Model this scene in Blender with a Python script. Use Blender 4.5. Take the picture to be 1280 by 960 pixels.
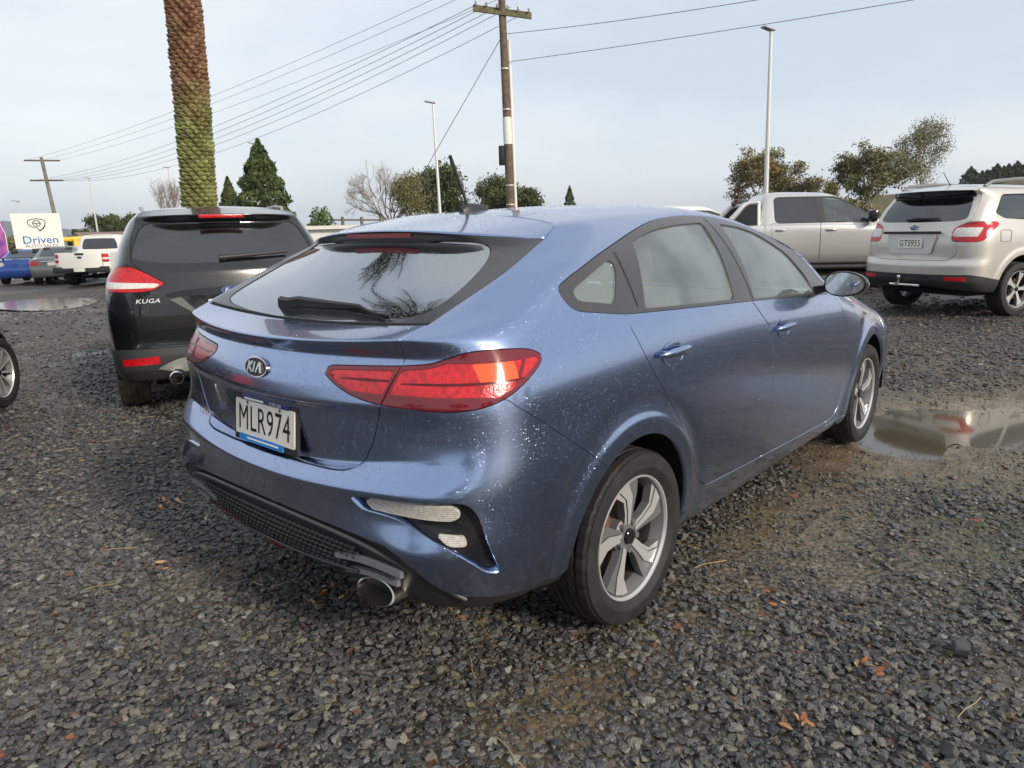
import bpy, bmesh, math, random
import numpy as np
from mathutils import Vector, Matrix
rnd = random.Random(7)
rng = np.random.default_rng(7)
for o in list(bpy.data.objects): bpy.data.objects.remove(o)
S = bpy.context.scene
COL = S.collection
rad = math.radians
# ------------------------------------------------------------------ camera
CAM = np.array([-2.0031, -2.0948, 1.3789]); YAW, PITCH, ROLL, FPX = 0.7262, 0.2148, -0.0250, 890.4
cf = np.array([math.cos(YAW)*math.cos(PITCH), math.sin(YAW)*math.cos(PITCH), -math.sin(PITCH)])
cr = np.cross(cf, [0, 0, 1.]); cr /= np.linalg.norm(cr); cu = np.cross(cr, cf)
cr, cu = cr*math.cos(ROLL)+cu*math.sin(ROLL), -cr*math.sin(ROLL)+cu*math.cos(ROLL)
cd = bpy.data.cameras.new('camera'); co = bpy.data.objects.new('camera', cd); COL.objects.link(co)
mw = Matrix.Identity(4)
for i in range(3):
    mw[i][0], mw[i][1], mw[i][2], mw[i][3] = cr[i], cu[i], -cf[i], CAM[i]
co.matrix_world = mw
cd.sensor_width = 36; cd.lens = FPX/1280*36; cd.clip_start = .05; cd.clip_end = 6000
S.camera = co
# ------------------------------------------------------------------ sky, sun, exposure
SUN_AZ, SUN_EL = rad(-95), rad(27)      # the sun stands to the right, behind the camera
w = bpy.data.worlds.new('World'); S.world = w; w.use_nodes = True
nt = w.node_tree; nt.nodes.clear()
def N(t, typ, **k):
    n = t.nodes.new(typ)
    for a, b in k.items(): setattr(n, a, b)
    return n
out = N(nt, 'ShaderNodeOutputWorld'); bg = N(nt, 'ShaderNodeBackground'); sky = N(nt, 'ShaderNodeTexSky')
sky.sky_type = 'NISHITA'; sky.sun_disc = False; sky.sun_elevation = SUN_EL
sky.sun_rotation = math.pi/2-SUN_AZ; sky.air_density = 1.0; sky.dust_density = 2.0; sky.ozone_density = 2.0
# thin high cloud veil over the sky: paler cloud with soft streaks
tc = N(nt, 'ShaderNodeTexCoord'); mp = N(nt, 'ShaderNodeMapping'); mp.inputs['Scale'].default_value = (1, 1, 3.2)
nz = N(nt, 'ShaderNodeTexNoise'); nz.inputs['Scale'].default_value = 1.35; nz.inputs['Detail'].default_value = 6; nz.inputs['Roughness'].default_value = .55
cr1 = N(nt, 'ShaderNodeValToRGB')
cr1.color_ramp.elements[0].position = .36; cr1.color_ramp.elements[0].color = (6.3, 7.05, 7.9, 1)
cr1.color_ramp.elements[1].position = .66; cr1.color_ramp.elements[1].color = (9.0, 9.2, 9.25, 1)
mx = N(nt, 'ShaderNodeMixRGB'); mx.inputs[0].default_value = .80
nt.links.new(tc.outputs['Generated'], mp.inputs[0]); nt.links.new(mp.outputs[0], nz.inputs[0]); nt.links.new(nz.outputs[0], cr1.inputs[0])
nt.links.new(sky.outputs[0], mx.inputs[1]); nt.links.new(cr1.outputs[0], mx.inputs[2]); nt.links.new(mx.outputs[0], bg.inputs[0])
bg.inputs[1].default_value = .1
nt.links.new(bg.outputs[0], out.inputs[0])
sd = bpy.data.lights.new('sun', 'SUN'); sd.energy = 3.1; sd.angle = rad(8); sd.color = (1, .89, .74)
so = bpy.data.objects.new('sun', sd); COL.objects.link(so)
sdir = Vector((math.cos(SUN_AZ)*math.cos(SUN_EL), math.sin(SUN_AZ)*math.cos(SUN_EL), math.sin(SUN_EL)))
so.rotation_euler = sdir.to_track_quat('Z', 'Y').to_euler(); so.location = (-4, -12, 9)
S.view_settings.view_transform = 'Standard'; S.view_settings.look = 'None'
S.view_settings.exposure = .27; S.view_settings.gamma = 1; S.view_settings.use_curve_mapping = False
S.render.engine = 'CYCLES'
# ------------------------------------------------------------------ helpers
def tag(o, label=None, cat=None, group=None, kind=None):
    for k, v in (('label', label), ('category', cat), ('group', group), ('kind', kind)):
        if v: o[k] = v
    return o
def link(o, parent=None):
    COL.objects.link(o)
    if parent is not None: o.parent = parent
    return o
def empty(name, loc=(0, 0, 0), rz=0, rx=0, ry=0):
    o = bpy.data.objects.new(name, None); o.location = loc; o.rotation_euler = (rx, ry, rz); o.empty_display_size = .2
    return link(o)
def meshobj(name, V, F, mats, parent=None, normals=None, smooth=True, mi=None, auto=None):
    me = bpy.data.meshes.new(name)
    me.from_pydata([tuple(map(float, v)) for v in V], [], [list(map(int, f)) for f in F])
    for m in (mats if isinstance(mats, (list, tuple)) else [mats]): me.materials.append(m)
    if mi is not None: me.polygons.foreach_set('material_index', np.asarray(mi, dtype=np.int32))
    me.polygons.foreach_set('use_smooth', np.full(len(me.polygons), bool(smooth)))
    me.update()
    if normals is not None: me.normals_split_custom_set_from_vertices([tuple(map(float, n)) for n in normals])
    elif auto is not None and smooth: me.set_sharp_from_angle(angle=rad(auto))
    o = bpy.data.objects.new(name, me)
    return link(o, parent)
class MB:
    """collects simple shapes into one mesh"""
    def __init__(s): s.V = []; s.F = []; s.I = []
    def add(s, V, F, mi=0):
        b = len(s.V); s.V += [tuple(map(float, v)) for v in V]; s.F += [tuple(b+i for i in f) for f in F]; s.I += [mi]*len(F); return s
    def box(s, a, b, mi=0):
        x0, y0, z0 = a; x1, y1, z1 = b
        V = [(x, y, z) for z in (z0, z1) for y in (y0, y1) for x in (x0, x1)]
        return s.add(V, [(0, 2, 3, 1), (4, 5, 7, 6), (0, 1, 5, 4), (2, 6, 7, 3), (0, 4, 6, 2), (1, 3, 7, 5)], mi)
    def bbox(s, a, b, r=.01, mi=0, M=None):
        """box with chamfered edges (rounded by shading)"""
        c = [(a[i]+b[i])/2 for i in range(3)]; h = [abs(b[i]-a[i])/2 for i in range(3)]
        r = min(r, min(h)*.95)
        bm = bmesh.new(); bmesh.ops.create_cube(bm, size=1)
        for v in bm.verts:
            v.co = Vector((v.co.x*2*h[0], v.co.y*2*h[1], v.co.z*2*h[2]))
        bmesh.ops.bevel(bm, geom=list(bm.edges), offset=r, segments=2, affect='EDGES', profile=.5)
        T = Matrix.Translation(c) if M is None else M @ Matrix.Translation(c)
        V = [T @ v.co for v in bm.verts]; bm.verts.index_update()
        F = [[v.index for v in f.verts] for f in bm.faces]; bm.free()
        return s.add(V, F, mi)
    def tube(s, pts, r, n=8, mi=0, cap=True):
        pts = [Vector(p) for p in pts]; R = r if isinstance(r, (list, tuple)) else [r]*len(pts)
        V = []; F = []; up = Vector((0, 0, 1))
        t0 = (pts[1]-pts[0]).normalized()
        a = t0.orthogonal().normalized() if abs(t0.dot(up)) > .95 else t0.cross(up).normalized()
        for i, p in enumerate(pts):
            t = (pts[min(i+1, len(pts)-1)]-pts[max(i-1, 0)]).normalized()
            a = (a-t*a.dot(t)).normalized(); b = t.cross(a)
            for k in range(n):
                g = 2*math.pi*k/n; V.append(p+(a*math.cos(g)+b*math.sin(g))*R[i])
        for i in range(len(pts)-1):
            for k in range(n): F.append((i*n+k, i*n+(k+1) % n, (i+1)*n+(k+1) % n, (i+1)*n+k))
        if cap: F.append(tuple(range(n))[::-1]); F.append(tuple((len(pts)-1)*n+k for k in range(n)))
        return s.add(V, F, mi)
    def lathe(s, prof, n=32, axis='y', c=(0, 0, 0), mi=0, close=False, mis=None):
        """prof: (radius, axial)"""
        V = []; F = []; I = []
        for (r, a) in prof:
            for k in range(n):
                g = 2*math.pi*k/n; p, q = r*math.cos(g), r*math.sin(g)
                V.append({'y': (c[0]+p, c[1]+a, c[2]+q), 'z': (c[0]+p, c[1]+q, c[2]+a), 'x': (c[0]+a, c[1]+p, c[2]+q)}[axis])
        m = len(prof)
        for i in range(m if close else m-1):
            j = (i+1) % m
            for k in range(n):
                F.append((i*n+k, i*n+(k+1) % n, j*n+(k+1) % n, j*n+k)); I.append(mis[i] if mis else mi)
        b = len(s.V); s.V += V; s.F += [tuple(b+i for i in f) for f in F]; s.I += I
        return s
    def prism(s, poly, to3, d, mi=0, cap=True):
        """extrude 2D polygon: to3(u,v,h) -> 3D, h in (0,d)"""
        n = len(poly)
        V = [to3(u, v, 0) for u, v in poly]+[to3(u, v, d) for u, v in poly]
        F = [(i, (i+1) % n, n+(i+1) % n, n+i) for i in range(n)]
        if cap: F += [tuple(range(n))[::-1], tuple(range(n, 2*n))]
        return s.add(V, F, mi)
    def build(s, name, mats, parent=None, smooth=True, auto=35):
        me = bpy.data.meshes.new(name); me.from_pydata(s.V, [], s.F)
        for m in (mats if isinstance(mats, (list, tuple)) else [mats]): me.materials.append(m)
        me.polygons.foreach_set('material_index', np.asarray(s.I, dtype=np.int32))
        bm = bmesh.new(); bm.from_mesh(me); bmesh.ops.recalc_face_normals(bm, faces=bm.faces); bm.to_mesh(me); bm.free()
        me.polygons.foreach_set('use_smooth', np.full(len(me.polygons), bool(smooth)))
        if smooth: me.set_sharp_from_angle(angle=rad(auto))
        me.update()
        return link(bpy.data.objects.new(name, me), parent)
# ------------------------------------------------------------------ materials
MATS = {}
def mat(name, col, rough=.5, metal=0., spec=.5, coat=0., trans=0., emit=None, alpha=1., bump=None, var=None, coatr=.03, ior=1.45, drops=0., noise_rough=0.):
    """principled material; bump=(scale,strength,dist), var=(scale, colour2, amount), drops = strength of rain drops lying on it"""
    m = bpy.data.materials.new(name); m.use_nodes = True; t = m.node_tree; b = t.nodes['Principled BSDF']
    b.inputs['Base Color'].default_value = (*col, 1); b.inputs['Roughness'].default_value = rough; b.inputs['Metallic'].default_value = metal
    b.inputs['Specular IOR Level'].default_value = spec; b.inputs['Coat Weight'].default_value = coat; b.inputs['Coat Roughness'].default_value = coatr
    b.inputs['Transmission Weight'].default_value = trans; b.inputs['IOR'].default_value = ior
    if alpha < 1: b.inputs['Alpha'].default_value = alpha
    if emit: b.inputs['Emission Color'].default_value = (*emit[:3], 1); b.inputs['Emission Strength'].default_value = emit[3]
    tcn = N(t, 'ShaderNodeTexCoord')
    if var:
        n = N(t, 'ShaderNodeTexNoise'); n.inputs['Scale'].default_value = var[0]; n.inputs['Detail'].default_value = 6
        mxn = N(t, 'ShaderNodeMixRGB'); mxn.inputs[1].default_value = (*col, 1); mxn.inputs[2].default_value = (*var[1], 1)
        mr = N(t, 'ShaderNodeMapRange'); mr.inputs[1].default_value = .38; mr.inputs[2].default_value = .66; mr.inputs[4].default_value = var[2]
        t.links.new(tcn.outputs['Object'], n.inputs[0]); t.links.new(n.outputs[0], mr.inputs[0]); t.links.new(mr.outputs[0], mxn.inputs[0])
        t.links.new(mxn.outputs[0], b.inputs['Base Color'])
    if noise_rough:
        n = N(t, 'ShaderNodeTexNoise'); n.inputs['Scale'].default_value = 5; n.inputs['Detail'].default_value = 5
        mr = N(t, 'ShaderNodeMapRange'); mr.inputs[3].default_value = max(0, rough-noise_rough); mr.inputs[4].default_value = rough+noise_rough
        t.links.new(tcn.outputs['Object'], n.inputs[0]); t.links.new(n.outputs[0], mr.inputs[0]); t.links.new(mr.outputs[0], b.inputs['Roughness'])
    last = None
    if bump:
        n = N(t, 'ShaderNodeTexNoise'); n.inputs['Scale'].default_value = bump[0]; n.inputs['Detail'].default_value = 4
        bp = N(t, 'ShaderNodeBump'); bp.inputs['Strength'].default_value = bump[1]; bp.inputs['Distance'].default_value = bump[2]
        t.links.new(tcn.outputs['Object'], n.inputs[0]); t.links.new(n.outputs[0], bp.inputs['Height']); last = bp
    if drops:
        h = None
        for sc, th, keep in ((125, .30, .42), (240, .33, .6)):
            vo = N(t, 'ShaderNodeTexVoronoi'); vo.inputs['Scale'].default_value = sc; vo.inputs['Randomness'].default_value = 1
            t.links.new(tcn.outputs['Object'], vo.inputs['Vector'])
            # radius differs from drop to drop; many cells hold none
            sp = N(t, 'ShaderNodeSeparateColor'); t.links.new(vo.outputs['Color'], sp.inputs[0])
            r_ = N(t, 'ShaderNodeMapRange'); r_.inputs[1].default_value = keep; r_.inputs[2].default_value = 1; r_.inputs[3].default_value = 0; r_.inputs[4].default_value = th
            t.links.new(sp.outputs[0], r_.inputs[0])
            d = N(t, 'ShaderNodeMath', operation='SUBTRACT'); t.links.new(r_.outputs[0], d.inputs[0]); t.links.new(vo.outputs['Distance'], d.inputs[1])
            d2 = N(t, 'ShaderNodeMath', operation='MAXIMUM'); t.links.new(d.outputs[0], d2.inputs[0]); d2.inputs[1].default_value = 0
            d3 = N(t, 'ShaderNodeMath', operation='POWER'); t.links.new(d2.outputs[0], d3.inputs[0]); d3.inputs[1].default_value = .6
            d4 = N(t, 'ShaderNodeMath', operation='MULTIPLY'); t.links.new(d3.outputs[0], d4.inputs[0]); d4.inputs[1].default_value = 125/sc
            if h is None: h = d4
            else:
                a = N(t, 'ShaderNodeMath', operation='ADD'); t.links.new(h.outputs[0], a.inputs[0]); t.links.new(d4.outputs[0], a.inputs[1]); h = a
        bp = N(t, 'ShaderNodeBump'); bp.inputs['Strength'].default_value = min(1., drops); bp.inputs['Distance'].default_value = .009
        t.links.new(h.outputs[0], bp.inputs['Height'])
        if last: t.links.new(last.outputs[0], bp.inputs['Normal'])
        last = bp
    if last:
        t.links.new(last.outputs[0], b.inputs['Normal'])
        if coat: t.links.new(last.outputs[0], b.inputs['Coat Normal'])
    MATS[name] = m
    return m
def glassmat(name, tint, mixr=.0, rough=.02, fog=0., fogcol=(.6, .66, .66), drops=0., refl=1.5):
    """thin pane: see-through tint + mirror reflection + a film of mist"""
    m = bpy.data.materials.new(name); m.use_nodes = True; t = m.node_tree; t.nodes.remove(t.nodes['Principled BSDF'])
    o = t.nodes['Material Output']
    tr = N(t, 'ShaderNodeBsdfTransparent'); tr.inputs[0].default_value = (*tint, 1)
    gl = N(t, 'ShaderNodeBsdfGlossy'); gl.inputs['Roughness'].default_value = rough; gl.inputs['Color'].default_value = (.95, .97, 1, 1)
    fr = N(t, 'ShaderNodeFresnel'); fr.inputs['IOR'].default_value = refl
    df = N(t, 'ShaderNodeBsdfDiffuse'); df.inputs[0].default_value = (*fogcol, 1)
    tcn = N(t, 'ShaderNodeTexCoord')
    m1 = N(t, 'ShaderNodeMixShader'); m2 = N(t, 'ShaderNodeMixShader')
    n = N(t, 'ShaderNodeTexNoise'); n.inputs['Scale'].default_value = 3.5; n.inputs['Detail'].default_value = 4
    mr = N(t, 'ShaderNodeMapRange'); mr.inputs[1].default_value = .35; mr.inputs[2].default_value = .65; mr.inputs[3].default_value = fog*.45; mr.inputs[4].default_value = fog
    t.links.new(tcn.outputs['Object'], n.inputs[0]); t.links.new(n.outputs[0], mr.inputs[0])
    t.links.new(mr.outputs[0], m1.inputs[0]); t.links.new(tr.outputs[0], m1.inputs[1]); t.links.new(df.outputs[0], m1.inputs[2])
    if mixr:
        ad = N(t, 'ShaderNodeMath', operation='ADD'); ad.use_clamp = True; t.links.new(fr.outputs[0], ad.inputs[0]); ad.inputs[1].default_value = mixr
        t.links.new(ad.outputs[0], m2.inputs[0])
    else: t.links.new(fr.outputs[0], m2.inputs[0])
    t.links.new(m1.outputs[0], m2.inputs[1]); t.links.new(gl.outputs[0], m2.inputs[2]); t.links.new(m2.outputs[0], o.inputs[0])
    if drops:
        vo = N(t, 'ShaderNodeTexVoronoi'); vo.inputs['Scale'].default_value = 150
        t.links.new(tcn.outputs['Object'], vo.inputs['Vector'])
        d = N(t, 'ShaderNodeMapRange'); d.inputs[1].default_value = 0; d.inputs[2].default_value = .3; d.inputs[3].default_value = 1; d.inputs[4].default_value = 0
        t.links.new(vo.outputs['Distance'], d.inputs[0])
        bp = N(t, 'ShaderNodeBump'); bp.inputs['Strength'].default_value = drops; bp.inputs['Distance'].default_value = .002
        t.links.new(d.outputs[0], bp.inputs['Height']); t.links.new(bp.outputs[0], gl.inputs['Normal'])
    return m
# ------------------------------------------------------------------ curved body panels: row curves -> smooth dense sheet -> cut into panels
def hermite(xs, ys, x):
    """C2 natural cubic through points"""
    xs = np.asarray(xs, float); ys = np.asarray(ys, float); n = len(xs)
    if n == 2: return ys[0]+(ys[1]-ys[0])*(x-xs[0])/(xs[1]-xs[0])
    h = np.diff(xs); A = np.zeros((n, n)); b = np.zeros(n); A[0, 0] = A[-1, -1] = 1
    for i in range(1, n-1):
        A[i, i-1] = h[i-1]; A[i, i] = 2*(h[i-1]+h[i]); A[i, i+1] = h[i]; b[i] = 6*((ys[i+1]-ys[i])/h[i]-(ys[i]-ys[i-1])/h[i-1])
    m = np.linalg.solve(A, b); i = np.clip(np.searchsorted(xs, x)-1, 0, n-2); t = x-xs[i]; hh = h[i]
    return ys[i]+t*((ys[i+1]-ys[i])/hh-hh*(2*m[i]+m[i+1])/6)+t*t*m[i]/2+t**3*(m[i+1]-m[i])/(6*hh)
def polysmooth(pts, n, closed=True, k=2):
    """Catmull-Rom through the points"""
    P = np.asarray(pts, float); m = len(P); out_ = []
    for i in range(m if closed else m-1):
        if closed: a, b, c, d = P[i-1], P[i], P[(i+1) % m], P[(i+2) % m]
        else: a, b, c, d = P[max(i-1, 0)], P[i], P[i+1], P[min(i+2, m-1)]
        for j in range(n):
            t = j/n; out_.append(.5*((2*b)+(c-a)*t+(2*a-5*b+4*c-d)*t*t+(3*b-3*c+d-a)*t**3))
    if not closed: out_.append(P[-1])
    return np.array(out_)
def roundpoly(pts, r=.02, n=4):
    """polygon with its corners rounded; a point may carry its own radius as third number"""
    m = len(pts); out_ = []
    for i in range(m):
        a = np.array(pts[i-1][:2], float); b = np.array(pts[i][:2], float); c = np.array(pts[(i+1) % m][:2], float)
        rr = pts[i][2] if len(pts[i]) > 2 else r
        da = min(rr, np.linalg.norm(a-b)*.48); dc = min(rr, np.linalg.norm(c-b)*.48)
        if rr <= 0: out_.append(b); continue
        p = b+(a-b)/max(1e-9, np.linalg.norm(a-b))*da; q = b+(c-b)/max(1e-9, np.linalg.norm(c-b))*dc
        for j in range(n+1):
            t = j/n; out_.append((1-t)**2*p+2*t*(1-t)*b+t*t*q)
    return np.array(out_)
def sdf(poly, P):
    """signed distance (negative inside) of 2D points to a polygon"""
    poly = np.asarray(poly, float); P = np.asarray(P, float)
    d2 = np.full(len(P), 1e9); ins = np.zeros(len(P), bool)
    for i in range(len(poly)):
        a = poly[i-1]; b = poly[i]; e = b-a; L = e@e
        if L < 1e-14: continue
        t = np.clip(((P-a)@e)/L, 0, 1); q = P-a-t[:, None]*e; d2 = np.minimum(d2, (q*q).sum(1))
        c = (a[1] > P[:, 1]) != (b[1] > P[:, 1])
        with np.errstate(divide='ignore', invalid='ignore'):
            xx = a[0]+(P[:, 1]-a[1])*e[0]/(e[1] if e[1] else 1e-12)
        ins ^= c & (P[:, 0] < xx)
    d = np.sqrt(d2); return np.where(ins, -d, d)
class Sheet:
    """polygon sheet with per-vertex normal and parameter"""
    def __init__(s, V, Nn, UV, F): s.V, s.N, s.UV, s.F = V, Nn, UV, F
    def cut(s, f):
        """split along f = 0 -> (inside f<0, outside)"""
        f = np.asarray(f, float).copy(); f[np.abs(f) < 1e-7] = 1e-7
        neg = f < 0; V = s.V; nv = len(V); ek = {}; newi = []; newj = []; newt = []
        A = []; B = []
        negl = neg.tolist()
        def ed(i, j):
            k = (i, j) if i < j else (j, i)
            if k not in ek:
                a, b = k; t = f[a]/(f[a]-f[b]); ek[k] = nv+len(newi); newi.append(a); newj.append(b); newt.append(t)
            return ek[k]
        for F in s.F:
            c = sum(negl[i] for i in F)
            if c == len(F): A.append(F); continue
            if c == 0: B.append(F); continue
            pa = []; pb = []; m = len(F)
            for q in range(m):
                i = F[q]; j = F[(q+1) % m]
                (pa if negl[i] else pb).append(i)
                if negl[i] != negl[j]:
                    e = ed(i, j); pa.append(e); pb.append(e)
            if len(pa) > 2: A.append(tuple(pa))
            if len(pb) > 2: B.append(tuple(pb))
        if newi:
            i = np.array(newi); j = np.array(newj); t = np.array(newt)[:, None]
            V2 = np.vstack([V, V[i]*(1-t)+V[j]*t]); N2 = np.vstack([s.N, s.N[i]*(1-t)+s.N[j]*t]); U2 = np.vstack([s.UV, s.UV[i]*(1-t)+s.UV[j]*t])
        else: V2, N2, U2 = V, s.N, s.UV
        return Sheet(V2, N2, U2, A).compact(), Sheet(V2, N2, U2, B).compact()
    def compact(s):
        if not s.F: return Sheet(np.zeros((0, 3)), np.zeros((0, 3)), np.zeros((0, 2)), [])
        u = np.unique(np.concatenate([np.asarray(f) for f in s.F])); m = np.full(len(s.V), -1); m[u] = np.arange(len(u)); ml = m.tolist()
        nn = s.N[u]; nn = nn/np.maximum(1e-9, np.linalg.norm(nn, axis=1))[:, None]
        return Sheet(s.V[u], nn, s.UV[u], [tuple(ml[i] for i in f) for f in s.F])
    def boundary(s, skip_y0=True):
        c = {}
        for f in s.F:
            m = len(f)
            for q in range(m):
                a, b = f[q], f[(q+1) % m]; k = (a, b) if a < b else (b, a)
                c[k] = None if k in c else (a, b)
        E = [e for e in c.values() if e is not None]
        if skip_y0: E = [e for e in E if not (abs(s.V[e[0]][1]) < 2e-4 and abs(s.V[e[1]][1]) < 2e-4)]
        return E
def wrap_offset(sh, d):
    return Sheet(sh.V-sh.N*d, sh.N, sh.UV, sh.F)
def panel(name, sh, mats, parent, both=True, rim=.012, rimmat=None, side=0, inset=0.):
    """make a panel with turned-in edges; both: mirror halves joined; side=-1 right, +1 left (mirrored copy)"""
    if not sh.F: return None
    V = sh.V-sh.N*inset; Nn = sh.N; F = list(sh.F); mi = [0]*len(F)
    Vs = [V]; Ns = [Nn]; n = len(V)
    if rim > 0:
        E = sh.boundary(); idx = sorted({i for e in E for i in e}); m = {i: k for k, i in enumerate(idx)}; k0 = n
        # direction out of the panel inside its surface, for the rim's shading normal
        T = np.zeros((len(idx), 3))
        for a, b in E:
            e = V[b]-V[a]; t = np.cross(e, Nn[a]); L = np.linalg.norm(t)
            if L > 1e-12: T[m[a]] += t/L; T[m[b]] += t/L
        T /= np.maximum(1e-9, np.linalg.norm(T, axis=1))[:, None]
        ii = np.array(idx, int) if idx else np.zeros(0, int)
        r = min(.0025, rim*.3)
        R1 = V[ii]+T*r*.0-Nn[ii]*0; N1 = (T+Nn[ii]); N1 /= np.maximum(1e-9, np.linalg.norm(N1, axis=1))[:, None]
        R2 = V[ii]-Nn[ii]*rim
        Vs += [R1, R2]; Ns += [N1, T]; k1 = n; k2 = n+len(idx)
        for a, b in E:
            F.append((k1+m[b], k1+m[a], k2+m[a], k2+m[b])); mi.append(1 if rimmat else 0)
    V = np.vstack(Vs); Nn = np.vstack(Ns)
    if both:
        Vm = V*[1, -1, 1]; Nm = Nn*[1, -1, 1]; on = np.abs(V[:, 1]) < 2e-4
        mp_ = np.where(on, np.arange(len(V)), np.cumsum(~on)-1+len(V)); ml = mp_.tolist()
        F2 = [tuple(ml[i] for i in f[::-1]) for f in F]; V = V.copy(); V[on, 1] = 0; Nn = Nn.copy(); Nn[on & (np.arange(len(V)) < n), 1] = 0
        V = np.vstack([V, Vm[~on]]); Nn = np.vstack([Nn, Nm[~on]]); F = F+F2; mi = mi+mi
    elif side < 0:
        V = V*[1, -1, 1]; Nn = Nn*[1, -1, 1]; F = [f[::-1] for f in F]
    Nn = Nn/np.maximum(1e-9, np.linalg.norm(Nn, axis=1))[:, None]
    return meshobj(name, V, F, [mats]+([rimmat] if rimmat else []), parent, normals=Nn, mi=mi)
def gsmooth(P, sig, axis_len):
    """smooth a curve bundle P[k, m, 3] along axis 0 by a gaussian over arc length; sig[k, m]"""
    K = len(P); d = np.linalg.norm(np.diff(P, axis=0), axis=2)+1e-9; s_ = np.vstack([np.zeros((1, P.shape[1])), np.cumsum(d, axis=0)])
    pad = min(K-1, 14)
    Pa = np.concatenate([2*P[0]-P[pad:0:-1], P, 2*P[-1]-P[-2:-2-pad:-1]]); sa = np.concatenate([2*s_[0]-s_[pad:0:-1], s_, 2*s_[-1]-s_[-2:-2-pad:-1]])
    ds = np.gradient(sa, axis=0)
    O = np.empty_like(P)
    for i in range(K):
        wt = np.exp(-.5*((sa-s_[i])/np.maximum(1e-4, sig[i]))**2)*ds; wt /= wt.sum(0)
        O[i] = (wt[:, :, None]*Pa).sum(0)
    return O
def usmooth(P, sg):
    """gaussian over sample index along axis 1, mirror at y=0 start and end"""
    n = int(sg*3)+1; k = np.exp(-.5*(np.arange(-n, n+1)/sg)**2); k /= k.sum()
    a = P[:, n:0:-1].copy(); b = P[:, -2:-2-n:-1].copy()
    if np.abs(P[:, 0, 1]).max() < 1e-6: a[..., 1] *= -1
    else: a = 2*P[:, :1]-a
    if np.abs(P[:, -1, 1]).max() < 1e-6: b[..., 1] *= -1
    else: b = 2*P[:, -1:]-b
    Q = np.concatenate([a, P, b], axis=1)
    return sum(k[i]*Q[:, i:i+P.shape[1]] for i in range(2*n+1))
NS = dict(rear=40, corner=40, side=200, fside=70, fcorner=24, front=26)
def row_curve(r):
    """r: dict x0,z0,A,C,B,S(list),E and for low rows G(list),FB,FC,FA,x1,z1,(p power) -> segments"""
    seg = {}
    A = np.array(r['A'], float); B = np.array(r['B'], float); C = np.array([*r['C'], 0.])
    if 'x0' in r:
        t = np.linspace(0, 1, NS['rear']+1); y = A[1]*t; p = r.get('p', 2.)
        zt = r.get('zp', 2.)
        seg['rear'] = np.stack([r['x0']+(A[0]-r['x0'])*t**p, y, r['z0']+(A[2]-r['z0'])*t**zt], -1)
    t = np.linspace(0, 1, NS['corner']+1)[:, None]; C[2] = (A[2]+B[2])/2
    seg['corner'] = (1-t)**2*A+2*t*(1-t)*C+t*t*B
    K = np.array([B]+[list(q) for q in r['S']]+[r['E']], float); t = (K[:, 0]-K[0, 0])/(K[-1, 0]-K[0, 0]); tt = np.linspace(0, 1, NS['side']+1)
    seg['side'] = np.stack([hermite(t, K[:, i], tt) for i in range(3)], -1)
    if 'FA' in r:
        K = np.array([r['E']]+[list(q) for q in r['G']]+[r['FB']], float); t = (K[:, 0]-K[0, 0])/(K[-1, 0]-K[0, 0]); tt = np.linspace(0, 1, NS['fside']+1)
        seg['fside'] = np.stack([hermite(t, K[:, i], tt) for i in range(3)], -1)
        FB = np.array(r['FB'], float); FA = np.array(r['FA'], float); FC = np.array([*r['FC'], (FA[2]+FB[2])/2]); t = np.linspace(0, 1, NS['fcorner']+1)[:, None]
        seg['fcorner'] = (1-t)**2*FB+2*t*(1-t)*FC+t*t*FA
        t = np.linspace(0, 1, NS['front']+1); y = FA[1]*(1-t)
        seg['front'] = np.stack([r['x1']+(FA[0]-r['x1'])*(1-t)**2, y, r['z1']+(FA[2]-r['z1'])*(1-t)**2], -1)
    return seg
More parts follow.
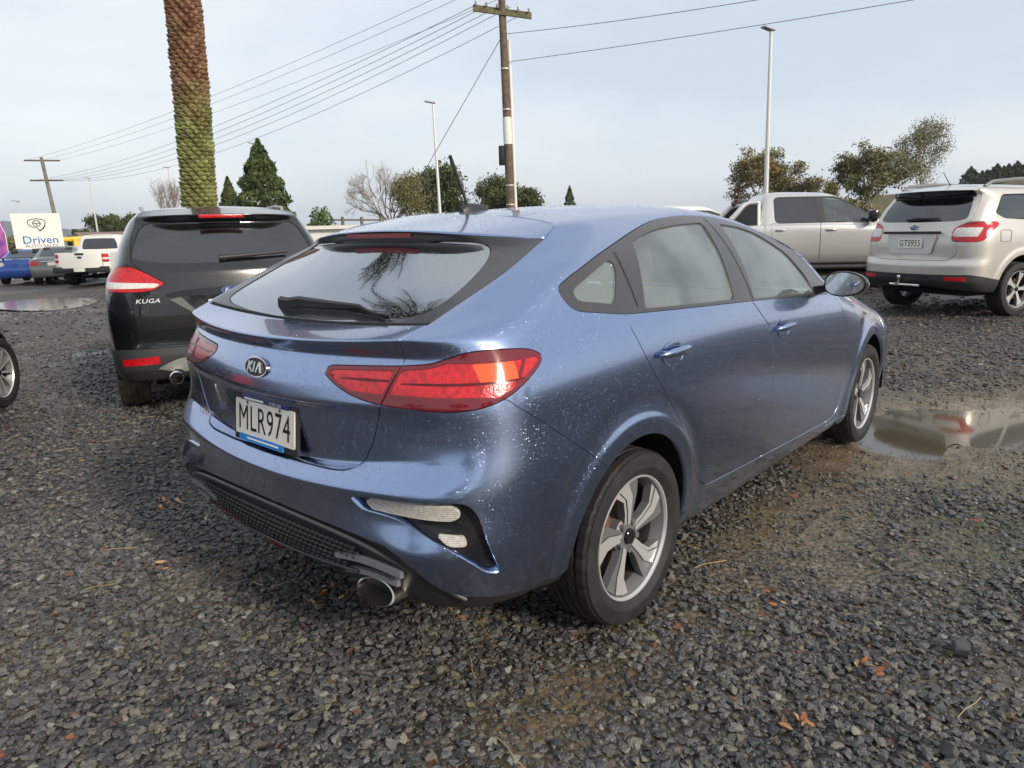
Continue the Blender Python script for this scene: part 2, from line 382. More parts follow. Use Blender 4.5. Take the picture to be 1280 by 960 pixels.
def body_sheet(rows, nlow, ntg, sig_rear, sig_side, step=.013, blend=(1, 3)):
    """rows: list of row dicts (bottom up). rows[0:nlow] run right round the car, rows[nlow:ntg] reach the rear centre but end at the A pillar,
    rows[ntg:] start at the tailgate seam.  returns a welded Sheet; UV = (u index, row index)"""
    segs = [row_curve(r) for r in rows]; nr = len(rows)
    def cat(names, rr):
        return np.stack([np.concatenate([segs[i][n][(0 if q == 0 else 1):] for q, n in enumerate(names)]) for i in rr])
    ua = NS['rear']; ue = ua+NS['corner']+NS['side']
    def dense(P, rr, u0):
        """P[row, u, 3] -> dense in v"""
        P = usmooth(P, 3.0)
        out_ = []; vv = []
        for k in range(len(rr)-1):
            L = np.linalg.norm(P[k+1]-P[k], axis=1); n = SUB[rr[k]]
            for j in range(n): t = j/n; out_.append(P[k]*(1-t)+P[k+1]*t); vv.append(rr[k]+t)
        out_.append(P[-1]); vv.append(rr[-1]); D = np.stack(out_); vv = np.array(vv)
        ui = u0+np.arange(P.shape[1]); bl = np.clip((ui-ua)/(NS['corner']*.9), 0, 1); bl = bl*bl*(3-2*bl)
        sr = np.interp(vv, np.arange(nr), sig_rear); ss = np.interp(vv, np.arange(nr), sig_side)
        sg = sr[:, None]*(1-bl)+ss[:, None]*bl
        return gsmooth(D, sg, None), vv
    SUB = []
    for k in range(nr-1):
        m = 0
        for n in ('rear', 'corner', 'side'):
            if n in segs[k] and n in segs[k+1]: m = max(m, np.percentile(np.linalg.norm(segs[k+1][n]-segs[k][n], axis=1), 80))
        SUB.append(int(np.clip(math.ceil(m/step), 2, 16)))
    GB, vB = dense(cat(['rear', 'corner', 'side'], range(ntg)), list(range(ntg)), 0)
    GU, vU = dense(cat(['corner', 'side'], range(nr)), list(range(nr)), ua)
    GL, vL = dense(cat(['rear', 'corner', 'side', 'fside', 'fcorner', 'front'], range(nlow)), list(range(nlow)), 0)
    al = np.clip((vU-(nlow-1)-blend[0]+1)/(blend[1]), 0, 1); al = al*al*(3-2*al)
    GU2 = GU.copy(); nb = len(vB)
    GU2[:nb] = GB[:, ua:]*(1-al[:nb])[:, None, None]+GU[:nb]*al[:nb][:, None, None]
    GB = GB.copy(); GB[:, :ua+1] += (GU2[:nb, :1]-GB[:, ua:ua+1])*np.exp(-(ua-np.arange(ua+1))/5.)[None, :, None]*np.minimum(1, np.arange(ua+1)/6.)[None, :, None]
    parts = [(GB[:, :ua+1], 0, vB), (GU2, ua, vU)]
    if GL is not None:
        a2 = np.clip((np.arange(GL.shape[1])-ue)/10., 0, 1)[None, :, None]; nl = len(vL)
        G3 = GL[:, ue:].copy(); dlt = GU2[:nl, -1:]-GL[:, ue:ue+1]; fall = np.exp(-np.arange(G3.shape[1])/14.)[None, :, None]
        G3 += dlt*fall
        parts.append((G3, ue, vL))
    V = []; UV = []; F = []; key = {}
    for G, u0, vv in parts:
        m, k = G.shape[:2]; ids = np.empty((m, k), int)
        for i in range(m):
            for j in range(k):
                p = G[i, j]; kk = (round(p[0]*2e4), round(p[1]*2e4), round(p[2]*2e4))
                if kk in key: ids[i, j] = key[kk]
                else: key[kk] = ids[i, j] = len(V); V.append(p); UV.append((u0+j, vv[i]))
        for i in range(m-1):
            for j in range(k-1):
                f = (ids[i, j], ids[i+1, j], ids[i+1, j+1], ids[i, j+1])
                if len(set(f)) == 4: F.append(tuple(map(int, f)))
                elif len(set(f)) == 3: F.append(tuple(dict.fromkeys(map(int, f))))
    V = np.array(V); UV = np.array(UV, float)
    return Sheet(V, vnormals(V, F), UV, F)
def vnormals(V, F):
    Nn = np.zeros_like(V)
    q = np.array([f if len(f) == 4 else (f[0], f[1], f[2], f[2]) for f in F])
    n = np.cross(V[q[:, 2]]-V[q[:, 0]], V[q[:, 3]]-V[q[:, 1]])
    z = np.abs(n).sum(1) < 1e-14
    n[z] = np.cross(V[q[z, 1]]-V[q[z, 0]], V[q[z, 2]]-V[q[z, 0]])
    for c in range(4): np.add.at(Nn, q[:, c], n)
    return Nn/np.maximum(1e-12, np.linalg.norm(Nn, axis=1))[:, None]
def grid_sheet(G):
    """regular grid G[i,j,3] -> Sheet"""
    m, k = G.shape[:2]; V = G.reshape(-1, 3); F = [(i*k+j, i*k+j+1, (i+1)*k+j+1, (i+1)*k+j) for i in range(m-1) for j in range(k-1)]
    UV = np.stack(np.meshgrid(np.arange(k), np.arange(m)), -1).reshape(-1, 2).astype(float)
    return Sheet(V.copy(), vnormals(V, F), UV, F)
# ------------------------------------------------------------------ shared materials
def paintmat(name, col, metal=.55, rough=.32, drops=.25, flake=.0, dirt=None):
    return mat(name, col, rough=rough, metal=metal, coat=1., coatr=.035, drops=drops, var=dirt)
M_blue = paintmat('blue_metallic_paint', (.285, .365, .570), metal=1., rough=.23, drops=.4)
M_black_gloss = mat('gloss_black_plastic', (.012, .012, .014), rough=.12, drops=.4)
M_black = mat('black_plastic', (.022, .022, .024), rough=.42, drops=.4, bump=(300, .15, .001))
M_trim = mat('satin_black_trim', (.045, .043, .045), rough=.30, coat=.3, drops=.25)
M_dark = mat('dark_recess', (.006, .006, .007), rough=.9)
M_rubber = mat('tyre_rubber', (.016, .016, .017), rough=.60, bump=(220, .25, .002), var=(14, (.034, .032, .029), .6))
M_barrel = mat('dark_rim_barrel', (.05, .05, .052), rough=.5, metal=.3)
M_alloy = mat('machined_alloy', (.70, .70, .69), rough=.30, metal=.6, bump=(500, .1, .0006), noise_rough=.08)
M_alloy_grey = mat('grey_alloy_paint', (.17, .17, .175), rough=.42, metal=.3, bump=(420, .5, .002))
M_chrome = mat('chrome', (.75, .75, .75), rough=.08, metal=1.)
M_steel = mat('brushed_steel', (.55, .52, .48), rough=.25, metal=1., bump=(90, .1, .001))
M_rust = mat('rusty_iron', (.16, .075, .035), rough=.85, var=(30, (.06, .04, .03), .8))
M_lamp_red = mat('red_lamp_lens', (.60, .008, .012), rough=.10, coat=.6, drops=.45, bump=(140, .35, .004), var=(55, (.28, .004, .008), .8))
M_lamp_dark = mat('smoked_red_lens', (.14, .006, .012), rough=.10, coat=.6, drops=.5)
M_lamp_line = mat('lamp_divider', (.10, .004, .008), rough=.2)
M_lamp_amber = mat('amber_red_lens', (.75, .10, .02), rough=.12, coat=.6, drops=.4)
M_lamp_clear = mat('clear_lamp_lens', (.72, .70, .66), rough=.10, coat=.8, drops=.35, bump=(90, .25, .003), var=(45, (.38, .37, .35), .5))
M_plate = mat('plate_white', (.78, .76, .68), rough=.35, coat=.2, var=(9, (.6, .57, .5), .5))
M_ink = mat('plate_black_ink', (.008, .008, .008), rough=.4)
M_blue_strip = mat('dealer_blue', (.03, .22, .62), rough=.35)
M_navy = mat('dealer_navy', (.03, .05, .16), rough=.35)
M_white = mat('white_print', (.8, .8, .8), rough=.4)
M_glass_side = glassmat('misted_side_glass', (.82, .91, .86), mixr=.06, fog=.27, fogcol=(.50, .58, .55), drops=.12)
M_glass_rear = glassmat('rear_glass', (.16, .19, .20), mixr=.36, fog=.06, fogcol=(.3, .34, .36), drops=.10, rough=.015)
M_glass_dark = glassmat('privacy_glass', (.05, .055, .06), mixr=.08, fog=.05, fogcol=(.2, .2, .2), drops=.1)
M_glass_clear = glassmat('clear_glass', (.55, .62, .60), mixr=.08, fog=.08, fogcol=(.4, .45, .45))
M_seat = mat('grey_seat_cloth', (.07, .07, .075), rough=.9, bump=(160, .4, .003))
M_int = mat('interior_plastic', (.035, .035, .038), rough=.7)
M_headlining = mat('pale_headlining', (.42, .42, .40), rough=.95)
M_mirror = mat('mirror_glass', (.72, .76, .76), rough=.03, metal=1., drops=.12)
def ribbed(name, c1, c2):
    m = mat(name, c1, rough=.12, coat=.8, drops=.35); t = m.node_tree; b = t.nodes['Principled BSDF']
    w_ = N(t, 'ShaderNodeTexWave'); w_.inputs['Scale'].default_value = 55; w_.inputs['Distortion'].default_value = 2.5; w_.inputs['Detail'].default_value = 3; w_.bands_direction = 'Z'
    tcn = N(t, 'ShaderNodeTexCoord'); mxn = N(t, 'ShaderNodeMixRGB'); mxn.inputs[1].default_value = (*c1, 1); mxn.inputs[2].default_value = (*c2, 1)
    v_ = N(t, 'ShaderNodeTexVoronoi'); v_.inputs['Scale'].default_value = 90; v_.distance = 'CHEBYCHEV'; ad = N(t, 'ShaderNodeMath', operation='MULTIPLY')
    t.links.new(tcn.outputs['Object'], w_.inputs[0]); t.links.new(tcn.outputs['Object'], v_.inputs[0]); t.links.new(w_.outputs['Fac'], ad.inputs[0]); t.links.new(v_.outputs['Distance'], ad.inputs[1])
    t.links.new(ad.outputs[0], mxn.inputs[0]); t.links.new(mxn.outputs[0], b.inputs['Base Color']); return m
# ------------------------------------------------------------------ lettering
def text_tris(txt, size=1., sx=1., spacing=1., shear=0., bold=0.):
    cu_ = bpy.data.curves.new('t', 'FONT'); cu_.body = txt; cu_.size = size; cu_.align_x = 'CENTER'; cu_.align_y = 'CENTER'; cu_.space_character = spacing; cu_.shear = shear
    cu_.offset = bold; cu_.resolution_u = 3
    o = bpy.data.objects.new('t', cu_); me = bpy.data.meshes.new_from_object(o)
    V = np.array([v.co[:] for v in me.vertices]); F = [tuple(p.vertices) for p in me.polygons]
    bpy.data.objects.remove(o); bpy.data.curves.remove(cu_); bpy.data.meshes.remove(me)
    V[:, 0] -= (V[:, 0].min()+V[:, 0].max())/2; V[:, 1] -= (V[:, 1].min()+V[:, 1].max())/2
    V[:, 0] *= sx
    return V, F
class Frame:
    """flat local frame: right, up, out"""
    def __init__(s, o, r, u): s.o = np.array(o, float); s.r = np.array(r, float)/np.linalg.norm(r); s.u = np.array(u, float)/np.linalg.norm(u); s.n = np.cross(s.r, s.u)
    def p(s, a, b, c=0.): return tuple(s.o+s.r*a+s.u*b+s.n*c)
def put_text(mb, fr, txt, size, cx, cy, d, mi=0, **k):
    V, F = text_tris(txt, size, **k)
    mb.add([fr.p(v[0]+cx, v[1]+cy, d) for v in V], F, mi)
def stroke(mb, fr, a, b, wd, d, mi=0):
    a = np.array(a); b = np.array(b); t = (b-a)/np.linalg.norm(b-a); n = np.array([-t[1], t[0]])*wd/2
    mb.prism([tuple(a-n), tuple(b-n), tuple(b+n), tuple(a+n)], lambda u, v, h: fr.p(u, v, h), d, mi)
def frect(mb, fr, x0, x1, y0, y1, d0, d1, mi=0, r=.004):
    mb.prism([tuple(q) for q in roundpoly([(x0, y0), (x1, y0), (x1, y1), (x0, y1)], r, 3)], lambda u, v, h: fr.p(u, v, d0+h), d1-d0, mi)
def fdisc(mb, fr, rx, ry, d0, d1, mi=0, n=32, cx=0, cy=0):
    mb.prism([(cx+rx*math.cos(2*math.pi*k/n), cy+ry*math.sin(2*math.pi*k/n)) for k in range(n)], lambda u, v, h: fr.p(u, v, d0+h), d1-d0, mi)
# ------------------------------------------------------------------ wheels (axis along y, outer face towards -y, origin at hub centre)
def tyre_mesh(R, rr, W, groove=True, n=144):
    """lathe tyre with tread blocks; y from -W/2 (outer) to W/2"""
    h = W/2; sw = R-rr
    prof = [(rr-.004, -h*.80), (rr+.008, -h*.86), (rr+sw*.30, -h*.985), (rr+sw*.34, -h*.995), (rr+sw*.37, -h*.99), (rr+sw*.60, -h*1.0), (rr+sw*.80, -h*.95), (rr+sw*.84, -h*.945)]
    sh = [(R-.013, -h*.885), (R-.006, -h*.80)]
    tread = []
    for g in (-.50, -.17, .17, .50):
        tread += [(R-.001 if abs(g) < .3 else R-.003, (g-.07)*h), (R-.009, (g-.05)*h), (R-.009, (g+.05)*h), (R-.001 if abs(g) < .3 else R-.003, (g+.07)*h)]
    full = prof+sh+tread+[(r, -a) for r, a in (prof+sh)[::-1]]
    mb = MB(); mb.lathe(full, n=n, axis='y')
    V = np.array(mb.V); m = len(full)
    k0 = len(prof); V = V.reshape(m, n, 3)
    if groove:      # lateral sipes cut across the shoulder blocks
        for i in list(range(k0, k0+3))+list(range(m-k0-3, m-k0)):
            for k in range(0, n, 4):
                f = 1-.0032/np.hypot(V[i, k, 0], V[i, k, 2]); V[i, k, 0] *= f; V[i, k, 2] *= f
    mb.V = [tuple(v) for v in V.reshape(-1, 3)]
    return mb
def wheel(parent, loc, R=.315, rr=.222, W=.205, style='kia', flip=False, steer=0., name='wheel', mats=None):
    """rim is the wheel object; tyre, hub cap and brake are its children"""
    face, back = mats or (M_alloy, M_alloy_grey)
    mb = MB(); yo = -W*.42            # rim's outer flange
    # barrel and flange
    mb.lathe([(rr-.012, W*.40), (rr, W*.43), (rr+.002, W*.40), (rr-.02, W*.30), (rr-.035, 0), (rr-.03, yo+.05), (rr-.014, yo+.02), (rr-.009, yo+.008), (rr-.005, yo-.001), (rr+.000, yo-.002), (rr+.003, yo+.006), (rr-.004, yo+.02)], n=64, mi=2, mis=[2, 2, 2, 2, 2, 1, 1, 0, 0, 0, 0])
    def pol(r, a, d): return (r*math.cos(a), yo+d, r*math.sin(a))
    def slab(poly, depth, th, mi, mis=None):
        """poly of (r, angle deg); depth(r) face inset"""
        n_ = len(poly); Vf = [pol(r, rad(a), depth(r)) for r, a in poly]; Vb = [pol(r*.99, rad(a)+(.0), depth(r)+th) for r, a in poly]
        mb.add(Vf+Vb, [tuple(range(n_))[::-1]], mi); b = len(mb.V)-2*n_
        mb.F += [(b+i, b+(i+1) % n_, b+n_+(i+1) % n_, b+n_+i) for i in range(n_)]; mb.I += [1]*n_
    hub = .046*rr/.222; q = rr/.222
    if style == 'kia':
        for k in range(5):
            a0 = 72*k+90
            dep = lambda r: .012+.020*max(0, 1-(r/q)/.15)**1.3
            slab([(.045*q, a0+4), (.10*q, a0+7), (.15*q, a0+9), (.207*q, a0+19), (.207*q, a0+3), (.15*q, a0-5), (.10*q, a0-6), (.045*q, a0-14)], dep, .03, 0)
            dep2 = lambda r: .016+.020*max(0, 1-(r/q)/.15)**1.3
            slab([(.045*q, a0+26), (.10*q, a0+15), (.148*q, a0+15), (.207*q, a0+27), (.207*q, a0+20), (.15*q, a0+10), (.10*q, a0+8), (.045*q, a0+5)], dep2, .03, 0)
            slab([(.05*q, a0-15), (.10*q, a0-7.2), (.15*q, a0-6), (.207*q, a0+2), (.207*q, a0-15), (.16*q, a0-17), (.10*q, a0-17), (.05*q, a0-26)], dep2, .03, 1)
        for k in range(5):
            a = rad(72*k+54); mb.lathe([(.0, yo+.02), (.011*q, yo+.02), (.013*q, yo+.035), (.013*q, yo+.06)], n=12, c=(.052*q*math.cos(a), 0, .052*q*math.sin(a)), mi=1)
    elif style == 'five':
        for k in range(5):
            a0 = 72*k+90; dep = lambda r: .010+.018*max(0, 1-(r/q)/.16)
            slab([(.03*q, a0-40), (.07*q, a0-15), (.13*q, a0-10), (.207*q, a0-13), (.207*q, a0+13), (.13*q, a0+10), (.07*q, a0+15), (.03*q, a0+40)], dep, .035, 0)
    elif style == 'ten':
        for k in range(10):
            a0 = 36*k+9; dep = lambda r: .008+.020*max(0, 1-(r/q)/.16)
            slab([(.03*q, a0-17), (.08*q, a0-6.5), (.15*q, a0-5), (.207*q, a0-7), (.207*q, a0+7), (.15*q, a0+5), (.08*q, a0+6.5), (.03*q, a0+17)], dep, .035, 0)
    else:
        for k in range(6):
            a0 = 60*k+90; dep = lambda r: .012+.014*max(0, 1-(r/q)/.16)
            slab([(.03*q, a0-30), (.08*q, a0-17), (.14*q, a0-13), (.207*q, a0-11), (.207*q, a0+11), (.14*q, a0+13), (.08*q, a0+17), (.03*q, a0+30)], dep, .035, 0)
    mb.lathe([(0, yo+.026), (hub*1.15, yo+.028), (hub*1.5, yo+.04), (hub*1.5, yo+.09)], n=24, mi=1)
    rot = (0, 0, math.pi+steer) if flip else (0, 0, steer)
    w_ = mb.build(name, [face, back, M_barrel], parent, auto=30); w_.location = loc; w_.rotation_euler = rot
    t_ = tyre_mesh(R, rr, W).build('tyre', M_rubber, w_, auto=24)
    c_ = MB(); c_.lathe([(0, yo+.014), (hub*.55, yo+.015), (hub*.62, yo+.018), (hub*.62, yo+.04)], n=24); c_.build('hub_cap', M_black_gloss, w_)
    d_ = MB(); d_.lathe([(.045, .0), (rr*.62, .0), (rr*.62, .012), (.045, .012)], n=40); d_.lathe([(.0, -.03), (.05, -.03), (.06, .0)], n=24)
    d_.build('brake_disc', M_rust, w_)
    k_ = MB()
    for sgn in (1,):
        pts = [(math.cos(rad(a))*rr*r_, yy, math.sin(rad(a))*rr*r_) for r_ in (.42, .70) for a in (125, 145, 165, 185) for yy in (-.03, .04)]
        k_.add(pts, [(0, 2, 10, 8), (2, 4, 12, 10), (4, 6, 14, 12), (1, 9, 11, 3), (3, 11, 13, 5), (5, 13, 15, 7), (0, 1, 3, 2), (2, 3, 5, 4), (4, 5, 7, 6), (8, 10, 11, 9), (10, 12, 13, 11), (12, 14, 15, 13), (0, 8, 9, 1), (6, 7, 15, 14)])
    k_.build('brake_caliper', M_rust, w_)
    return w_
def wheel_copy(src, parent, loc, flip=False, steer=0.):
    o = src.copy(); link(o, parent); o.location = loc; o.rotation_euler = (0, rnd.random()*6, math.pi+steer) if flip else (0, rnd.random()*6, steer)
    for ch in src.children:
        c_ = ch.copy(); link(c_, o)
    return o
def arch_liner(mb, xc, zc, r, y0, y1, a0=-25, a1=205, n=24, mi=0):
    """dark half drum inside a wheel arch (for the +y side; call for both sides)"""
    V = []; F = []
    for k in range(n+1):
        a = rad(a0+(a1-a0)*k/n)
        V += [(xc+r*math.cos(a), y1, zc+r*math.sin(a)), (xc+r*math.cos(a), y0, zc+r*math.sin(a)), (xc, y0, zc)]
    for k in range(n): F += [(3*k, 3*k+3, 3*k+4, 3*k+1), (3*k+1, 3*k+4, 3*k+5, 3*k+2)]
    mb.add(V, F, mi)
def smooth01(t): t = np.clip(t, 0, 1); return t*t*(3-2*t)
Q2 = math.sqrt(.5)
def side_f(poly): return lambda s: sdf(poly, s.V[:, [0, 2]])
def diag_f(pts, r=.0, n=3):
    pl = [((q[0]+q[1])*Q2, q[2], *( [q[3]] if len(q) > 3 else [])) for q in pts]; pl = roundpoly(pl, r, n)
    return lambda s: sdf(pl, np.stack([(s.V[:, 0]+s.V[:, 1])*Q2, s.V[:, 2]], -1))
def rear_f(poly): return lambda s: sdf(poly, s.V[:, [1, 2]])
class Cutter:
    """keeps the uncut rest of a half body and collects the dark strips that lie under the shut lines"""
    def __init__(s, sheet): s.rest = sheet; s.seams = []
    def take(s, f, gap=.0035, where=None, src=None):
        """cut region f<0 (where: mask of vertices it may touch) out of the rest with a shut line of width gap"""
        sh = src or s.rest
        v = f(sh)
        if where is not None: v = np.where(where(sh), v, np.maximum(v, .05)+.05)
        if gap > 0:
            band = sh.cut(np.abs(v)-gap*1.6)[0]
            if band.F: s.seams.append(wrap_offset(band, .007))
        a, b = sh.cut(v+gap/2)
        if gap > 0:
            vb = f(b)
            if where is not None: vb = np.where(where(b), vb, np.maximum(vb, .05)+.05)
            b = b.cut(vb-gap/2)[1]
        if src is None: s.rest = b
        return a, b
def join_sheets(L):
    V = []; Nn = []; U = []; F = []; b = 0
    for s in L:
        if not s.F: continue
        V.append(s.V); Nn.append(s.N); U.append(s.UV); F += [tuple(b+i for i in f) for f in s.F]; b += len(s.V)
    return Sheet(np.vstack(V), np.vstack(Nn), np.vstack(U), F)
def pane(name, sh, m, parent, both=False, side=0, inset=.006): return panel(name, sh, m, parent, both=both, rim=.004, side=side, inset=inset)
def scatter(name, P, S_, Rz, meshes, tilt, label=None):
    """P points, S_ sizes: geometry-node instances of the given meshes"""
    me = bpy.data.meshes.new(name); me.from_pydata(P.tolist(), [], [])
    def attr(nm, ty, data, key='value'):
        a_ = me.attributes.new(nm, ty, 'POINT'); a_.data.foreach_set(key, np.ascontiguousarray(data).ravel())
    n_ = len(P)
    attr('rot', 'FLOAT_VECTOR', (np.asarray(Rz) if tilt is None else np.stack([rng.normal(0, tilt, n_), rng.normal(0, tilt, n_), Rz], -1)).astype(np.float32), 'vector')
    attr('siz', 'FLOAT', S_.astype(np.float32)); attr('idx', 'INT', rng.integers(0, len(meshes), n_).astype(np.int32))
    o = link(bpy.data.objects.new(name, me))
    cl = bpy.data.collections.new(name+'_shapes')
    for k, m_ in enumerate(meshes): cl.objects.link(bpy.data.objects.new('%s_shape_%02d' % (name, k), m_))
    g = bpy.data.node_groups.new(name, 'GeometryNodeTree'); g.interface.new_socket('Geometry', in_out='INPUT', socket_type='NodeSocketGeometry'); g.interface.new_socket('Geometry', in_out='OUTPUT', socket_type='NodeSocketGeometry')
    gi = N(g, 'NodeGroupInput'); go = N(g, 'NodeGroupOutput'); ci = N(g, 'GeometryNodeCollectionInfo'); ci.inputs['Collection'].default_value = cl; ci.inputs['Separate Children'].default_value = True; ci.inputs['Reset Children'].default_value = True
    ip = N(g, 'GeometryNodeInstanceOnPoints'); ip.inputs['Pick Instance'].default_value = True
    def na(nm, ty): a_ = N(g, 'GeometryNodeInputNamedAttribute', data_type=ty); a_.inputs[0].default_value = nm; return a_
    ar = na('rot', 'FLOAT_VECTOR'); as_ = na('siz', 'FLOAT'); ai = na('idx', 'INT')
    mtp = N(g, 'GeometryNodeMeshToPoints')
    g.links.new(gi.outputs[0], mtp.inputs[0]); g.links.new(mtp.outputs[0], ip.inputs['Points']); g.links.new(ci.outputs[0], ip.inputs['Instance']); g.links.new(ai.outputs['Attribute'], ip.inputs['Instance Index'])
    e2r = N(g, 'FunctionNodeEulerToRotation'); g.links.new(ar.outputs['Attribute'], e2r.inputs[0]); g.links.new(e2r.outputs[0], ip.inputs['Rotation']); g.links.new(as_.outputs['Attribute'], ip.inputs['Scale']); g.links.new(ip.outputs[0], go.inputs[0])
    md = o.modifiers.new('scatter', 'NODES'); md.node_group = g
    return o
# ------------------------------------------------------------------ blue hatchback: body curves (x forward from rear axle, half width, height)
def autoC(r):
    if 'C' not in r:
        A = r['A']; wc = r['B'][1]-.018
        r['C'] = (A[0]+2*(A[0]-r['x0'])/A[1]*(wc-A[1]), wc)
    return r
def KR(x0, z0, A, B, S1, S2, E_, front=None, **k):
    r = dict(A=A, B=B, S=[S1, S2], E=E_, **k)
    if x0 is not None: r['x0'] = x0; r['z0'] = z0
    if front: r['G'], r['FB'], r['FC'], r['FA'], r['x1'], r['z1'] = [front[0]], *front[1:]
    return autoC(r)
KIA_ROWS = [
 KR(-.74, .30, (-.70, .58, .285), (-.46, .79, .285), (.4, .80, .19), (1.2, .80, .18), (2.1, .80, .18), ((2.7, .79, .18), (3.15, .76, .2), (3.3, .74), (3.36, .5, .2), 3.40, .2)),
 KR(-.85, .33, (-.79, .60, .305), (-.48, .85, .31), (.4, .85, .235), (1.2, .85, .225), (2.1, .85, .22), ((2.7, .845, .22), (3.2, .80, .24), (3.38, .78), (3.45, .52, .24), 3.50, .24)),
 KR(-.895, .42, (-.845, .61, .425), (-.50, .874, .40), (.4, .87, .33), (1.2, .87, .31), (2.1, .868, .31), ((2.7, .868, .31), (3.22, .83, .33), (3.44, .80), (3.50, .53, .33), 3.56, .33)),
 KR(-.878, .535, (-.872, .62, .515), (-.52, .889, .51), (.4, .884, .45), (1.2, .884, .43), (2.1, .88, .43), ((2.7, .885, .43), (3.22, .85, .44), (3.46, .82), (3.52, .54, .44), 3.58, .44)),
 KR(-.897, .60, (-.842, .62, .60), (-.54, .895, .61), (.4, .893, .54), (1.2, .893, .53), (2.1, .888, .52), ((2.7, .892, .52), (3.22, .855, .53), (3.47, .82), (3.53, .55, .53), 3.595, .53)),
 KR(-.912, .648, (-.856, .62, .675), (-.55, .90, .69), (.4, .90, .64), (1.2, .90, .63), (2.1, .893, .62), ((2.7, .893, .62), (3.22, .855, .62), (3.46, .82), (3.52, .55, .61), 3.59, .60)),
 KR(-.875, .685, (-.822, .61, .728), (-.56, .899, .755), (.4, .902, .73), (1.2, .90, .72), (2.1, .893, .71), ((2.7, .888, .69), (3.21, .845, .68), (3.45, .81), (3.51, .55, .66), 3.58, .65)),
 KR(-.845, .692, (-.803, .61, .755), (-.56, .889, .79), (.4, .901, .79), (1.2, .90, .78), (2.1, .89, .77), ((2.7, .88, .73), (3.20, .83, .71), (3.44, .80), (3.50, .55, .69), 3.57, .68)),
 KR(-.855, .79, (-.799, .605, .83), (-.56, .884, .85), (.4, .899, .85), (1.2, .897, .84), (2.1, .885, .82), ((2.7, .868, .77), (3.19, .81, .74), (3.42, .78), (3.48, .55, .715), 3.55, .70)),
 KR(-.858, .868, (-.805, .605, .885), (-.555, .885, .905), (.4, .895, .90), (1.2, .893, .885), (2.1, .88, .865), ((2.7, .855, .80), (3.18, .79, .765), (3.40, .76), (3.46, .55, .735), 3.53, .72)),
 KR(-.882, .888, (-.815, .605, .912), (-.555, .883, .935), (.4, .893, .93), (1.2, .89, .91), (2.1, .877, .89), ((2.7, .84, .83), (3.16, .77, .785), (3.37, .74), (3.43, .54, .75), 3.50, .735)),
 KR(-.873, .96, (-.795, .605, .975), (-.55, .868, .985), (.4, .888, .975), (1.2, .885, .95), (2.1, .868, .93), ((2.7, .82, .865), (3.14, .74, .81), (3.34, .72), (3.40, .53, .77), 3.47, .75)),
 KR(-.830, 1.026, (-.752, .605, 1.035), (-.545, .845, 1.04), (.4, .872, 1.03), (1.2, .87, 1.0), (2.1, .85, .965), ((2.7, .79, .895), (3.10, .71, .835), (3.28, .69), (3.35, .52, .79), 3.43, .765)),
 KR(-.870, 1.070, (-.779, .61, 1.092), (-.53, .82, 1.105), (.4, .85, 1.085), (1.2, .85, 1.045), (2.1, .825, 1.005), ((2.7, .75, .92), (3.05, .68, .86), (3.2, .66), (3.28, .5, .81), 3.38, .785)),
 KR(-.725, 1.103, (-.70, .645, 1.128), (-.43, .79, 1.165), (.4, .825, 1.155), (1.2, .825, 1.12), (2.02, .79, 1.065), C=(-.60, .735)),
 KR(-.52, 1.24, (-.42, .663, 1.243), (-.17, .745, 1.275), (.4, .765, 1.27), (1.2, .76, 1.25), (1.80, .735, 1.215), C=(-.33, .70)),
 KR(-.335, 1.345, (-.25, .638, 1.315), (0, .685, 1.345), (.45, .69, 1.365), (1.1, .69, 1.35), (1.52, .675, 1.315), C=(-.14, .66), p=3),
 KR(-.36, 1.380, (-.17, .625, 1.345), (.06, .65, 1.375), (.45, .652, 1.40), (1.0, .65, 1.395), (1.37, .64, 1.362), C=(-.08, .63), p=4),
 KR(-.03, 1.437, (-.075, .60, 1.393), (.12, .61, 1.41), (.45, .60, 1.432), (1.0, .60, 1.43), (1.25, .595, 1.40), C=(0, .61)),
 KR(None, 0, (-.045, .40, 1.422), (.14, .40, 1.447), (.5, .40, 1.462), (.95, .40, 1.462), (1.18, .40, 1.437), C=(.04, .40)),
 KR(None, 0, (-.03, 0, 1.437), (.15, 0, 1.455), (.5, 0, 1.472), (.95, 0, 1.473), (1.15, 0, 1.455), C=(.05, 0)),
]
KIA_SR = [.02, .02, .03, .015, .015, .006, .005, .004, .03, .005, .005, .025, .006, .004, .010, .05, .008, .008, .03, .05, .05]
KIA_SS = [.02, .02, .04, .045, .05, .05, .05, .05, .05, .05, .05, .05, .05, .04, .04, .04, .03, .03, .04, .05, .05]
# ------------------------------------------------------------------ the blue hatchback
CAR = empty('hatchback_car')
tag(CAR, 'rain-wet blue metallic hatchback with number plate MLR974 parked on the gravel', 'car')
kb = body_sheet(KIA_ROWS, 14, 19, KIA_SR, KIA_SS, step=.0095)
ARC = [(-.02, .325, .370), (2.70, .325, .370)]
for xc, zc, r in ARC:                                   # soft flare round the arches
    d = np.hypot(kb.V[:, 0]-xc, kb.V[:, 2]-zc); on = (kb.V[:, 1] > .6)
    kb.V[:, 1] += np.where(on, .007*(1-smooth01((d-r-.05)/.03)), 0)
    kb.V[:, 1] -= np.where(on, .004*np.exp(-((d-r-.115)/.03)**2), 0)
kb.N = vnormals(kb.V, kb.F)
K = Cutter(kb)
for xc, zc, r in ARC:
    ff = lambda s, xc=xc, zc=zc, r=r: np.where(s.V[:, 1] > .5, np.hypot(s.V[:, 0]-xc, s.V[:, 2]-zc)-r, .3)
    K.rest = K.rest.cut(ff(K.rest))[1]
UA = NS['rear']
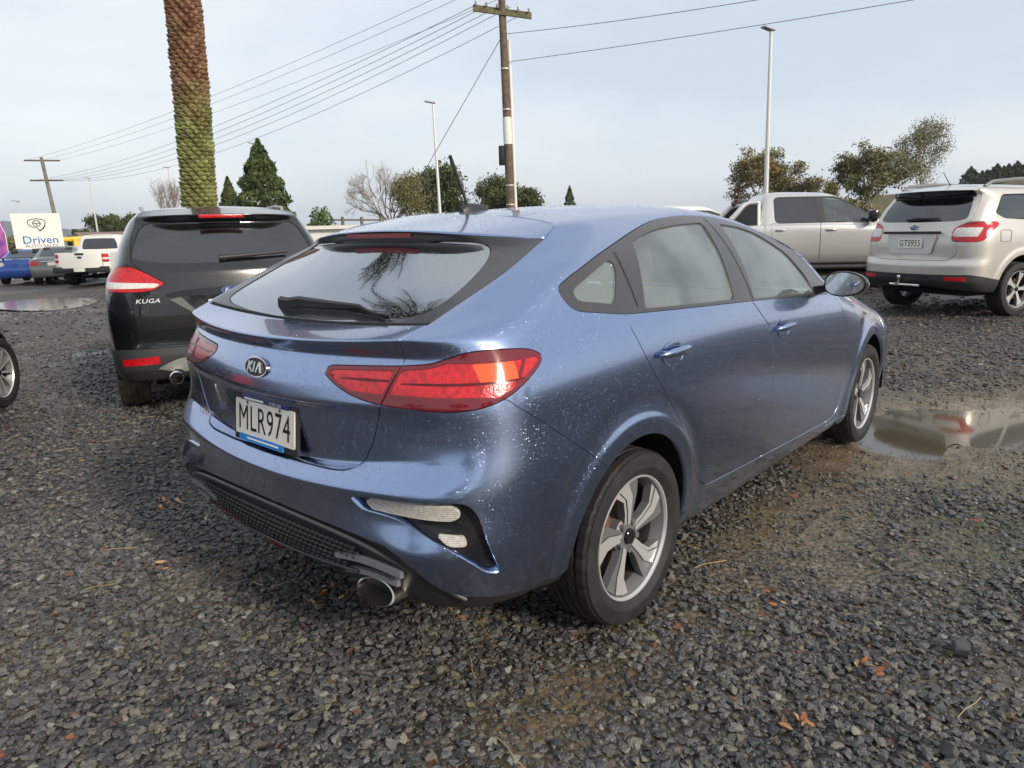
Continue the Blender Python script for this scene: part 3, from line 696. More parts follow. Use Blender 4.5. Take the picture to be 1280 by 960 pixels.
# side windows: black surround, then the panes inside it
dlo = roundpoly([(-.312, 1.200, .03), (-.281, 1.132, .05), (-.023, 1.097, .05), (.376, 1.079), (.938, 1.055), (1.707, 1.013), (1.98, .997, .02), (2.02, 1.03, .02), (1.792, 1.204, .1), (1.58, 1.30, .1), (1.376, 1.351, .1), (1.173, 1.389), (.954, 1.412), (.703, 1.416), (.493, 1.404, .08), (.338, 1.378, .08), (.199, 1.346, .05), (-.048, 1.285, .05), (-.225, 1.232, .04)], .06)
D, _ = K.take(side_f(dlo), .003, where=lambda s: s.V[:, 1] > .55)
qg, D = K.take(side_f(roundpoly([(-.243, 1.19), (-.235, 1.158), (-.06, 1.133), (.012, 1.217, .03), (.03, 1.255), (.01, 1.272), (-.084, 1.243)], .022)), 0, src=D)
rg, D = K.take(side_f(roundpoly([(.205, 1.323, .02), (.357, 1.357, .08), (.56, 1.378, .1), (.828, 1.386, .02), (.775, 1.076, .012), (.10, 1.104, .012)], .02)), 0, src=D)
fg, D = K.take(side_f(roundpoly([(.985, 1.378, .02), (1.22, 1.362, .1), (1.40, 1.318, .1), (1.60, 1.222, .1), (1.75, 1.10, .04), (1.765, 1.022, .02), (.972, 1.063, .012)], .02)), 0, src=D)
for sd_ in (1, -1):
    for sh_, nm in ((qg, 'quarter_window'), (rg, 'rear_door_window'), (fg, 'front_door_window')):
        pane(nm, sh_, M_glass_side, CAR, side=sd_, inset=.008)
    panel('window_surround', D, M_trim, CAR, both=False, side=sd_, rim=.014, inset=.001)
# split lines of the black frames at the pillars
def side_strip(pts, wd=.004, out_=.0015):
    """thin dark strip along side points (x,z) lying on the body side"""
    for sg in (1, -1):
        pil = MB(); V = []; F = []
        for (x, z) in pts:
            i = np.argmin((kb.V[:, 0]-x)**2+(kb.V[:, 2]-z)**2+np.where(kb.V[:, 1] < .5, 9, 0)); y = kb.V[i, 1]+out_
            V += [(x-wd/2, sg*y, z), (x+wd/2, sg*y, z)]
        F = [(2*k, 2*k+1, 2*k+3, 2*k+2) for k in range(len(pts)-1)]; pil.add(V, F); pil.build('pillar_joint', M_dark, CAR, smooth=False)
side_strip([(.885+(.952-.885)*(1-t), 1.405-(1.405-1.06)*(1-t)*1.0) for t in np.linspace(1, 0, 12)], .005)
side_strip([(.06+.0*t, 1.115+t*.18) for t in np.linspace(0, 1, 8)], .004)
# tail lamps before the tailgate, so the lamp outline crosses it
LAMP = [(-.841, .328, .981, .01), (-.829, .344, 1.003, .012), (-.798, .484, 1.011), (-.772, .589, 1.017), (-.738, .685, 1.027, .03), (-.714, .724, 1.044, .02), (-.68, .762, 1.060, .03), (-.619, .811, 1.064, .06), (-.534, .838, 1.057, .04), (-.492, .845, 1.044, .02), (-.468, .853, 1.026, .015), (-.505, .861, .999, .03), (-.57, .865, .966, .04), (-.629, .856, .936, .05), (-.697, .819, .914, .06), (-.751, .754, .908, .05), (-.815, .575, .911, .03), (-.835, .466, .924, .05), (-.843, .387, .95, .03)]
lampf = diag_f(LAMP, .02, 4)
inz = lambda s: (s.V[:, 2] > .85) & (s.V[:, 2] < 1.12) & (s.V[:, 0] < -.40)
lamp, _ = K.take(lampf, .0035, where=inz)
TG = [(-.2, .690), (.20, .691), (.37, .697), (.440, .708, .04), (.478, .745, .04), (.513, .805), (.539, .876), (.562, .912), (.582, .963), (.592, 1.013), (.604, 1.095), (.604, 1.5), (-.2, 1.5)]
TGp = roundpoly(TG, .03)
def tgf(s):
    lo = sdf(TGp, s.V[:, [1, 2]]); hi = (s.UV[:, 0]-UA)*.012
    hi = np.where(s.UV[:, 1] > 18.0, (s.UV[:, 1]-18)*.03+0*hi, hi) if False else hi
    return np.where(s.UV[:, 1] < 12.95, np.where(s.V[:, 0] < -.3, lo, .3), hi)
gate, _ = K.take(tgf, .005, where=lambda s: s.V[:, 0] < .4)
lin, lout = lamp.cut(tgf(lamp)+.003); lout = lout.cut(tgf(lout)-.003)[1]
rgp = roundpoly([(-.5, 1.108, 0), (.15, 1.111), (.318, 1.117), (.497, 1.133, .03), (.571, 1.15, .03), (.586, 1.19, .05), (.566, 1.254, .06), (.535, 1.30, .05), (.49, 1.333, .04), (.40, 1.3415, .04), (-.5, 1.3415, 0)], .04)
bglass, gate = K.take(rear_f(rgp), .002, where=lambda s: s.UV[:, 1] < 16.3, src=gate)
# black spoiler underside and D-pillar garnish: everything between deck edge and spoiler tip outside the glass
garn, gate = K.take(lambda s: np.maximum((14.0-s.UV[:, 1])*.02, (s.UV[:, 1]-17.02)*.02), .002, src=gate)
M_garn = mat('wet_satin_black_panel', (.030, .030, .034), rough=.28, coat=.35, drops=.5)
GATE = panel('tailgate', gate, M_blue, CAR, rim=.014)
panel('rear_spoiler_underside', garn, M_garn, CAR, rim=.012, inset=.001)
pane('rear_window', bglass, M_glass_rear, CAR, both=True, inset=.004)
# tail lamp lenses: smoked rim, red bands, dividing line, amber cell
def lamp_build(sh, inner):
    """split a lens into bands"""
    res = []
    f0 = lampf(sh); core, rim_ = sh.cut(np.maximum(f0+.011, -(np.abs(tgf(sh))-.009)))
    res.append((rim_, M_lamp_dark, 'lens_edge'))
    z = core.V[:, 2]; xx = core.V[:, 0]
    zl = .976+.006*np.clip((core.V[:, 0]+.84)/.35, 0, 1)
    line, core2 = core.cut(np.abs(z-zl)-.0034)
    res.append((line, M_lamp_line, 'divider'))
    zl2 = .976+.006*np.clip((core2.V[:, 0]+.84)/.35, 0, 1)
    up, lo = core2.cut(zl2-core2.V[:, 2])
    if not inner:
        # darker lower zone, tilted outer cells
        dk, lo = lo.cut(np.maximum(lo.V[:, 2]-.945+.10*np.clip(lo.V[:, 0]+.70, 0, 1), lo.V[:, 0]+.64))
        res.append((dk, M_lamp_dark, 'smoked_cell'))
        g = lambda s: np.abs(s.V[:, 0]+.575-(s.V[:, 2]-.99)*.75)-.006
        a_, lo = lo.cut(g(lo)); res.append((a_, M_lamp_dark, 'smoked_bar'))
        am, up = up.cut(np.maximum(np.abs(up.V[:, 0]+.63)-.05, up.V[:, 2]-1.03+.2*(up.V[:, 0]+.6)*0)); res.append((am, M_lamp_amber, 'turn_signal_cell'))
        dk, up = up.cut(np.maximum(1.030-up.V[:, 2]+.3*(up.V[:, 0]+.58)*0, up.V[:, 0]+.50)); res.append((dk, M_lamp_dark, 'smoked_top'))
        a_, up = up.cut(g(up)); res.append((a_, M_lamp_dark, 'smoked_bar'))
    else:
        dk, lo = lo.cut(lo.V[:, 2]-.942); res.append((dk, M_lamp_dark, 'smoked_cell'))
    res.append((up, M_lamp_red, 'reflector_band')); res.append((lo, M_lamp_red, 'reflector_band'))
    return res
for sd_ in (1, -1):
    for sh_, inner in ((lin, True), (lout, False)):
        L = lamp_build(sh_, inner)
        root = panel('tail_lamp', L[0][0], L[0][1], CAR, both=False, side=sd_, rim=.016, inset=-.0015)
        for s_, m_, nm in L[1:]:
            panel(nm, s_, m_, root, both=False, side=sd_, rim=.002, inset=.001 if nm in ('reflector_band', 'turn_signal_cell') else -.0012)
# rear bumper: paint, black lower apron, lamp recess
def bumpf(s):
    t_ = (s.V[:, 0]+s.V[:, 1])*Q2
    zl = np.interp(t_, [-.7, .16, .264, .368, .474, .56], [.96, .934, .85, .755, .652, .56])
    return np.maximum(s.V[:, 2]-zl, s.V[:, 0]+.12)
bump, _ = K.take(bumpf, .0035)
FOG = [(-.877, .458, .640, .006), (-.866, .535, .654, .02), (-.81, .735, .667, .05), (-.76, .81, .669, .03), (-.737, .833, .640, .03), (-.662, .847, .445, .012), (-.70, .834, .448, .02), (-.78, .797, .530, .06), (-.849, .652, .604, .05), (-.872, .5, .606, .02)]
fogf = diag_f(FOG, .02, 4)
fog, bump = K.take(fogf, 0, where=lambda s: s.V[:, 0] < -.5, src=bump)
def lowf(s):
    zl = np.interp(s.V[:, 1], [0, .144, .462, .60, .65, .689, .729, .757, .80, .9], [.527, .527, .525, .522, .505, .468, .408, .378, .366, .33])
    return s.V[:, 2]-zl
apron, bump = K.take(lowf, .003, src=bump)
panel('rear_bumper', bump, M_blue, CAR, rim=.034)
panel('bumper_apron', apron, M_black, CAR, rim=.02, inset=.010)
fl1 = diag_f([(-.870, .508, .630, .01), (-.862, .564, .646, .01), (-.781, .789, .652, .02), (-.766, .807, .625, .02), (-.785, .785, .611, .01), (-.868, .531, .608, .008)], .01)
fl2 = diag_f([(-.818, .744, .580, .01), (-.762, .813, .571, .012), (-.756, .817, .540, .012), (-.797, .779, .546, .01)], .01)
M_rev = ribbed('ribbed_clear_lens', (.56, .53, .48), (.06, .055, .05))
w1, fogr = fog.cut(fl1(fog)); w2, fogr = fogr.cut(fl2(fogr))
for sd_ in (1, -1):
    ho = panel('bumper_lamp_housing', fogr, M_black_gloss, CAR, both=False, side=sd_, rim=.012, inset=.030)
    panel('reversing_lamp', w1, M_rev, ho, both=False, side=sd_, rim=.03, inset=.012)
    panel('fog_lamp', w2, M_rev, ho, both=False, side=sd_, rim=.02, inset=.014)
# doors, wing, sill; the rest is the body shell
rdoor = roundpoly([(-.02, 1.20, 0), (-.018, 1.06, .02), (.023, .964, .1), (.084, .88, .1), (.247, .70, .1), (.40, .468, .06), (.455, .395, .05), (.53, .353, .05), (1.092, .328, .01), (1.092, .442, .1), (1.10, .707, .1), (1.083, .924, .08), (1.017, .973, .05), (.930, 1.06, 0), (.93, 1.2, 0)], .03)
fdoor = roundpoly([(.93, 1.2, 0), (.931, 1.06, 0), (1.018, .974, .05), (1.084, .924, .08), (1.101, .707, .1), (1.093, .442, .1), (1.093, .328, .01), (2.09, .285, .08), (2.155, .33, .05), (2.218, .514, .1), (2.191, .791, .1), (2.11, .915, .06), (2.06, 1.04, .0), (2.06, 1.2, 0)], .03)
onside = lambda s: (s.V[:, 1] > .7)
rd, _ = K.take(side_f(rdoor), .0045, where=onside)
fd, _ = K.take(side_f(fdoor), .0045, where=onside)
wing, _ = K.take(lambda s: np.maximum(np.maximum(2.0-s.V[:, 0], .26-s.V[:, 2]), s.V[:, 0]-3.08), .004, where=lambda s: s.V[:, 1] > .5)
nose, _ = K.take(lambda s: 2.4-s.V[:, 0], 0)
for sd_ in (1, -1):
    for sh_, nm, hx, hz in ((rd, 'rear_door', .205, .945), (fd, 'front_door', 1.222, .912)):
        dr = panel(nm, sh_, M_blue, CAR, both=False, side=sd_, rim=.014)
        # scooped handle: dark cup below a body coloured bar
        i = np.argmin((kb.V[:, 0]-hx)**2+(kb.V[:, 2]-hz)**2+np.where(kb.V[:, 1] < .5, 9, 0)); yb = kb.V[i, 1]
        cup = MB(); n_ = 22; P_ = []
        for k in range(n_):
            a = 2*math.pi*k/n_; P_.append((hx+.075*math.cos(a)*(1 if math.cos(a) > 0 else 1), hz-.006+.042*math.sin(a)))
        ysf = lambda x, z: kb.V[np.argmin((kb.V[:, 0]-x)**2+(kb.V[:, 2]-z)**2+np.where(kb.V[:, 1] < .5, 9, 0)), 1]
        ring = [(x, sd_*(ysf(x, z)+.0022), z) for x, z in P_]; mid = [(hx+(x-hx)*.8, sd_*(yb-.0005), hz-.004+(z-hz)*.8) for x, z in P_]
        cup.add(ring+mid+[(hx, sd_*(yb-.004), hz-.006)], [(k, (k+1) % n_, n_+(k+1) % n_, n_+k) for k in range(n_)]+[(n_+k, n_+(k+1) % n_, 2*n_) for k in range(n_)])
        cup.build('handle_cup', M_black_gloss if False else M_blue, dr)
        hb = MB(); pts = []; L = 15
        for k in range(L):
            t = k/(L-1)*2-1; pts.append((hx+t*.108, sd_*(yb+.012+.024*(1-t*t)**.6), hz+.006-.004*t*t))
        V_ = []; F_ = []; m_ = 10
        for k, p_ in enumerate(pts):
            t = k/(L-1)*2-1; e = max(.12, (1-abs(t)**3.5))
            for j in range(m_):
                a = 2*math.pi*j/m_; V_.append((p_[0], p_[1]+sd_*.010*e*math.cos(a), p_[2]+.0165*e*math.sin(a)))
        for k in range(L-1):
            for j in range(m_): F_.append((k*m_+j, k*m_+(j+1) % m_, (k+1)*m_+(j+1) % m_, (k+1)*m_+j))
        F_ += [tuple(range(m_)), tuple((L-1)*m_+j for j in range(m_))]
        hb.add(V_, F_)
        hb.add([(hx-.085, sd_*(yb-.002), hz-.01), (hx-.085, sd_*(yb+.024), hz-.01), (hx-.06, sd_*(yb+.03), hz-.01), (hx-.06, sd_*(yb-.002), hz-.01), (hx-.085, sd_*(yb-.002), hz+.012), (hx-.085, sd_*(yb+.024), hz+.012), (hx-.06, sd_*(yb+.03), hz+.012), (hx-.06, sd_*(yb-.002), hz+.012)], [(0, 1, 2, 3), (4, 5, 6, 7), (0, 1, 5, 4), (2, 3, 7, 6), (1, 2, 6, 5), (0, 3, 7, 4)])
        hb.add([(hx+.085, sd_*(yb-.002), hz-.01), (hx+.085, sd_*(yb+.024), hz-.01), (hx+.06, sd_*(yb+.03), hz-.01), (hx+.06, sd_*(yb-.002), hz-.01), (hx+.085, sd_*(yb-.002), hz+.012), (hx+.085, sd_*(yb+.024), hz+.012), (hx+.06, sd_*(yb+.03), hz+.012), (hx+.06, sd_*(yb-.002), hz+.012)], [(0, 1, 2, 3), (4, 5, 6, 7), (0, 1, 5, 4), (2, 3, 7, 6), (1, 2, 6, 5), (0, 3, 7, 4)])
        hb.build('door_handle', M_blue, dr, auto=50)
    panel('front_wing', wing, M_blue, CAR, both=False, side=sd_, rim=.02)
panel('front_bumper', nose, M_blue, CAR, rim=.01)
panel('body_shell', K.rest, M_blue, CAR, rim=.022)
tag(panel('shut_line_seal', join_sheets(K.seams), M_dark, CAR, rim=0), kind='stuff')
# windscreen and bonnet
edge = np.array([KIA_ROWS[i]['E'] for i in (13, 14, 15, 16, 17, 18)], float); te = np.linspace(0, 1, len(edge)); tt = np.linspace(0, 1, 24)
edge = np.stack([hermite(te, edge[:, i], tt) for i in range(3)], -1)
cen = np.stack([2.22+(1.15-2.22)*tt+.03*np.sin(tt*math.pi), 0*tt, 1.0+(1.452-1.0)*tt+.02*np.sin(tt*math.pi)], -1)
G = np.stack([np.stack([cen[:, 0]+(edge[:, 0]-cen[:, 0])*s**2.2, edge[:, 1]*s, cen[:, 2]+(edge[:, 2]-cen[:, 2])*s**2], -1) for s in np.linspace(0, 1, 20)], 1)
ws = grid_sheet(G); ws.N = -ws.N if ws.N[:, 0].mean() < 0 else ws.N
ws.F = [f[::-1] for f in ws.F] if np.cross(ws.V[ws.F[0][1]]-ws.V[ws.F[0][0]], ws.V[ws.F[0][2]]-ws.V[ws.F[0][0]])[0] < 0 else ws.F
pane('windscreen', ws, M_glass_clear, CAR, both=True, inset=.0)
hood_edge = np.concatenate([row_curve(KIA_ROWS[13])[k][(0 if i == 0 else 1):] for i, k in enumerate(('fside', 'fcorner', 'front'))])
he = hood_edge[np.linspace(0, len(hood_edge)-1, 50).astype(int)]
cw = np.stack([2.10+.14*(1-np.linspace(1, 0, 50)**2), .825*np.linspace(1, 0, 50), .995+.01*(1-np.linspace(1, 0, 50)**2)], -1)
G = np.stack([cw*(1-t)+he*t+np.array([0, 0, .045])*math.sin(math.pi*t)*(1-(np.linspace(1, 0, 50)**4))[:, None] for t in np.linspace(0, 1, 30)])
hd = grid_sheet(G)
if hd.N[:, 2].mean() < 0: hd.N *= -1; hd.F = [f[::-1] for f in hd.F]
panel('bonnet', hd, M_blue, CAR, rim=.008)
# wheel-arch liners, floor
un = MB()
for xc, zc, r in ARC:
    for sg in (1, -1): arch_liner(un, xc, zc, r+.006, sg*.52, sg*.87, -6, 186)
un.box((-.50, -.55, .27), (3.30, .55, .30)); un.box((-.40, -.84, .21), (3.0, .84, .30)) if False else None
un.box((.42, -.83, .215), (2.28, .83, .24)); un.box((-.72, -.45, .335), (-.4, .45, .37))
un.build('underbody', M_dark, CAR, smooth=False)
ww = wheel(CAR, (0, -.785, .315), style='kia')
ww.rotation_euler[1] = rad(-4)
wheel_copy(ww, CAR, (2.70, -.775, .315)).rotation_euler[1] = rad(4)
wheel_copy(ww, CAR, (0, .785, .315), flip=True); wheel_copy(ww, CAR, (2.70, .775, .315), flip=True)
# ---- tailgate furniture
sx0 = lambda z_: float(kb.V[np.argmin(kb.V[:, 1]**2*50+(kb.V[:, 2]-z_)**2+np.where(kb.V[:, 0] > -.5, 9, 0)), 0])
fr = Frame((sx0(.72)+.004*0-.004, 0, .782), (0, -1, 0), (math.sin(.10), 0, math.cos(.10)))
pl = MB(); frect(pl, fr, -.192, .192, -.082, .074, 0, .010, 0, .008); frect(pl, fr, -.18, .18, -.060, .060, .008, .0135, 1, .006)
frect(pl, fr, -.155, .115, -.081, -.058, .010, .0150, 2, .002); frect(pl, fr, -.14, .15, .0585, .0735, .009, .0145, 3, .002)
pl.build('number_plate', [M_black, M_plate, M_blue_strip, M_navy], GATE, auto=20)
tx = MB(); put_text(tx, fr, 'MLR974', .122, 0, .0, .0142, 0, sx=.74, spacing=1.08)
tx.build('plate_characters', M_ink, GATE.children[-1] if False else [c for c in CAR.children if c.name.startswith('tailgate')][0], smooth=False)
tx = MB(); put_text(tx, fr, '07 878 1289', .014, .07, .066, .0152); tx.build('dealer_lettering', M_white, GATE, smooth=False)
tx = MB(); frect(tx, fr, -.12, .0, .062, .069, .0146, .0150, 0, .001); tx.build('dealer_strip_line', M_white, GATE, smooth=False)
tx = MB(); frect(tx, fr, -.105, .09, -.072, -.066, .0151, .0155, 0, .001); tx.build('dealer_strip_line', M_white, GATE, smooth=False)
for sx_ in (-.10, .10): bd = MB(); fdisc(bd, fr, .0055, .0055, .0135, .0165, 0, 12, sx_, .052); bd.build('plate_screw', M_steel, GATE)
fl = Frame((sx0(.967)-.0015, 0, .967), (0, -1, 0), (.20, 0, 1))
lg = MB(); fdisc(lg, fl, .066, .034, -.004, .007, 0, 40); fdisc(lg, fl, .060, .029, .006, .009, 1, 40)
for a, b in (((-.040, -.017), (-.033, .017)), ((-.036, -.001), (-.012, .017)), ((-.034, .003), (-.014, -.017)), ((-.006, -.017), (.001, .017)), ((.009, -.017), (.027, .017)), ((.027, .017), (.036, -.017))):
    stroke(lg, fl, a, b, .0075, .0115, 0)
lg.build('emblem', [M_chrome, M_ink], GATE, auto=30)
fc = Frame((-.856, .405, .754), (-.10, -1, 0), (.10, 0, 1))
ct = MB(); put_text(ct, fc, 'CERATO', .030, 0, 0, .006, 0, sx=1.05, spacing=1.1, bold=.0012); V0 = len(ct.V)
ct.build('model_lettering', mat('pale_chrome', (.75, .74, .70), rough=.3, metal=.3), GATE, smooth=False)
# high brake lamp in the spoiler's rear face
def on_rear(y, z, out_=0.):
    i = np.argmin((kb.V[:, 1]-abs(y))**2+(kb.V[:, 2]-z)**2+np.where(kb.V[:, 0] > -.2, 9, 0)+np.where(kb.UV[:, 1] > 17.1, 1, 0)); p_ = kb.V[i]+kb.N[i]*out_
    return (p_[0], math.copysign(p_[1], y) if y else 0., p_[2])
bl = MB(); V_ = []
for k in range(17):
    y = -.18+.36*k/16
    for z, o_ in ((1.357, .002), (1.357, .0045), (1.373, .0045), (1.373, .002)):
        x = -.362+.17*y*y*0+(.0)
        i = np.argmin((kb.V[:, 1]-abs(y))**2+(kb.V[:, 2]-z)**2*3+np.where((kb.UV[:, 1] < 16) | (kb.UV[:, 1] > 17.02), 9, 0))
        V_.append((kb.V[i, 0]-o_, y, z))
bl.add(V_, [(4*k+j, 4*k+(j+1) % 4, 4*k+4+(j+1) % 4, 4*k+4+j) for k in range(16) for j in range(4)]+[(0, 1, 2, 3), (64, 65, 66, 67)])
bl.build('high_brake_lamp', mat('dark_red_lens', (.30, .01, .02), rough=.15, coat=.5), GATE)
# wiper
wp = MB()
def on_glass(y, z): 
    i = np.argmin((kb.V[:, 1]-abs(y))**2+(kb.V[:, 2]-z)**2+np.where((kb.UV[:, 1] < 14) | (kb.UV[:, 1] > 16.2), 9, 0)); return kb.V[i]*[1, np.sign(y) if y else 0, 1], kb.N[i]*[1, np.sign(y) if y else 0, 1]
arm = []; 
for t in np.linspace(0, 1, 12):
    y = .11-.56*t; z = 1.128+.012*math.sin(t*math.pi)+.0*t; p_, n_ = on_glass(y, z); arm.append((p_, n_, t))
V_ = []; F_ = []
for k, (p_, n_, t) in enumerate(arm):
    h = .030*(1-t)**.8+.011; wd = .026*(1-t)+.010; up = np.array([.35, 0, .94])
    for a, b in ((0.002, -wd/2), (h*.7, -wd/2), (h, 0), (h*.8, wd/2), (0.002, wd/2)): V_.append(p_+n_*a+up*b)
for k in range(len(arm)-1):
    for j in range(5): F_.append((k*5+j, k*5+(j+1) % 5, (k+1)*5+(j+1) % 5, (k+1)*5+j))
F_ += [tuple(range(5)), tuple(len(V_)-5+j for j in range(5))]
wp.add(V_, F_)
V_ = []
for t in np.linspace(0, 1, 9):
    y = .06-.51*t; p_, n_ = on_glass(y, 1.122+.010*math.sin(t*math.pi)); V_ += [tuple(p_+n_*.001), tuple(p_+n_*.014), tuple(p_+n_*.014+np.array([0, 0, -.010])), tuple(p_+n_*.001+np.array([0, 0, -.008]))]
wp.add(V_, [(4*k+j, 4*k+(j+1) % 4, 4*k+4+(j+1) % 4, 4*k+4+j) for k in range(8) for j in range(4)]+[(0, 1, 2, 3), (32, 33, 34, 35)])
wp.build('rear_wiper', M_black, GATE, auto=40)
# aerial
an = MB(); V_ = []; F_ = []
for k in range(9):
    t = k/8; x = .075+.155*t; w_ = .027*math.sin(math.pi*min(1, .12+t*.86))**.6; h = .026*(1-t)**.8*min(1, .25+t*6)+.004; zb = 1.455+.012*min(1, t*1.6)-.010
    for j in range(7):
        a = math.pi*j/6; V_.append((x, w_*math.cos(a), zb+(h+.010)*math.sin(a)))
for k in range(8):
    for j in range(6): F_.append((k*7+j, k*7+j+1, (k+1)*7+j+1, (k+1)*7+j))
F_ += [tuple(range(7)), tuple(56+j for j in range(7))]
an.add(V_, F_); an.tube([(.105, 0, 1.485), (.10, 0, 1.50), (.028, 0, 1.655), (.024, 0, 1.664)], [.009, .006, .0075, .006], 10)
an.build('roof_aerial', M_black, CAR, auto=45)
# door mirrors
for sg in (-1, 1):
    mb = MB(); V_ = []; F_ = []; n_ = 28; prof = []
    for k in range(n_):
        a = 2*math.pi*k/n_; c_, s_ = math.cos(a), math.sin(a); rr_ = (abs(c_)**2.6+abs(s_)**2.6)**(-1/2.6)
        yy = .098*c_*rr_; zz = .064*s_*rr_*(1.0-.22*max(0, c_)) ; prof.append((yy, zz))
    lay = [(-.004, .90), (0, .98), (.012, 1.0), (.05, .98), (.09, .86), (.12, .62), (.135, .25)]
    for d_, s_ in lay:
        for yy, zz in prof: V_.append((1.775+d_+yy*.10, sg*(.975+yy*s_), 1.068+zz*s_-d_*.06))
    for i in range(len(lay)-1):
        for k in range(n_): F_.append((i*n_+k, i*n_+(k+1) % n_, (i+1)*n_+(k+1) % n_, (i+1)*n_+k))
    F_.append(tuple((len(lay)-1)*n_+k for k in range(n_)))
    b0 = len(F_); mb.add(V_, F_, 0)
    mb.add([(1.78, sg*.80, 1.005), (1.80, sg*.905, 1.03), (1.86, sg*.905, 1.03), (1.92, sg*.80, 1.005), (1.78, sg*.80, 1.045), (1.80, sg*.905, 1.065), (1.86, sg*.905, 1.065), (1.92, sg*.80, 1.045)], [(0, 1, 2, 3), (4, 5, 6, 7), (0, 1, 5, 4), (2, 3, 7, 6), (1, 2, 6, 5), (0, 3, 7, 4)], 0)
    mr_ = mb.build('door_mirror', M_black_gloss, CAR, auto=50)
    g_ = MB(); g_.add([(1.772-.0035+yy*.10*.9, sg*(.975+yy*.90), 1.068+zz*.88) for yy, zz in prof], [tuple(range(n_))]); g_.build('mirror_glass', M_mirror, mr_)
    if sg: 
        s_ = MB(); s_.bbox((1.80, sg*1.055-.014, 1.045), (1.86, sg*1.055+.018, 1.075), .008); s_.build('side_repeater', M_lamp_clear, mr_)
# apron details: honeycomb mesh, grey exhaust finishers, tail pipe, reflector
def on_low(y, z, out_=0.):
    i = np.argmin((kb.V[:, 1]-abs(y))**2+(kb.V[:, 2]-z)**2+np.where(kb.V[:, 0] > -.5, 9, 0)); p_ = kb.V[i]; n_ = kb.N[i]
    # interpolate x locally for smoothness
    return np.array([p_[0], y, z])+n_*[1, np.sign(y) if y else 0, 1]*out_
def usm(P, it=30):
    P = np.array(P, float)
    for _ in range(it): P[1:-1] = (P[:-2]+2*P[1:-1]+P[2:])/4
    return P
apr = [c for c in CAR.children if c.name.startswith('bumper_apron')][0]
gm = MB()
for r_ in range(6):
    z = .482-.0155*r_; nn = 44-abs(r_-3)*2
    for k in range(nn):
        y = (k-(nn-1)/2+(.5 if r_ % 2 else 0))*.0245
        if abs(y) > .50-.02*r_: continue
        a = on_low(y-.0085, z, -.001); b = on_low(y+.0085, z-.0025, -.001); o_ = np.array([-.008, 0, 0]); u_ = np.array([0, 0, .0032])
        gm.add([a+u_, b+u_, b-u_, a-u_, a+u_+o_, b+u_+o_, b-u_+o_, a-u_+o_], [(4, 5, 6, 7), (0, 1, 5, 4), (2, 3, 7, 6), (0, 4, 7, 3), (1, 2, 6, 5)])
gm.build('mesh_grille', mat('grille_plastic', (.05, .05, .053), rough=.3), apr, smooth=False)
bl_ = MB()
pts = [on_low(y, z, .004) for y, z in [(t, np.interp(abs(t), [0, .50, .62, .69, .74, .80], [.515, .510, .500, .445, .385, .352])) for t in np.linspace(-.775, .775, 60)]]
pts = list(usm(pts)); bl_.tube(pts, .007, 8); bl_.build('apron_edge_strip', mat('grey_edge_plastic', (.05, .05, .05), rough=.3, drops=.3), apr, auto=60)
bl_ = MB(); pts = [on_low(t, np.interp(abs(t), [0, .36, .46], [.385, .39, .405]), .006) for t in np.linspace(-.46, .46, 30)]; pts = list(usm(pts)); bl_.tube(pts, .006, 6); bl_.build('grille_lip', M_black_gloss, apr)
for sg in (-1, 1):
    fn = MB()
    for (y0, y1, z0, z1, th) in ((.37, .635, .436, .438, .0105), (.395, .605, .389, .398, .0095)):
        V_ = []; C_ = []
        for k in range(9):
            t = k/8; y = y0+(y1-y0)*t; z = z0+(z1-z0)*t+.020*math.sin(math.pi*t); p_ = on_low(sg*y, z, .004); p_[2] = z; p_[1] = sg*y; C_.append(p_)
        for p_ in usm(C_, 12): V_ += [p_+[.01, 0, th], p_+[-.003, 0, th*.9], p_+[-.003, 0, -th*.9], p_+[.01, 0, -th]]
        fn.add(V_, [(4*k+j, 4*k+(j+1) % 4, 4*k+4+(j+1) % 4, 4*k+4+j) for k in range(8) for j in range(4)]+[(0, 1, 2, 3), (32, 33, 34, 35)])
    fn.build('exhaust_finisher', mat('finisher_grey', (.16, .165, .18), rough=.38, drops=.4), apr, auto=40)
# oval tail pipe, cut at a slant
tp = MB(); V_ = []; n_ = 28
for (x, s_) in ((-.55, .92), (-.75, 1.), (-.850, 1.02), (-.852, .93), (-.74, .88)):
    for k in range(n_):
        a = 2*math.pi*k/n_; V_.append((x+(.02*math.sin(a) if x < -.80 else 0), -.515+.084*s_*math.cos(a), .350+.031*s_*math.sin(a)))
tp.add(V_, [(i*n_+k, i*n_+(k+1) % n_, (i+1)*n_+(k+1) % n_, (i+1)*n_+k) for i in range(4) for k in range(n_)])
tp.add(V_[4*n_:], [tuple(range(n_))], 1)
tp.build('tail_pipe', [M_steel, M_dark], apr, auto=50)
rf = MB(); rf.bbox((-.872, -.045, .352), (-.85, .045, .370), .006); rf.build('rear_reflector', M_lamp_line, apr)
for y in (-.34, -.2, .2, .34): df = MB(); df.prism([(-.87, .38), (-.72, .29), (-.70, .40)], lambda u, v, h, y=y: (u, y-.006+h, v), .012); df.build('diffuser_fin', M_black, apr, smooth=False)
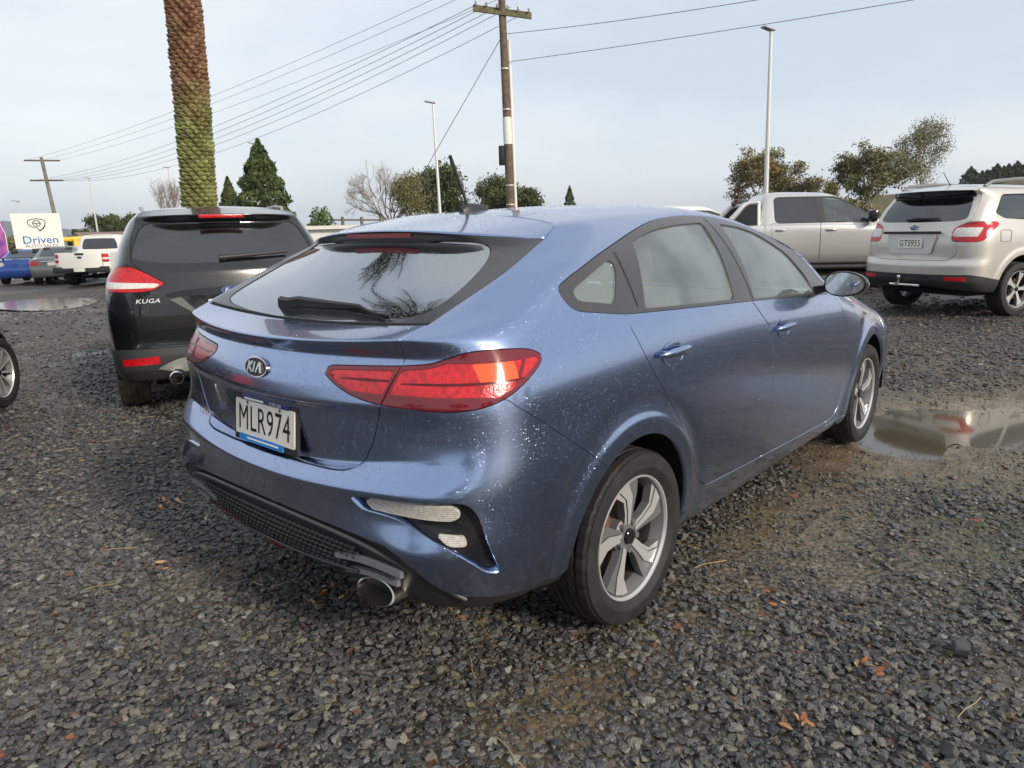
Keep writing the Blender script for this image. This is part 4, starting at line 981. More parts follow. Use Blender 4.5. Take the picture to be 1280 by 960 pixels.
# ---- cabin
it = MB()
it.box((.10, -.66, .30), (2.3, .66, .36)); it.box((-.62, -.62, .62), (.02, .62, .66))
it.build('cabin_floor', M_int, CAR, smooth=False)
hl = MB(); hl.box((.0, -.52, 1.375), (1.05, .52, 1.385)); hl.build('headlining', M_headlining, CAR, smooth=False)
ds = MB(); ds.bbox((1.72, -.72, .70), (2.15, .72, .985), .06); ds.bbox((1.62, .18, .86), (1.80, .60, 1.02), .05); ds.build('dashboard', M_int, CAR)
st = MB(); st.lathe([(.185+.016*math.cos(a), .016*math.sin(a)) for a in np.linspace(0, 2*math.pi, 9)[:-1]], n=32, axis='x', c=(1.52, .38, .90), close=True); st.box((1.525, .20, .885), (1.54, .56, .915)); st.tube([(1.53, .38, .90), (1.75, .38, .84)], .03); st.build('steering_wheel', M_int, CAR)
def seat(x, y, w_=.25, rear=False):
    s_ = MB(); T = Matrix.Translation((x, y, 0)); tilt = Matrix.Translation((x-.22, y, .52)) @ Matrix.Rotation(rad(-16), 4, 'Y')
    s_.bbox((-.24, -w_, .36), (.28, w_, .52), .06, M=T)
    s_.bbox((-.07, -w_*.96, -.02), (.07, w_*.96, .62), .06, M=tilt)
    ys = (0,) if not rear else (-.38, .38)
    for yy in ys:
        s_.bbox((-.05, yy-.135, .66), (.05, yy+.135, .84), .045, M=tilt)
        for d_ in (-.05, .05): s_.tube([tilt @ Vector((0, yy+d_, .6)), tilt @ Vector((0, yy+d_, .7))], .007, 6)
    return s_.build('rear_bench' if rear else 'front_seat', M_seat, CAR, auto=50)
seat(1.12, .37); seat(1.12, -.37); seat(.22, 0, .62, True)
rm = MB(); rm.bbox((1.33, -.11, 1.30), (1.36, .11, 1.36), .015); rm.tube([(1.36, 0, 1.34), (1.40, 0, 1.39)], .01); rm.build('rear_view_mirror', M_int, CAR)
# rain drops standing on the panels
def on_body_drops(n, seed):
    q = np.random.default_rng(seed); F4 = np.array([f[:4] if len(f) >= 4 else (*f, f[-1]) for f in kb.F]); a = np.linalg.norm(np.cross(kb.V[F4[:, 2]]-kb.V[F4[:, 0]], kb.V[F4[:, 3]]-kb.V[F4[:, 1]]), axis=1)
    c_ = kb.V[F4].mean(1); arch = np.minimum(*[np.hypot(c_[:, 0]-x_, c_[:, 2]-z_)-r_ for x_, z_, r_ in ARC]); low = diag_f(FOG, .02, 4)
    a = a*(c_[:, 2] > .36)*((arch > .01) | (c_[:, 1] < .5))*(c_[:, 0] < 3.3)
    inwin = (sdf(dlo, c_[:, [0, 2]]) < .004) & (c_[:, 1] > .5); gl = (sdf(rgp, c_[:, [1, 2]]) < 0) & (c_[:, 0] < -.2); fg2 = (sdf([((q_[0]+q_[1])*Q2, q_[2]) for q_ in FOG], np.stack([(c_[:, 0]+c_[:, 1])*Q2, c_[:, 2]], -1)) < .005) & (c_[:, 0] < -.5)
    a = a*~inwin*~fg2*np.where(gl, .25, 1.)
    i = q.choice(len(F4), n, p=a/a.sum()); u = q.random((n, 2)); P = (kb.V[F4[i, 0]]*((1-u[:, 0])*(1-u[:, 1]))[:, None]+kb.V[F4[i, 1]]*(u[:, 0]*(1-u[:, 1]))[:, None]+kb.V[F4[i, 2]]*(u[:, 0]*u[:, 1])[:, None]+kb.V[F4[i, 3]]*((1-u[:, 0])*u[:, 1])[:, None]); Nn = kb.N[F4[i, 0]]
    sg = np.where(q.random(n) < .8, -1, 1)[:, None]*np.array([0, 1, 0])+np.array([1, 0, 1]); return P*sg, Nn*sg
class kb_cent:
    def __init__(s, c_): s.V = c_
NDROP = 26000
dP, dN = on_body_drops(NDROP, 5); dS = .0006+.0016*np.random.default_rng(9).random(NDROP)**3
dr_ = MB(); dr_.lathe([(1., -.05), (.92, .30), (.60, .52), (0.02, .60)], n=8, axis='z'); dme = bpy.data.meshes.new('drop'); dme.from_pydata(dr_.V, [], dr_.F); dme.polygons.foreach_set('use_smooth', np.full(len(dme.polygons), True))
M_drop = mat('rain_drop', (1, 1, 1), rough=0., trans=1., ior=1.33); dme.materials.append(M_drop)
dE = np.array([Vector(n_).to_track_quat('Z', 'Y').to_euler()[:] for n_ in dN])
DROPS = scatter('rain_drops', dP, dS, dE, [dme], None); DROPS.parent = CAR; tag(DROPS, kind='stuff')
def GZ(x, y):
    """height of the yard: level under the hatchback, sloping gently up to the front right"""
    d = np.hypot(np.asarray(x)-1.35, y); s_ = np.clip((d-2.6)/3.5, 0, 1); s_ = s_*s_*(3-2*s_)
    return (.015*(np.asarray(x)-1.35)-.013*np.asarray(y))*s_
# ------------------------------------------------------------------ other vehicles, same panel method with fewer curves
def GR(x0, z0, w_, zs, xE=1.9, wE=None, zE=None, x1=None, z1=None, k=.06, r=.2, A=None, yA=None, zA=None, wb=.985, fx=2.7, C=None, p=2.):
    wE = wE or w_*.985; zE = zE if zE is not None else zs
    yA = yA or max(.05, w_-.28)
    if A is None: A = (x0+k*(yA/.6)**2, yA, zA if zA is not None else z0*.6+zs*.4)
    if x0 is not None: B = (x0+k+r+.08, w_*wb, zs)
    else: B = (A[0]+r, w_*wb if w_ else 0., zs)
    xB = B[0]; S1 = (xB+(xE-xB)*.35, w_, zs*.75+zE*.25); S2 = (xB+(xE-xB)*.7, w_, zs*.4+zE*.6)
    rr = dict(A=A, B=B, S=[S1, S2], E=(xE, wE, zE), p=p)
    if x0 is not None: rr['x0'] = x0; rr['z0'] = z0
    if C: rr['C'] = C
    elif x0 is None: rr['C'] = ((A[0]+B[0])/2, (A[1]+B[1])/2)
    if x1 is not None:
        rr['G'] = [(fx, wE*.985, zE*.5+z1*.5)]; rr['FB'] = (x1-.42, wE*.94, z1); rr['FC'] = (x1-.12, wE*.90); rr['FA'] = (x1-.06, .55, z1); rr['x1'] = x1; rr['z1'] = z1
    return autoC(rr)
def generic_car(root, rows, nlow, ntg, sr, ss, cfg, dens=1.0, step=.02):
    """cfg keys: paint, arches, panes [(name, poly, mat)], surround (poly, mat), gate (y,z poly), glass (y,z poly), lamps [(name, pts3, mat, mode)], clad (f, mat), doors, vb(row of belt)"""
    global NS
    old = NS; NS = {k_: max(8, int(v*dens)) for k_, v in NS.items()}
    kb_ = body_sheet(rows, nlow, ntg, sr, ss, step=step); ua_ = NS['rear']; NS = old
    for xc, zc, r in cfg['arches']:
        d = np.hypot(kb_.V[:, 0]-xc, kb_.V[:, 2]-zc)
        kb_.V[:, 1] += np.where(kb_.V[:, 1] > .6, cfg.get('flare', .012)*(1-smooth01((d-r-.05)/.05)), 0)
    kb_.N = vnormals(kb_.V, kb_.F); K_ = Cutter(kb_)
    for xc, zc, r in cfg['arches']:
        K_.rest = K_.rest.cut(np.where(K_.rest.V[:, 1] > .45, np.hypot(K_.rest.V[:, 0]-xc, K_.rest.V[:, 2]-zc)-r, .3))[1]
    P = cfg['paint']; hi = lambda s: s.V[:, 1] > .4
    made = {}
    src = None
    if 'surround' in cfg:
        D_, _ = K_.take(side_f(cfg['surround'][0]), .004, where=hi)
        for nm, poly, m_ in cfg['panes']:
            g_, D_ = K_.take(side_f(poly), 0, where=hi, src=D_)
            for sd_ in (1, -1): pane(nm, g_, m_, root, side=sd_)
        for sd_ in (1, -1): panel('window_surround', D_, cfg['surround'][1], root, both=False, side=sd_, rim=.01, inset=.001)
    else:
        for nm, poly, m_ in cfg.get('panes', []):
            g_, _ = K_.take(side_f(poly), .006, where=hi)
            for sd_ in (1, -1): pane(nm, g_, m_, root, side=sd_, inset=.01)
    for nm, f_, layers in cfg.get('lamps', []):
        l_, _ = K_.take(f_, .004, where=lambda s: s.V[:, 0] < cfg.get('lampx', 0))
        for sd_ in (1, -1):
            pr = None; rest_ = l_
            for q, (nm2, g2, m2) in enumerate(layers):
                if g2 is not None: a_, rest_ = rest_.cut(g2(rest_))
                else: a_ = rest_
                ob = panel(nm if pr is None else nm2, a_, m2, pr or root, both=False, side=sd_, rim=.01 if pr is None else .003, inset=-.002)
                if pr is None and ob: pr = ob
    if 'gate' in cfg:
        vb = cfg['vb']
        def gf(s):
            lo = sdf(cfg['gate'], s.V[:, [1, 2]]); hi_ = (s.UV[:, 0]-ua_)*.02
            return np.where(s.UV[:, 1] < vb, np.where(s.V[:, 0] < cfg.get('gatex', -.2), lo, .3), hi_)
        gate_, _ = K_.take(gf, .006, where=lambda s: s.V[:, 0] < cfg.get('gx', .3))
        if 'glass' in cfg:
            gl_, gate_ = K_.take(rear_f(cfg['glass']), .003, where=lambda s: (s.UV[:, 1] < cfg.get('glassv', 99)) & (s.UV[:, 1] > vb-1), src=gate_)
            pane('rear_window', gl_, cfg.get('glassmat', M_glass_dark), root, both=True)
        if 'under' in cfg:
            u_, gate_ = K_.take(lambda s: np.maximum(np.maximum((cfg['under'][0]-s.UV[:, 1])*.02, (s.UV[:, 1]-cfg['under'][1])*.02), s.V[:, 1]-cfg['under'][2]), .002, src=gate_)
            panel('spoiler_underside', u_, M_black_gloss, root, rim=.01)
        made['gate'] = panel('tailgate', gate_, P, root, rim=.012)
    elif 'glass' in cfg:
        gl_, _ = K_.take(rear_f(cfg['glass']), .004, where=lambda s: (s.UV[:, 1] < cfg.get('glassv', 99)) & (s.UV[:, 1] > cfg['vb']-1) & (s.UV[:, 0] < ua_+NS['corner']*dens*.5))
        pane('rear_window', gl_, cfg.get('glassmat', M_glass_dark), root, both=True)
    for nm, f_, m_ in cfg.get('clad', []):
        c_, _ = K_.take(f_, .003); made[nm] = panel(nm, c_, m_, root, rim=.015, inset=-.003)
    for nm, f_, m_ in cfg.get('inserts', []):
        pass
    for nm, poly in cfg.get('doors', []):
        d_, _ = K_.take(side_f(poly), .006, where=lambda s: s.V[:, 1] > .6)
        for sd_ in (1, -1):
            dr = panel(nm, d_, P, root, both=False, side=sd_, rim=.012); made.setdefault(nm, []).append((dr, sd_))
    panel('body_shell', K_.rest, P, root, rim=.02)
    if K_.seams: tag(panel('shut_line_seal', join_sheets(K_.seams), M_dark, root, rim=0), kind='stuff')
    # windscreen and bonnet
    edge = np.array([rows[i]['E'] for i in range(nlow-1, ntg)], float); te = np.linspace(0, 1, len(edge)); tt = np.linspace(0, 1, 12)
    edge = np.stack([np.interp(tt, te, edge[:, i]) for i in range(3)], -1); top = rows[-1]['E']; bx = rows[nlow-1]['E']
    cen = np.stack([bx[0]+.12+(top[0]-bx[0]-.12)*tt, 0*tt, bx[2]+.0+(top[2]-bx[2])*tt], -1)
    G = np.stack([np.stack([cen[:, 0]+(edge[:, 0]-cen[:, 0])*s**2.2, edge[:, 1]*s, cen[:, 2]+(edge[:, 2]-cen[:, 2])*s**2], -1) for s in np.linspace(0, 1, 9)], 1)
    ws_ = grid_sheet(G)
    if ws_.N[:, 0].mean() < 0: ws_.N *= -1; ws_.F = [f[::-1] for f in ws_.F]
    pane('windscreen', ws_, M_glass_clear, root, both=True, inset=0)
    he = np.concatenate([row_curve(rows[nlow-1])[k_][(0 if i == 0 else 1):] for i, k_ in enumerate(('fside', 'fcorner', 'front'))]); he = he[np.linspace(0, len(he)-1, 24).astype(int)]
    u = np.linspace(1, 0, 24); cw = np.stack([bx[0]+.12*(1-u**2), bx[1]*u, bx[2]+0*u], -1)
    G = np.stack([cw*(1-t)+he*t+np.array([0, 0, .05])*math.sin(math.pi*t)*(1-u**4)[:, None] for t in np.linspace(0, 1, 12)])
    hd_ = grid_sheet(G)
    if hd_.N[:, 2].mean() < 0: hd_.N *= -1; hd_.F = [f[::-1] for f in hd_.F]
    panel('bonnet', hd_, P, root, rim=.006)
    un = MB()
    for xc, zc, r in cfg['arches']:
        for sg in (1, -1): arch_liner(un, xc, zc, r+.006, sg*.50, sg*(cfg['ya']-.02), -8, 188)
    xa = cfg['arches'][0][0]; xb_ = cfg['arches'][1][0]
    un.box((xa-.6, -.62, .27), (xb_+.5, .62, .33)); un.box((xa+.45, -cfg['ya']+.07, .26), (xb_-.45, cfg['ya']-.07, .30))
    un.build('underbody', M_dark, root, smooth=False)
    return kb_, made
def onsurf(kb_, y=None, z=None, x=None, side=False, rear=True):
    """point and outward normal on the half body at (y,z) seen from the rear or (x,z) seen from the side"""
    if side: i = np.argmin((kb_.V[:, 0]-x)**2+(kb_.V[:, 2]-z)**2+np.where(kb_.V[:, 1] < .4, 9, 0))
    else: i = np.argmin((kb_.V[:, 1]-abs(y))**2+(kb_.V[:, 2]-z)**2+np.where(kb_.V[:, 0] > 0, 9, 0))
    return kb_.V[i], kb_.N[i]
def plate(root, kb_, z, txt, y=0., w_=.36, h=.125, out_=.006, tilt=.05, black=False):
    p_, n_ = onsurf(kb_, y=y, z=z); f_ = Frame((p_[0]-out_, y, z), (0, -1, 0), (tilt, 0, 1))
    mb = MB(); frect(mb, f_, -w_/2, w_/2, -h/2, h/2, 0, .008, 0, .01); o = mb.build('number_plate', M_plate, root, auto=20)
    t_ = MB(); put_text(t_, f_, txt, h*.95, 0, 0, .0095, sx=.74, spacing=1.08); t_.build('plate_characters', M_ink, o, smooth=False)
    return o
def car_handle(kb_, root, x, z, sd_, m_, L=.11):
    p_, n_ = onsurf(kb_, x=x, z=z, side=True); h_ = MB(); pts = [(x+t*L, sd_*(p_[1]+.006+.026*(1-t*t)), z) for t in np.linspace(-1, 1, 9)]
    h_.tube(pts, [.008, .013, .015, .016, .016, .016, .015, .013, .008], 8); return h_.build('door_handle', m_, root, auto=60)
def cabin(root, x0, x1, w_, zb, zt, m_=None, rear=True, heads=True):
    """seats seen through the glass"""
    def seat_(x, y, hw, hs):
        s_ = MB(); T = Matrix.Translation((x, y, zb)) @ Matrix.Rotation(rad(-14), 4, 'Y')
        s_.bbox((-.07, -hw, -.25), (.07, hw, .52), .06, M=T)
        for yy in hs: s_.bbox((-.05, yy-.13, .55), (.05, yy+.13, .73), .045, M=T)
        return s_.build('seat', m_ or M_seat, root, auto=50)
    seat_(x1, .38, .24, (0,)); seat_(x1, -.38, .24, (0,))
    if rear: seat_(x0, 0, w_-.2, (-.38, .38))
    f_ = MB(); f_.box((x0-.3, -w_+.12, zb-.45), (x1+1.0, w_-.12, zb-.38)); f_.bbox((x1+.55, -w_+.1, zb-.1), (x1+.9, w_-.1, zb+.20), .06); f_.build('cabin_floor', M_int, root, smooth=False)
# ---------- black SUV beside the hatchback
M_bpaint = paintmat('black_paint', (.004, .0045, .005), metal=0., rough=.2, drops=.4)
M_clad = mat('grey_black_cladding', (.035, .036, .038), rough=.45, drops=.3, bump=(200, .2, .001))
M_satin = mat('satin_silver_skid', (.42, .42, .40), rough=.42, metal=.4, drops=.3)
M_dirt_tyre = mat('muddy_tyre', (.045, .042, .036), rough=.8, bump=(120, .4, .003), var=(7, (.17, .14, .10), .9))
KX = dict(xE=1.95)
suv_rows = [
 GR(-.70, .34, .78, .28, x1=3.30, z1=.3, **KX), GR(-.83, .35, .865, .31, x1=3.45, z1=.32, **KX), GR(-.90, .44, .90, .42, x1=3.55, z1=.42, **KX),
 GR(-.905, .53, .905, .53, x1=3.58, z1=.52, **KX), GR(-.885, .62, .912, .66, x1=3.58, z1=.65, **KX), GR(-.888, .78, .918, .80, x1=3.56, z1=.76, **KX),
 GR(-.88, .92, .918, .95, zE=.95, x1=3.52, z1=.86, **KX), GR(-.872, 1.03, .907, 1.06, zE=1.03, x1=3.46, z1=.93, **KX), GR(-.845, 1.165, .872, 1.15, zE=1.09, x1=3.38, z1=.97, wE=.84, xE=2.0),
 GR(-.80, 1.235, .83, 1.20, xE=1.90, wE=.80, zE=1.14, A=(-.74, .70, 1.25), C=(-.68, .80), r=.22),
 GR(-.70, 1.40, .775, 1.37, xE=1.60, wE=.735, zE=1.36, A=(-.63, .675, 1.41), C=(-.57, .755), r=.2),
 GR(-.60, 1.545, .70, 1.53, xE=1.30, wE=.67, zE=1.52, A=(-.50, .62, 1.545), C=(-.44, .68), r=.2),
 GR(-.68, 1.60, .665, 1.575, xE=1.22, wE=.64, zE=1.56, A=(-.47, .61, 1.59), C=(-.40, .645), p=4, r=.3),
 GR(-.38, 1.66, .60, 1.635, xE=1.12, wE=.58, zE=1.61, A=(-.40, .575, 1.632), C=(-.33, .59), r=.1),
 GR(None, 0, .40, 1.67, xE=1.05, wE=.38, zE=1.64, A=(-.37, .40, 1.65), r=.2), GR(None, 0, 0., 1.685, xE=1.02, wE=1e-9, zE=1.66, A=(-.36, 0, 1.66), r=.2)]
suv_rows[-1]['E'] = (1.02, 0., 1.66)
SSR = [.02, .02, .02, .015, .012, .04, .04, .03, .015, .012, .05, .01, .01, .03, .05, .05]; SSS = [.02, .03, .03, .03, .04, .05, .05, .05, .035, .035, .05, .03, .03, .04, .05, .05]
def suv_doors(): return [('rear_door', roundpoly([(.02, 1.13, .02), (.06, .95, .1), (.40, .72, .1), (.52, .42, .05), (1.06, .40, .02), (1.06, 1.12, .02)], .04)), ('front_door', roundpoly([(1.066, 1.12, .02), (1.066, .40, .02), (2.02, .38, .06), (2.12, .70, .1), (2.02, 1.07, .03)], .04))]
KUGA = empty('black_suv', (1.105, 4.12, GZ(1.15, 4.1)-.03), rad(68))
tag(KUGA, 'black SUV with silver rear skid plate standing beside the blue hatchback', 'car')
kl = [(-.86, .60, 1.035, .02), (-.86, .72, 1.025, .03), (-.75, .875, 1.03, .04), (-.62, .905, 1.04, .03), (-.60, .88, 1.19, .04), (-.74, .82, 1.225, .05), (-.82, .74, 1.215, .05), (-.85, .62, 1.15, .02), (-.865, .50, 1.085, .01)]
kl_f = diag_f(kl, .03)
def kl_white(s):
    t_ = (s.V[:, 0]+s.V[:, 1])*Q2
    return np.maximum(np.maximum(s.V[:, 2]-1.098-.05*(s.V[:, 1]-.7), 1.055-s.V[:, 2]), kl_f(s)+.012)
kcfg = dict(paint=M_bpaint, ya=.91, arches=[(0, .36, .405), (2.69, .36, .405)], vb=8.0,
  surround=(roundpoly([(-.50, 1.30), (-.40, 1.20), (.1, 1.165), (1.9, 1.115), (1.92, 1.16), (1.55, 1.40), (1.2, 1.535), (.4, 1.56), (-.3, 1.52)], .05), M_trim),
  panes=[('quarter_window', roundpoly([(-.44, 1.30), (-.36, 1.23), (-.02, 1.20), (-.02, 1.50), (-.26, 1.49)], .03), M_glass_dark), ('rear_door_window', roundpoly([(.02, 1.50), (.02, 1.19), (.98, 1.165), (.98, 1.52), (.3, 1.53)], .03), M_glass_dark), ('front_door_window', roundpoly([(1.06, 1.52), (1.06, 1.16), (1.80, 1.14), (1.5, 1.38), (1.2, 1.50)], .03), M_glass_clear)],
  gate=roundpoly([(-.2, .615), (.60, .615, .05), (.72, .74, .06), (.70, 1.0, .05), (.735, 1.2), (.735, 1.9), (-.2, 1.9)], .04), glass=roundpoly([(-.5, 1.225, 0), (.45, 1.235, .1), (.68, 1.275, .05), (.66, 1.36, .05), (.60, 1.50, .04), (.55, 1.54, .03), (-.5, 1.545, 0)], .04), glassv=11.4, gx=.2,
  lamps=[('tail_lamp', kl_f, [('tail_lamp', kl_white, M_lamp_clear), ('red_lens', None, M_lamp_red)])], lampx=-.4,
  clad=[('lower_cladding', lambda s: s.V[:, 2]-np.interp(s.V[:, 0], [-.95, -.5, 0, 2.7, 3.6], [.60, .58, .44, .44, .55]), M_clad)], doors=suv_doors())
kk, kmade = generic_car(KUGA, suv_rows, 9, 14, SSR, SSS, kcfg, dens=.6)
kw = wheel(KUGA, (0, -.79, .345), R=.345, rr=.235, W=.235, style='ten')
for ch in kw.children:
    if ch.name.startswith('tyre'): ch.data.materials.clear(); ch.data.materials.append(M_dirt_tyre)
wheel_copy(kw, KUGA, (2.69, -.79, .345)); wheel_copy(kw, KUGA, (0, .79, .345), flip=True); wheel_copy(kw, KUGA, (2.69, .79, .345), flip=True)
# skid plate wrapping the rear apron, exhausts, reflectors
sk = MB(); V_ = []; nk = 24
for k in range(nk+1):
    y = -.62+1.24*k/nk; e = min(1, (1-abs(y)/.62)*3.2)**.6 if abs(y) < .62 else 0
    for z in (.385+.03*(1-e)*0, .385+.10*e*.5, .385+.115*e):
        p_, n_ = onsurf(kk, y=y, z=z); V_.append((p_[0]-.010-.006*e, y, z+.012))
sk.add(V_, [(3*k+j, 3*k+3+j, 3*k+4+j, 3*k+1+j) for k in range(nk) for j in range(2)]); sk.build('skid_plate', M_satin, KUGA, auto=60)
for sg in (-1, 1):
    tp = MB(); tp.lathe([(.044, -.55), (.05, -.86), (.052, -.915), (.044, -.917), (.041, -.80), (0, -.79)], n=24, axis='x', c=(0, sg*.47, .365), mis=[0, 0, 0, 0, 1]); tp.build('tail_pipe', [M_chrome, M_dark], KUGA, auto=50)
    rf = MB(); V_ = []
    for k in range(7):
        y = .56+.26*k/6; zz = .505-.012*k/6
        for z in (zz-.030+.02*k/6*0, zz+.030-.008*k/6):
            p_, n_ = onsurf(kk, y=y, z=z); q_ = p_+n_*.008; V_.append((q_[0], sg*q_[1], z))
    rf.add(V_, [(2*k, 2*k+2, 2*k+3, 2*k+1) for k in range(6)]); rf.build('bumper_reflector', M_lamp_red, KUGA)
# tailgate handle trim, oval emblem, lettering, wiper, plate, rails
kg = kmade['gate']
tr_ = MB(); V_ = []
for k in range(17):
    y = -.47+.94*k/16; e = (1-abs(y)/.475)**.3 if abs(y) < .475 else 0
    for z in (.985, .985+.055*e+.006): 
        p_, n_ = onsurf(kk, y=y, z=z); V_.append((p_[0]-.016*(1 if z < .99 else .3), y, z))
tr_.add(V_, [(2*k, 2*k+2, 2*k+3, 2*k+1) for k in range(16)]); tr_.build('tailgate_grab_trim', M_black_gloss, kg)
p_, _ = onsurf(kk, y=0, z=1.015); fo = Frame((p_[0]-.016, 0, 1.015), (0, -1, 0), (.05, 0, 1)); em = MB(); fdisc(em, fo, .078, .036, 0, .010, 0, 32); fdisc(em, fo, .068, .027, .009, .0115, 1, 32); put_text(em, fo, 'Ford', .045, 0, .001, .0122, 2, shear=.35, sx=1.15)
em.build('emblem', [M_chrome, M_navy, M_white], kg, smooth=False)
p_, _ = onsurf(kk, y=.60, z=.96); fo = Frame((p_[0]-.014, .60, .96), (-.12, -1, 0), (.0, 0, 1)); em = MB(); put_text(em, fo, 'KUGA', .046, 0, 0, .004, 0, sx=1.35, shear=.25); em.build('model_lettering', M_white, kg, smooth=False)
plate(kg, kk, .835, 'GWM402' if False else 'GU', y=.085, w_=.17) if False else None
po = plate(kg, kk, .89, 'GU', out_=.012); 
for c_ in list(po.children): bpy.data.objects.remove(c_)
p_, n_ = onsurf(kk, y=0, z=.89); f_ = Frame((p_[0]-.012, 0, .89), (0, -1, 0), (.05, 0, 1)); t_ = MB(); put_text(t_, f_, 'GU', .12, -.11, 0, .0095, sx=.74, spacing=1.08); t_.build('plate_characters', M_ink, po, smooth=False)
for sg in (-1, 1):
    s_ = MB(); 
    a_ = [onsurf(kk, y=y, z=z)[0] for y, z in ((.44, .965), (.36, .97), (.24, .835), (.27, .83))]
    s_.add([(q[0]-.006, sg*q[1], q[2]) for q in a_], [(0, 1, 2, 3)]); s_.build('plate_recess_trim', mat('grey_reflective_trim', (.20, .20, .19), rough=.3, metal=.5), kg)
wv = MB(); pts = [onsurf(kk, y=y, z=1.262)[0] for y in np.linspace(.0, .52, 9)]
wv.tube([(q[0]-.022, -q[1]+.06, 1.262+.004*i) for i, q in enumerate(pts)], [.022, .020, .018, .016, .014, .012, .012, .011, .010], 8); wv.build('rear_wiper', M_black, kg)
bl = MB(); V_ = [(onsurf(kk, y=y, z=1.598)[0]) for y in np.linspace(-.20, .20, 9)]
for y in np.linspace(-.20, .20, 9): pass
bl.bbox((-.702, -.17, 1.572), (-.672, .17, 1.598), .006); bl.build('high_brake_lamp', M_lamp_red, kg)
for sg in (-1, 1):
    rl = MB(); rl.tube([(-.20, sg*.55, 1.63), (-.12, sg*.56, 1.665), (.3, sg*.57, 1.69), (.9, sg*.56, 1.685), (1.02, sg*.55, 1.64)], .014, 8); rl.build('roof_rail', M_satin, KUGA)
cabin(KUGA, .22, 1.12, .80, .86, 1.6)
# ---------- silver SUV at right
M_silver = paintmat('champagne_silver_paint', (.60, .57, .52), metal=.45, rough=.34, drops=.2)
M_silver2 = paintmat('silver_paint', (.60, .585, .555), metal=.45, rough=.34, drops=.2)
FX = dict(xE=1.95)
for_rows = [
 GR(-.72, .38, .76, .30, x1=3.35, z1=.3, **FX), GR(-.86, .40, .84, .33, x1=3.45, z1=.32, **FX), GR(-.93, .47, .875, .44, x1=3.52, z1=.42, **FX),
 GR(-.95, .56, .882, .56, x1=3.55, z1=.52, k=.08, **FX), GR(-.955, .665, .888, .68, x1=3.55, z1=.62, k=.08, **FX), GR(-.915, .715, .89, .76, x1=3.54, z1=.70, k=.08, **FX), GR(-.905, .76, .89, .83, x1=3.52, z1=.76, k=.07, **FX),
 GR(-.905, .95, .889, .97, x1=3.50, zE=.95, z1=.84, k=.07, **FX), GR(-.885, 1.06, .877, 1.08, zE=1.02, x1=3.45, z1=.92, k=.07, **FX), GR(-.85, 1.155, .855, 1.14, zE=1.08, wE=.83, xE=2.0, x1=3.35, z1=.95, k=.08),
 GR(-.82, 1.21, .83, 1.19, xE=1.93, wE=.80, zE=1.13, A=(-.735, .69, 1.215), C=(-.67, .80), r=.22),
 GR(-.72, 1.40, .78, 1.38, xE=1.62, wE=.74, zE=1.36, A=(-.62, .665, 1.40), C=(-.56, .76), r=.2),
 GR(-.635, 1.515, .72, 1.53, xE=1.36, wE=.68, zE=1.50, A=(-.52, .625, 1.525), C=(-.45, .70), r=.2),
 GR(-.79, 1.595, .675, 1.59, xE=1.25, wE=.645, zE=1.55, A=(-.56, .61, 1.585), C=(-.47, .66), p=4, r=.34),
 GR(-.46, 1.655, .60, 1.635, xE=1.12, wE=.58, zE=1.61, A=(-.50, .575, 1.622), C=(-.43, .59), r=.1),
 GR(None, 0, .40, 1.665, xE=1.05, wE=.38, zE=1.64, A=(-.46, .40, 1.645), r=.2), GR(None, 0, 0., 1.68, xE=1.02, wE=1e-9, zE=1.655, A=(-.45, 0, 1.655), r=.2)]
for_rows[-1]['E'] = (1.02, 0., 1.655)
FSR = [.02, .02, .02, .015, .012, .01, .02, .04, .03, .02, .012, .05, .01, .008, .03, .05, .05]; FSS = [.02, .03, .03, .03, .04, .04, .05, .05, .05, .035, .035, .05, .03, .03, .04, .05, .05]
FOR = empty('silver_suv', (0, 0, 0), rad(-26))
tag(FOR, 'champagne silver SUV with number plate GTS955 and chrome tow ball', 'car')
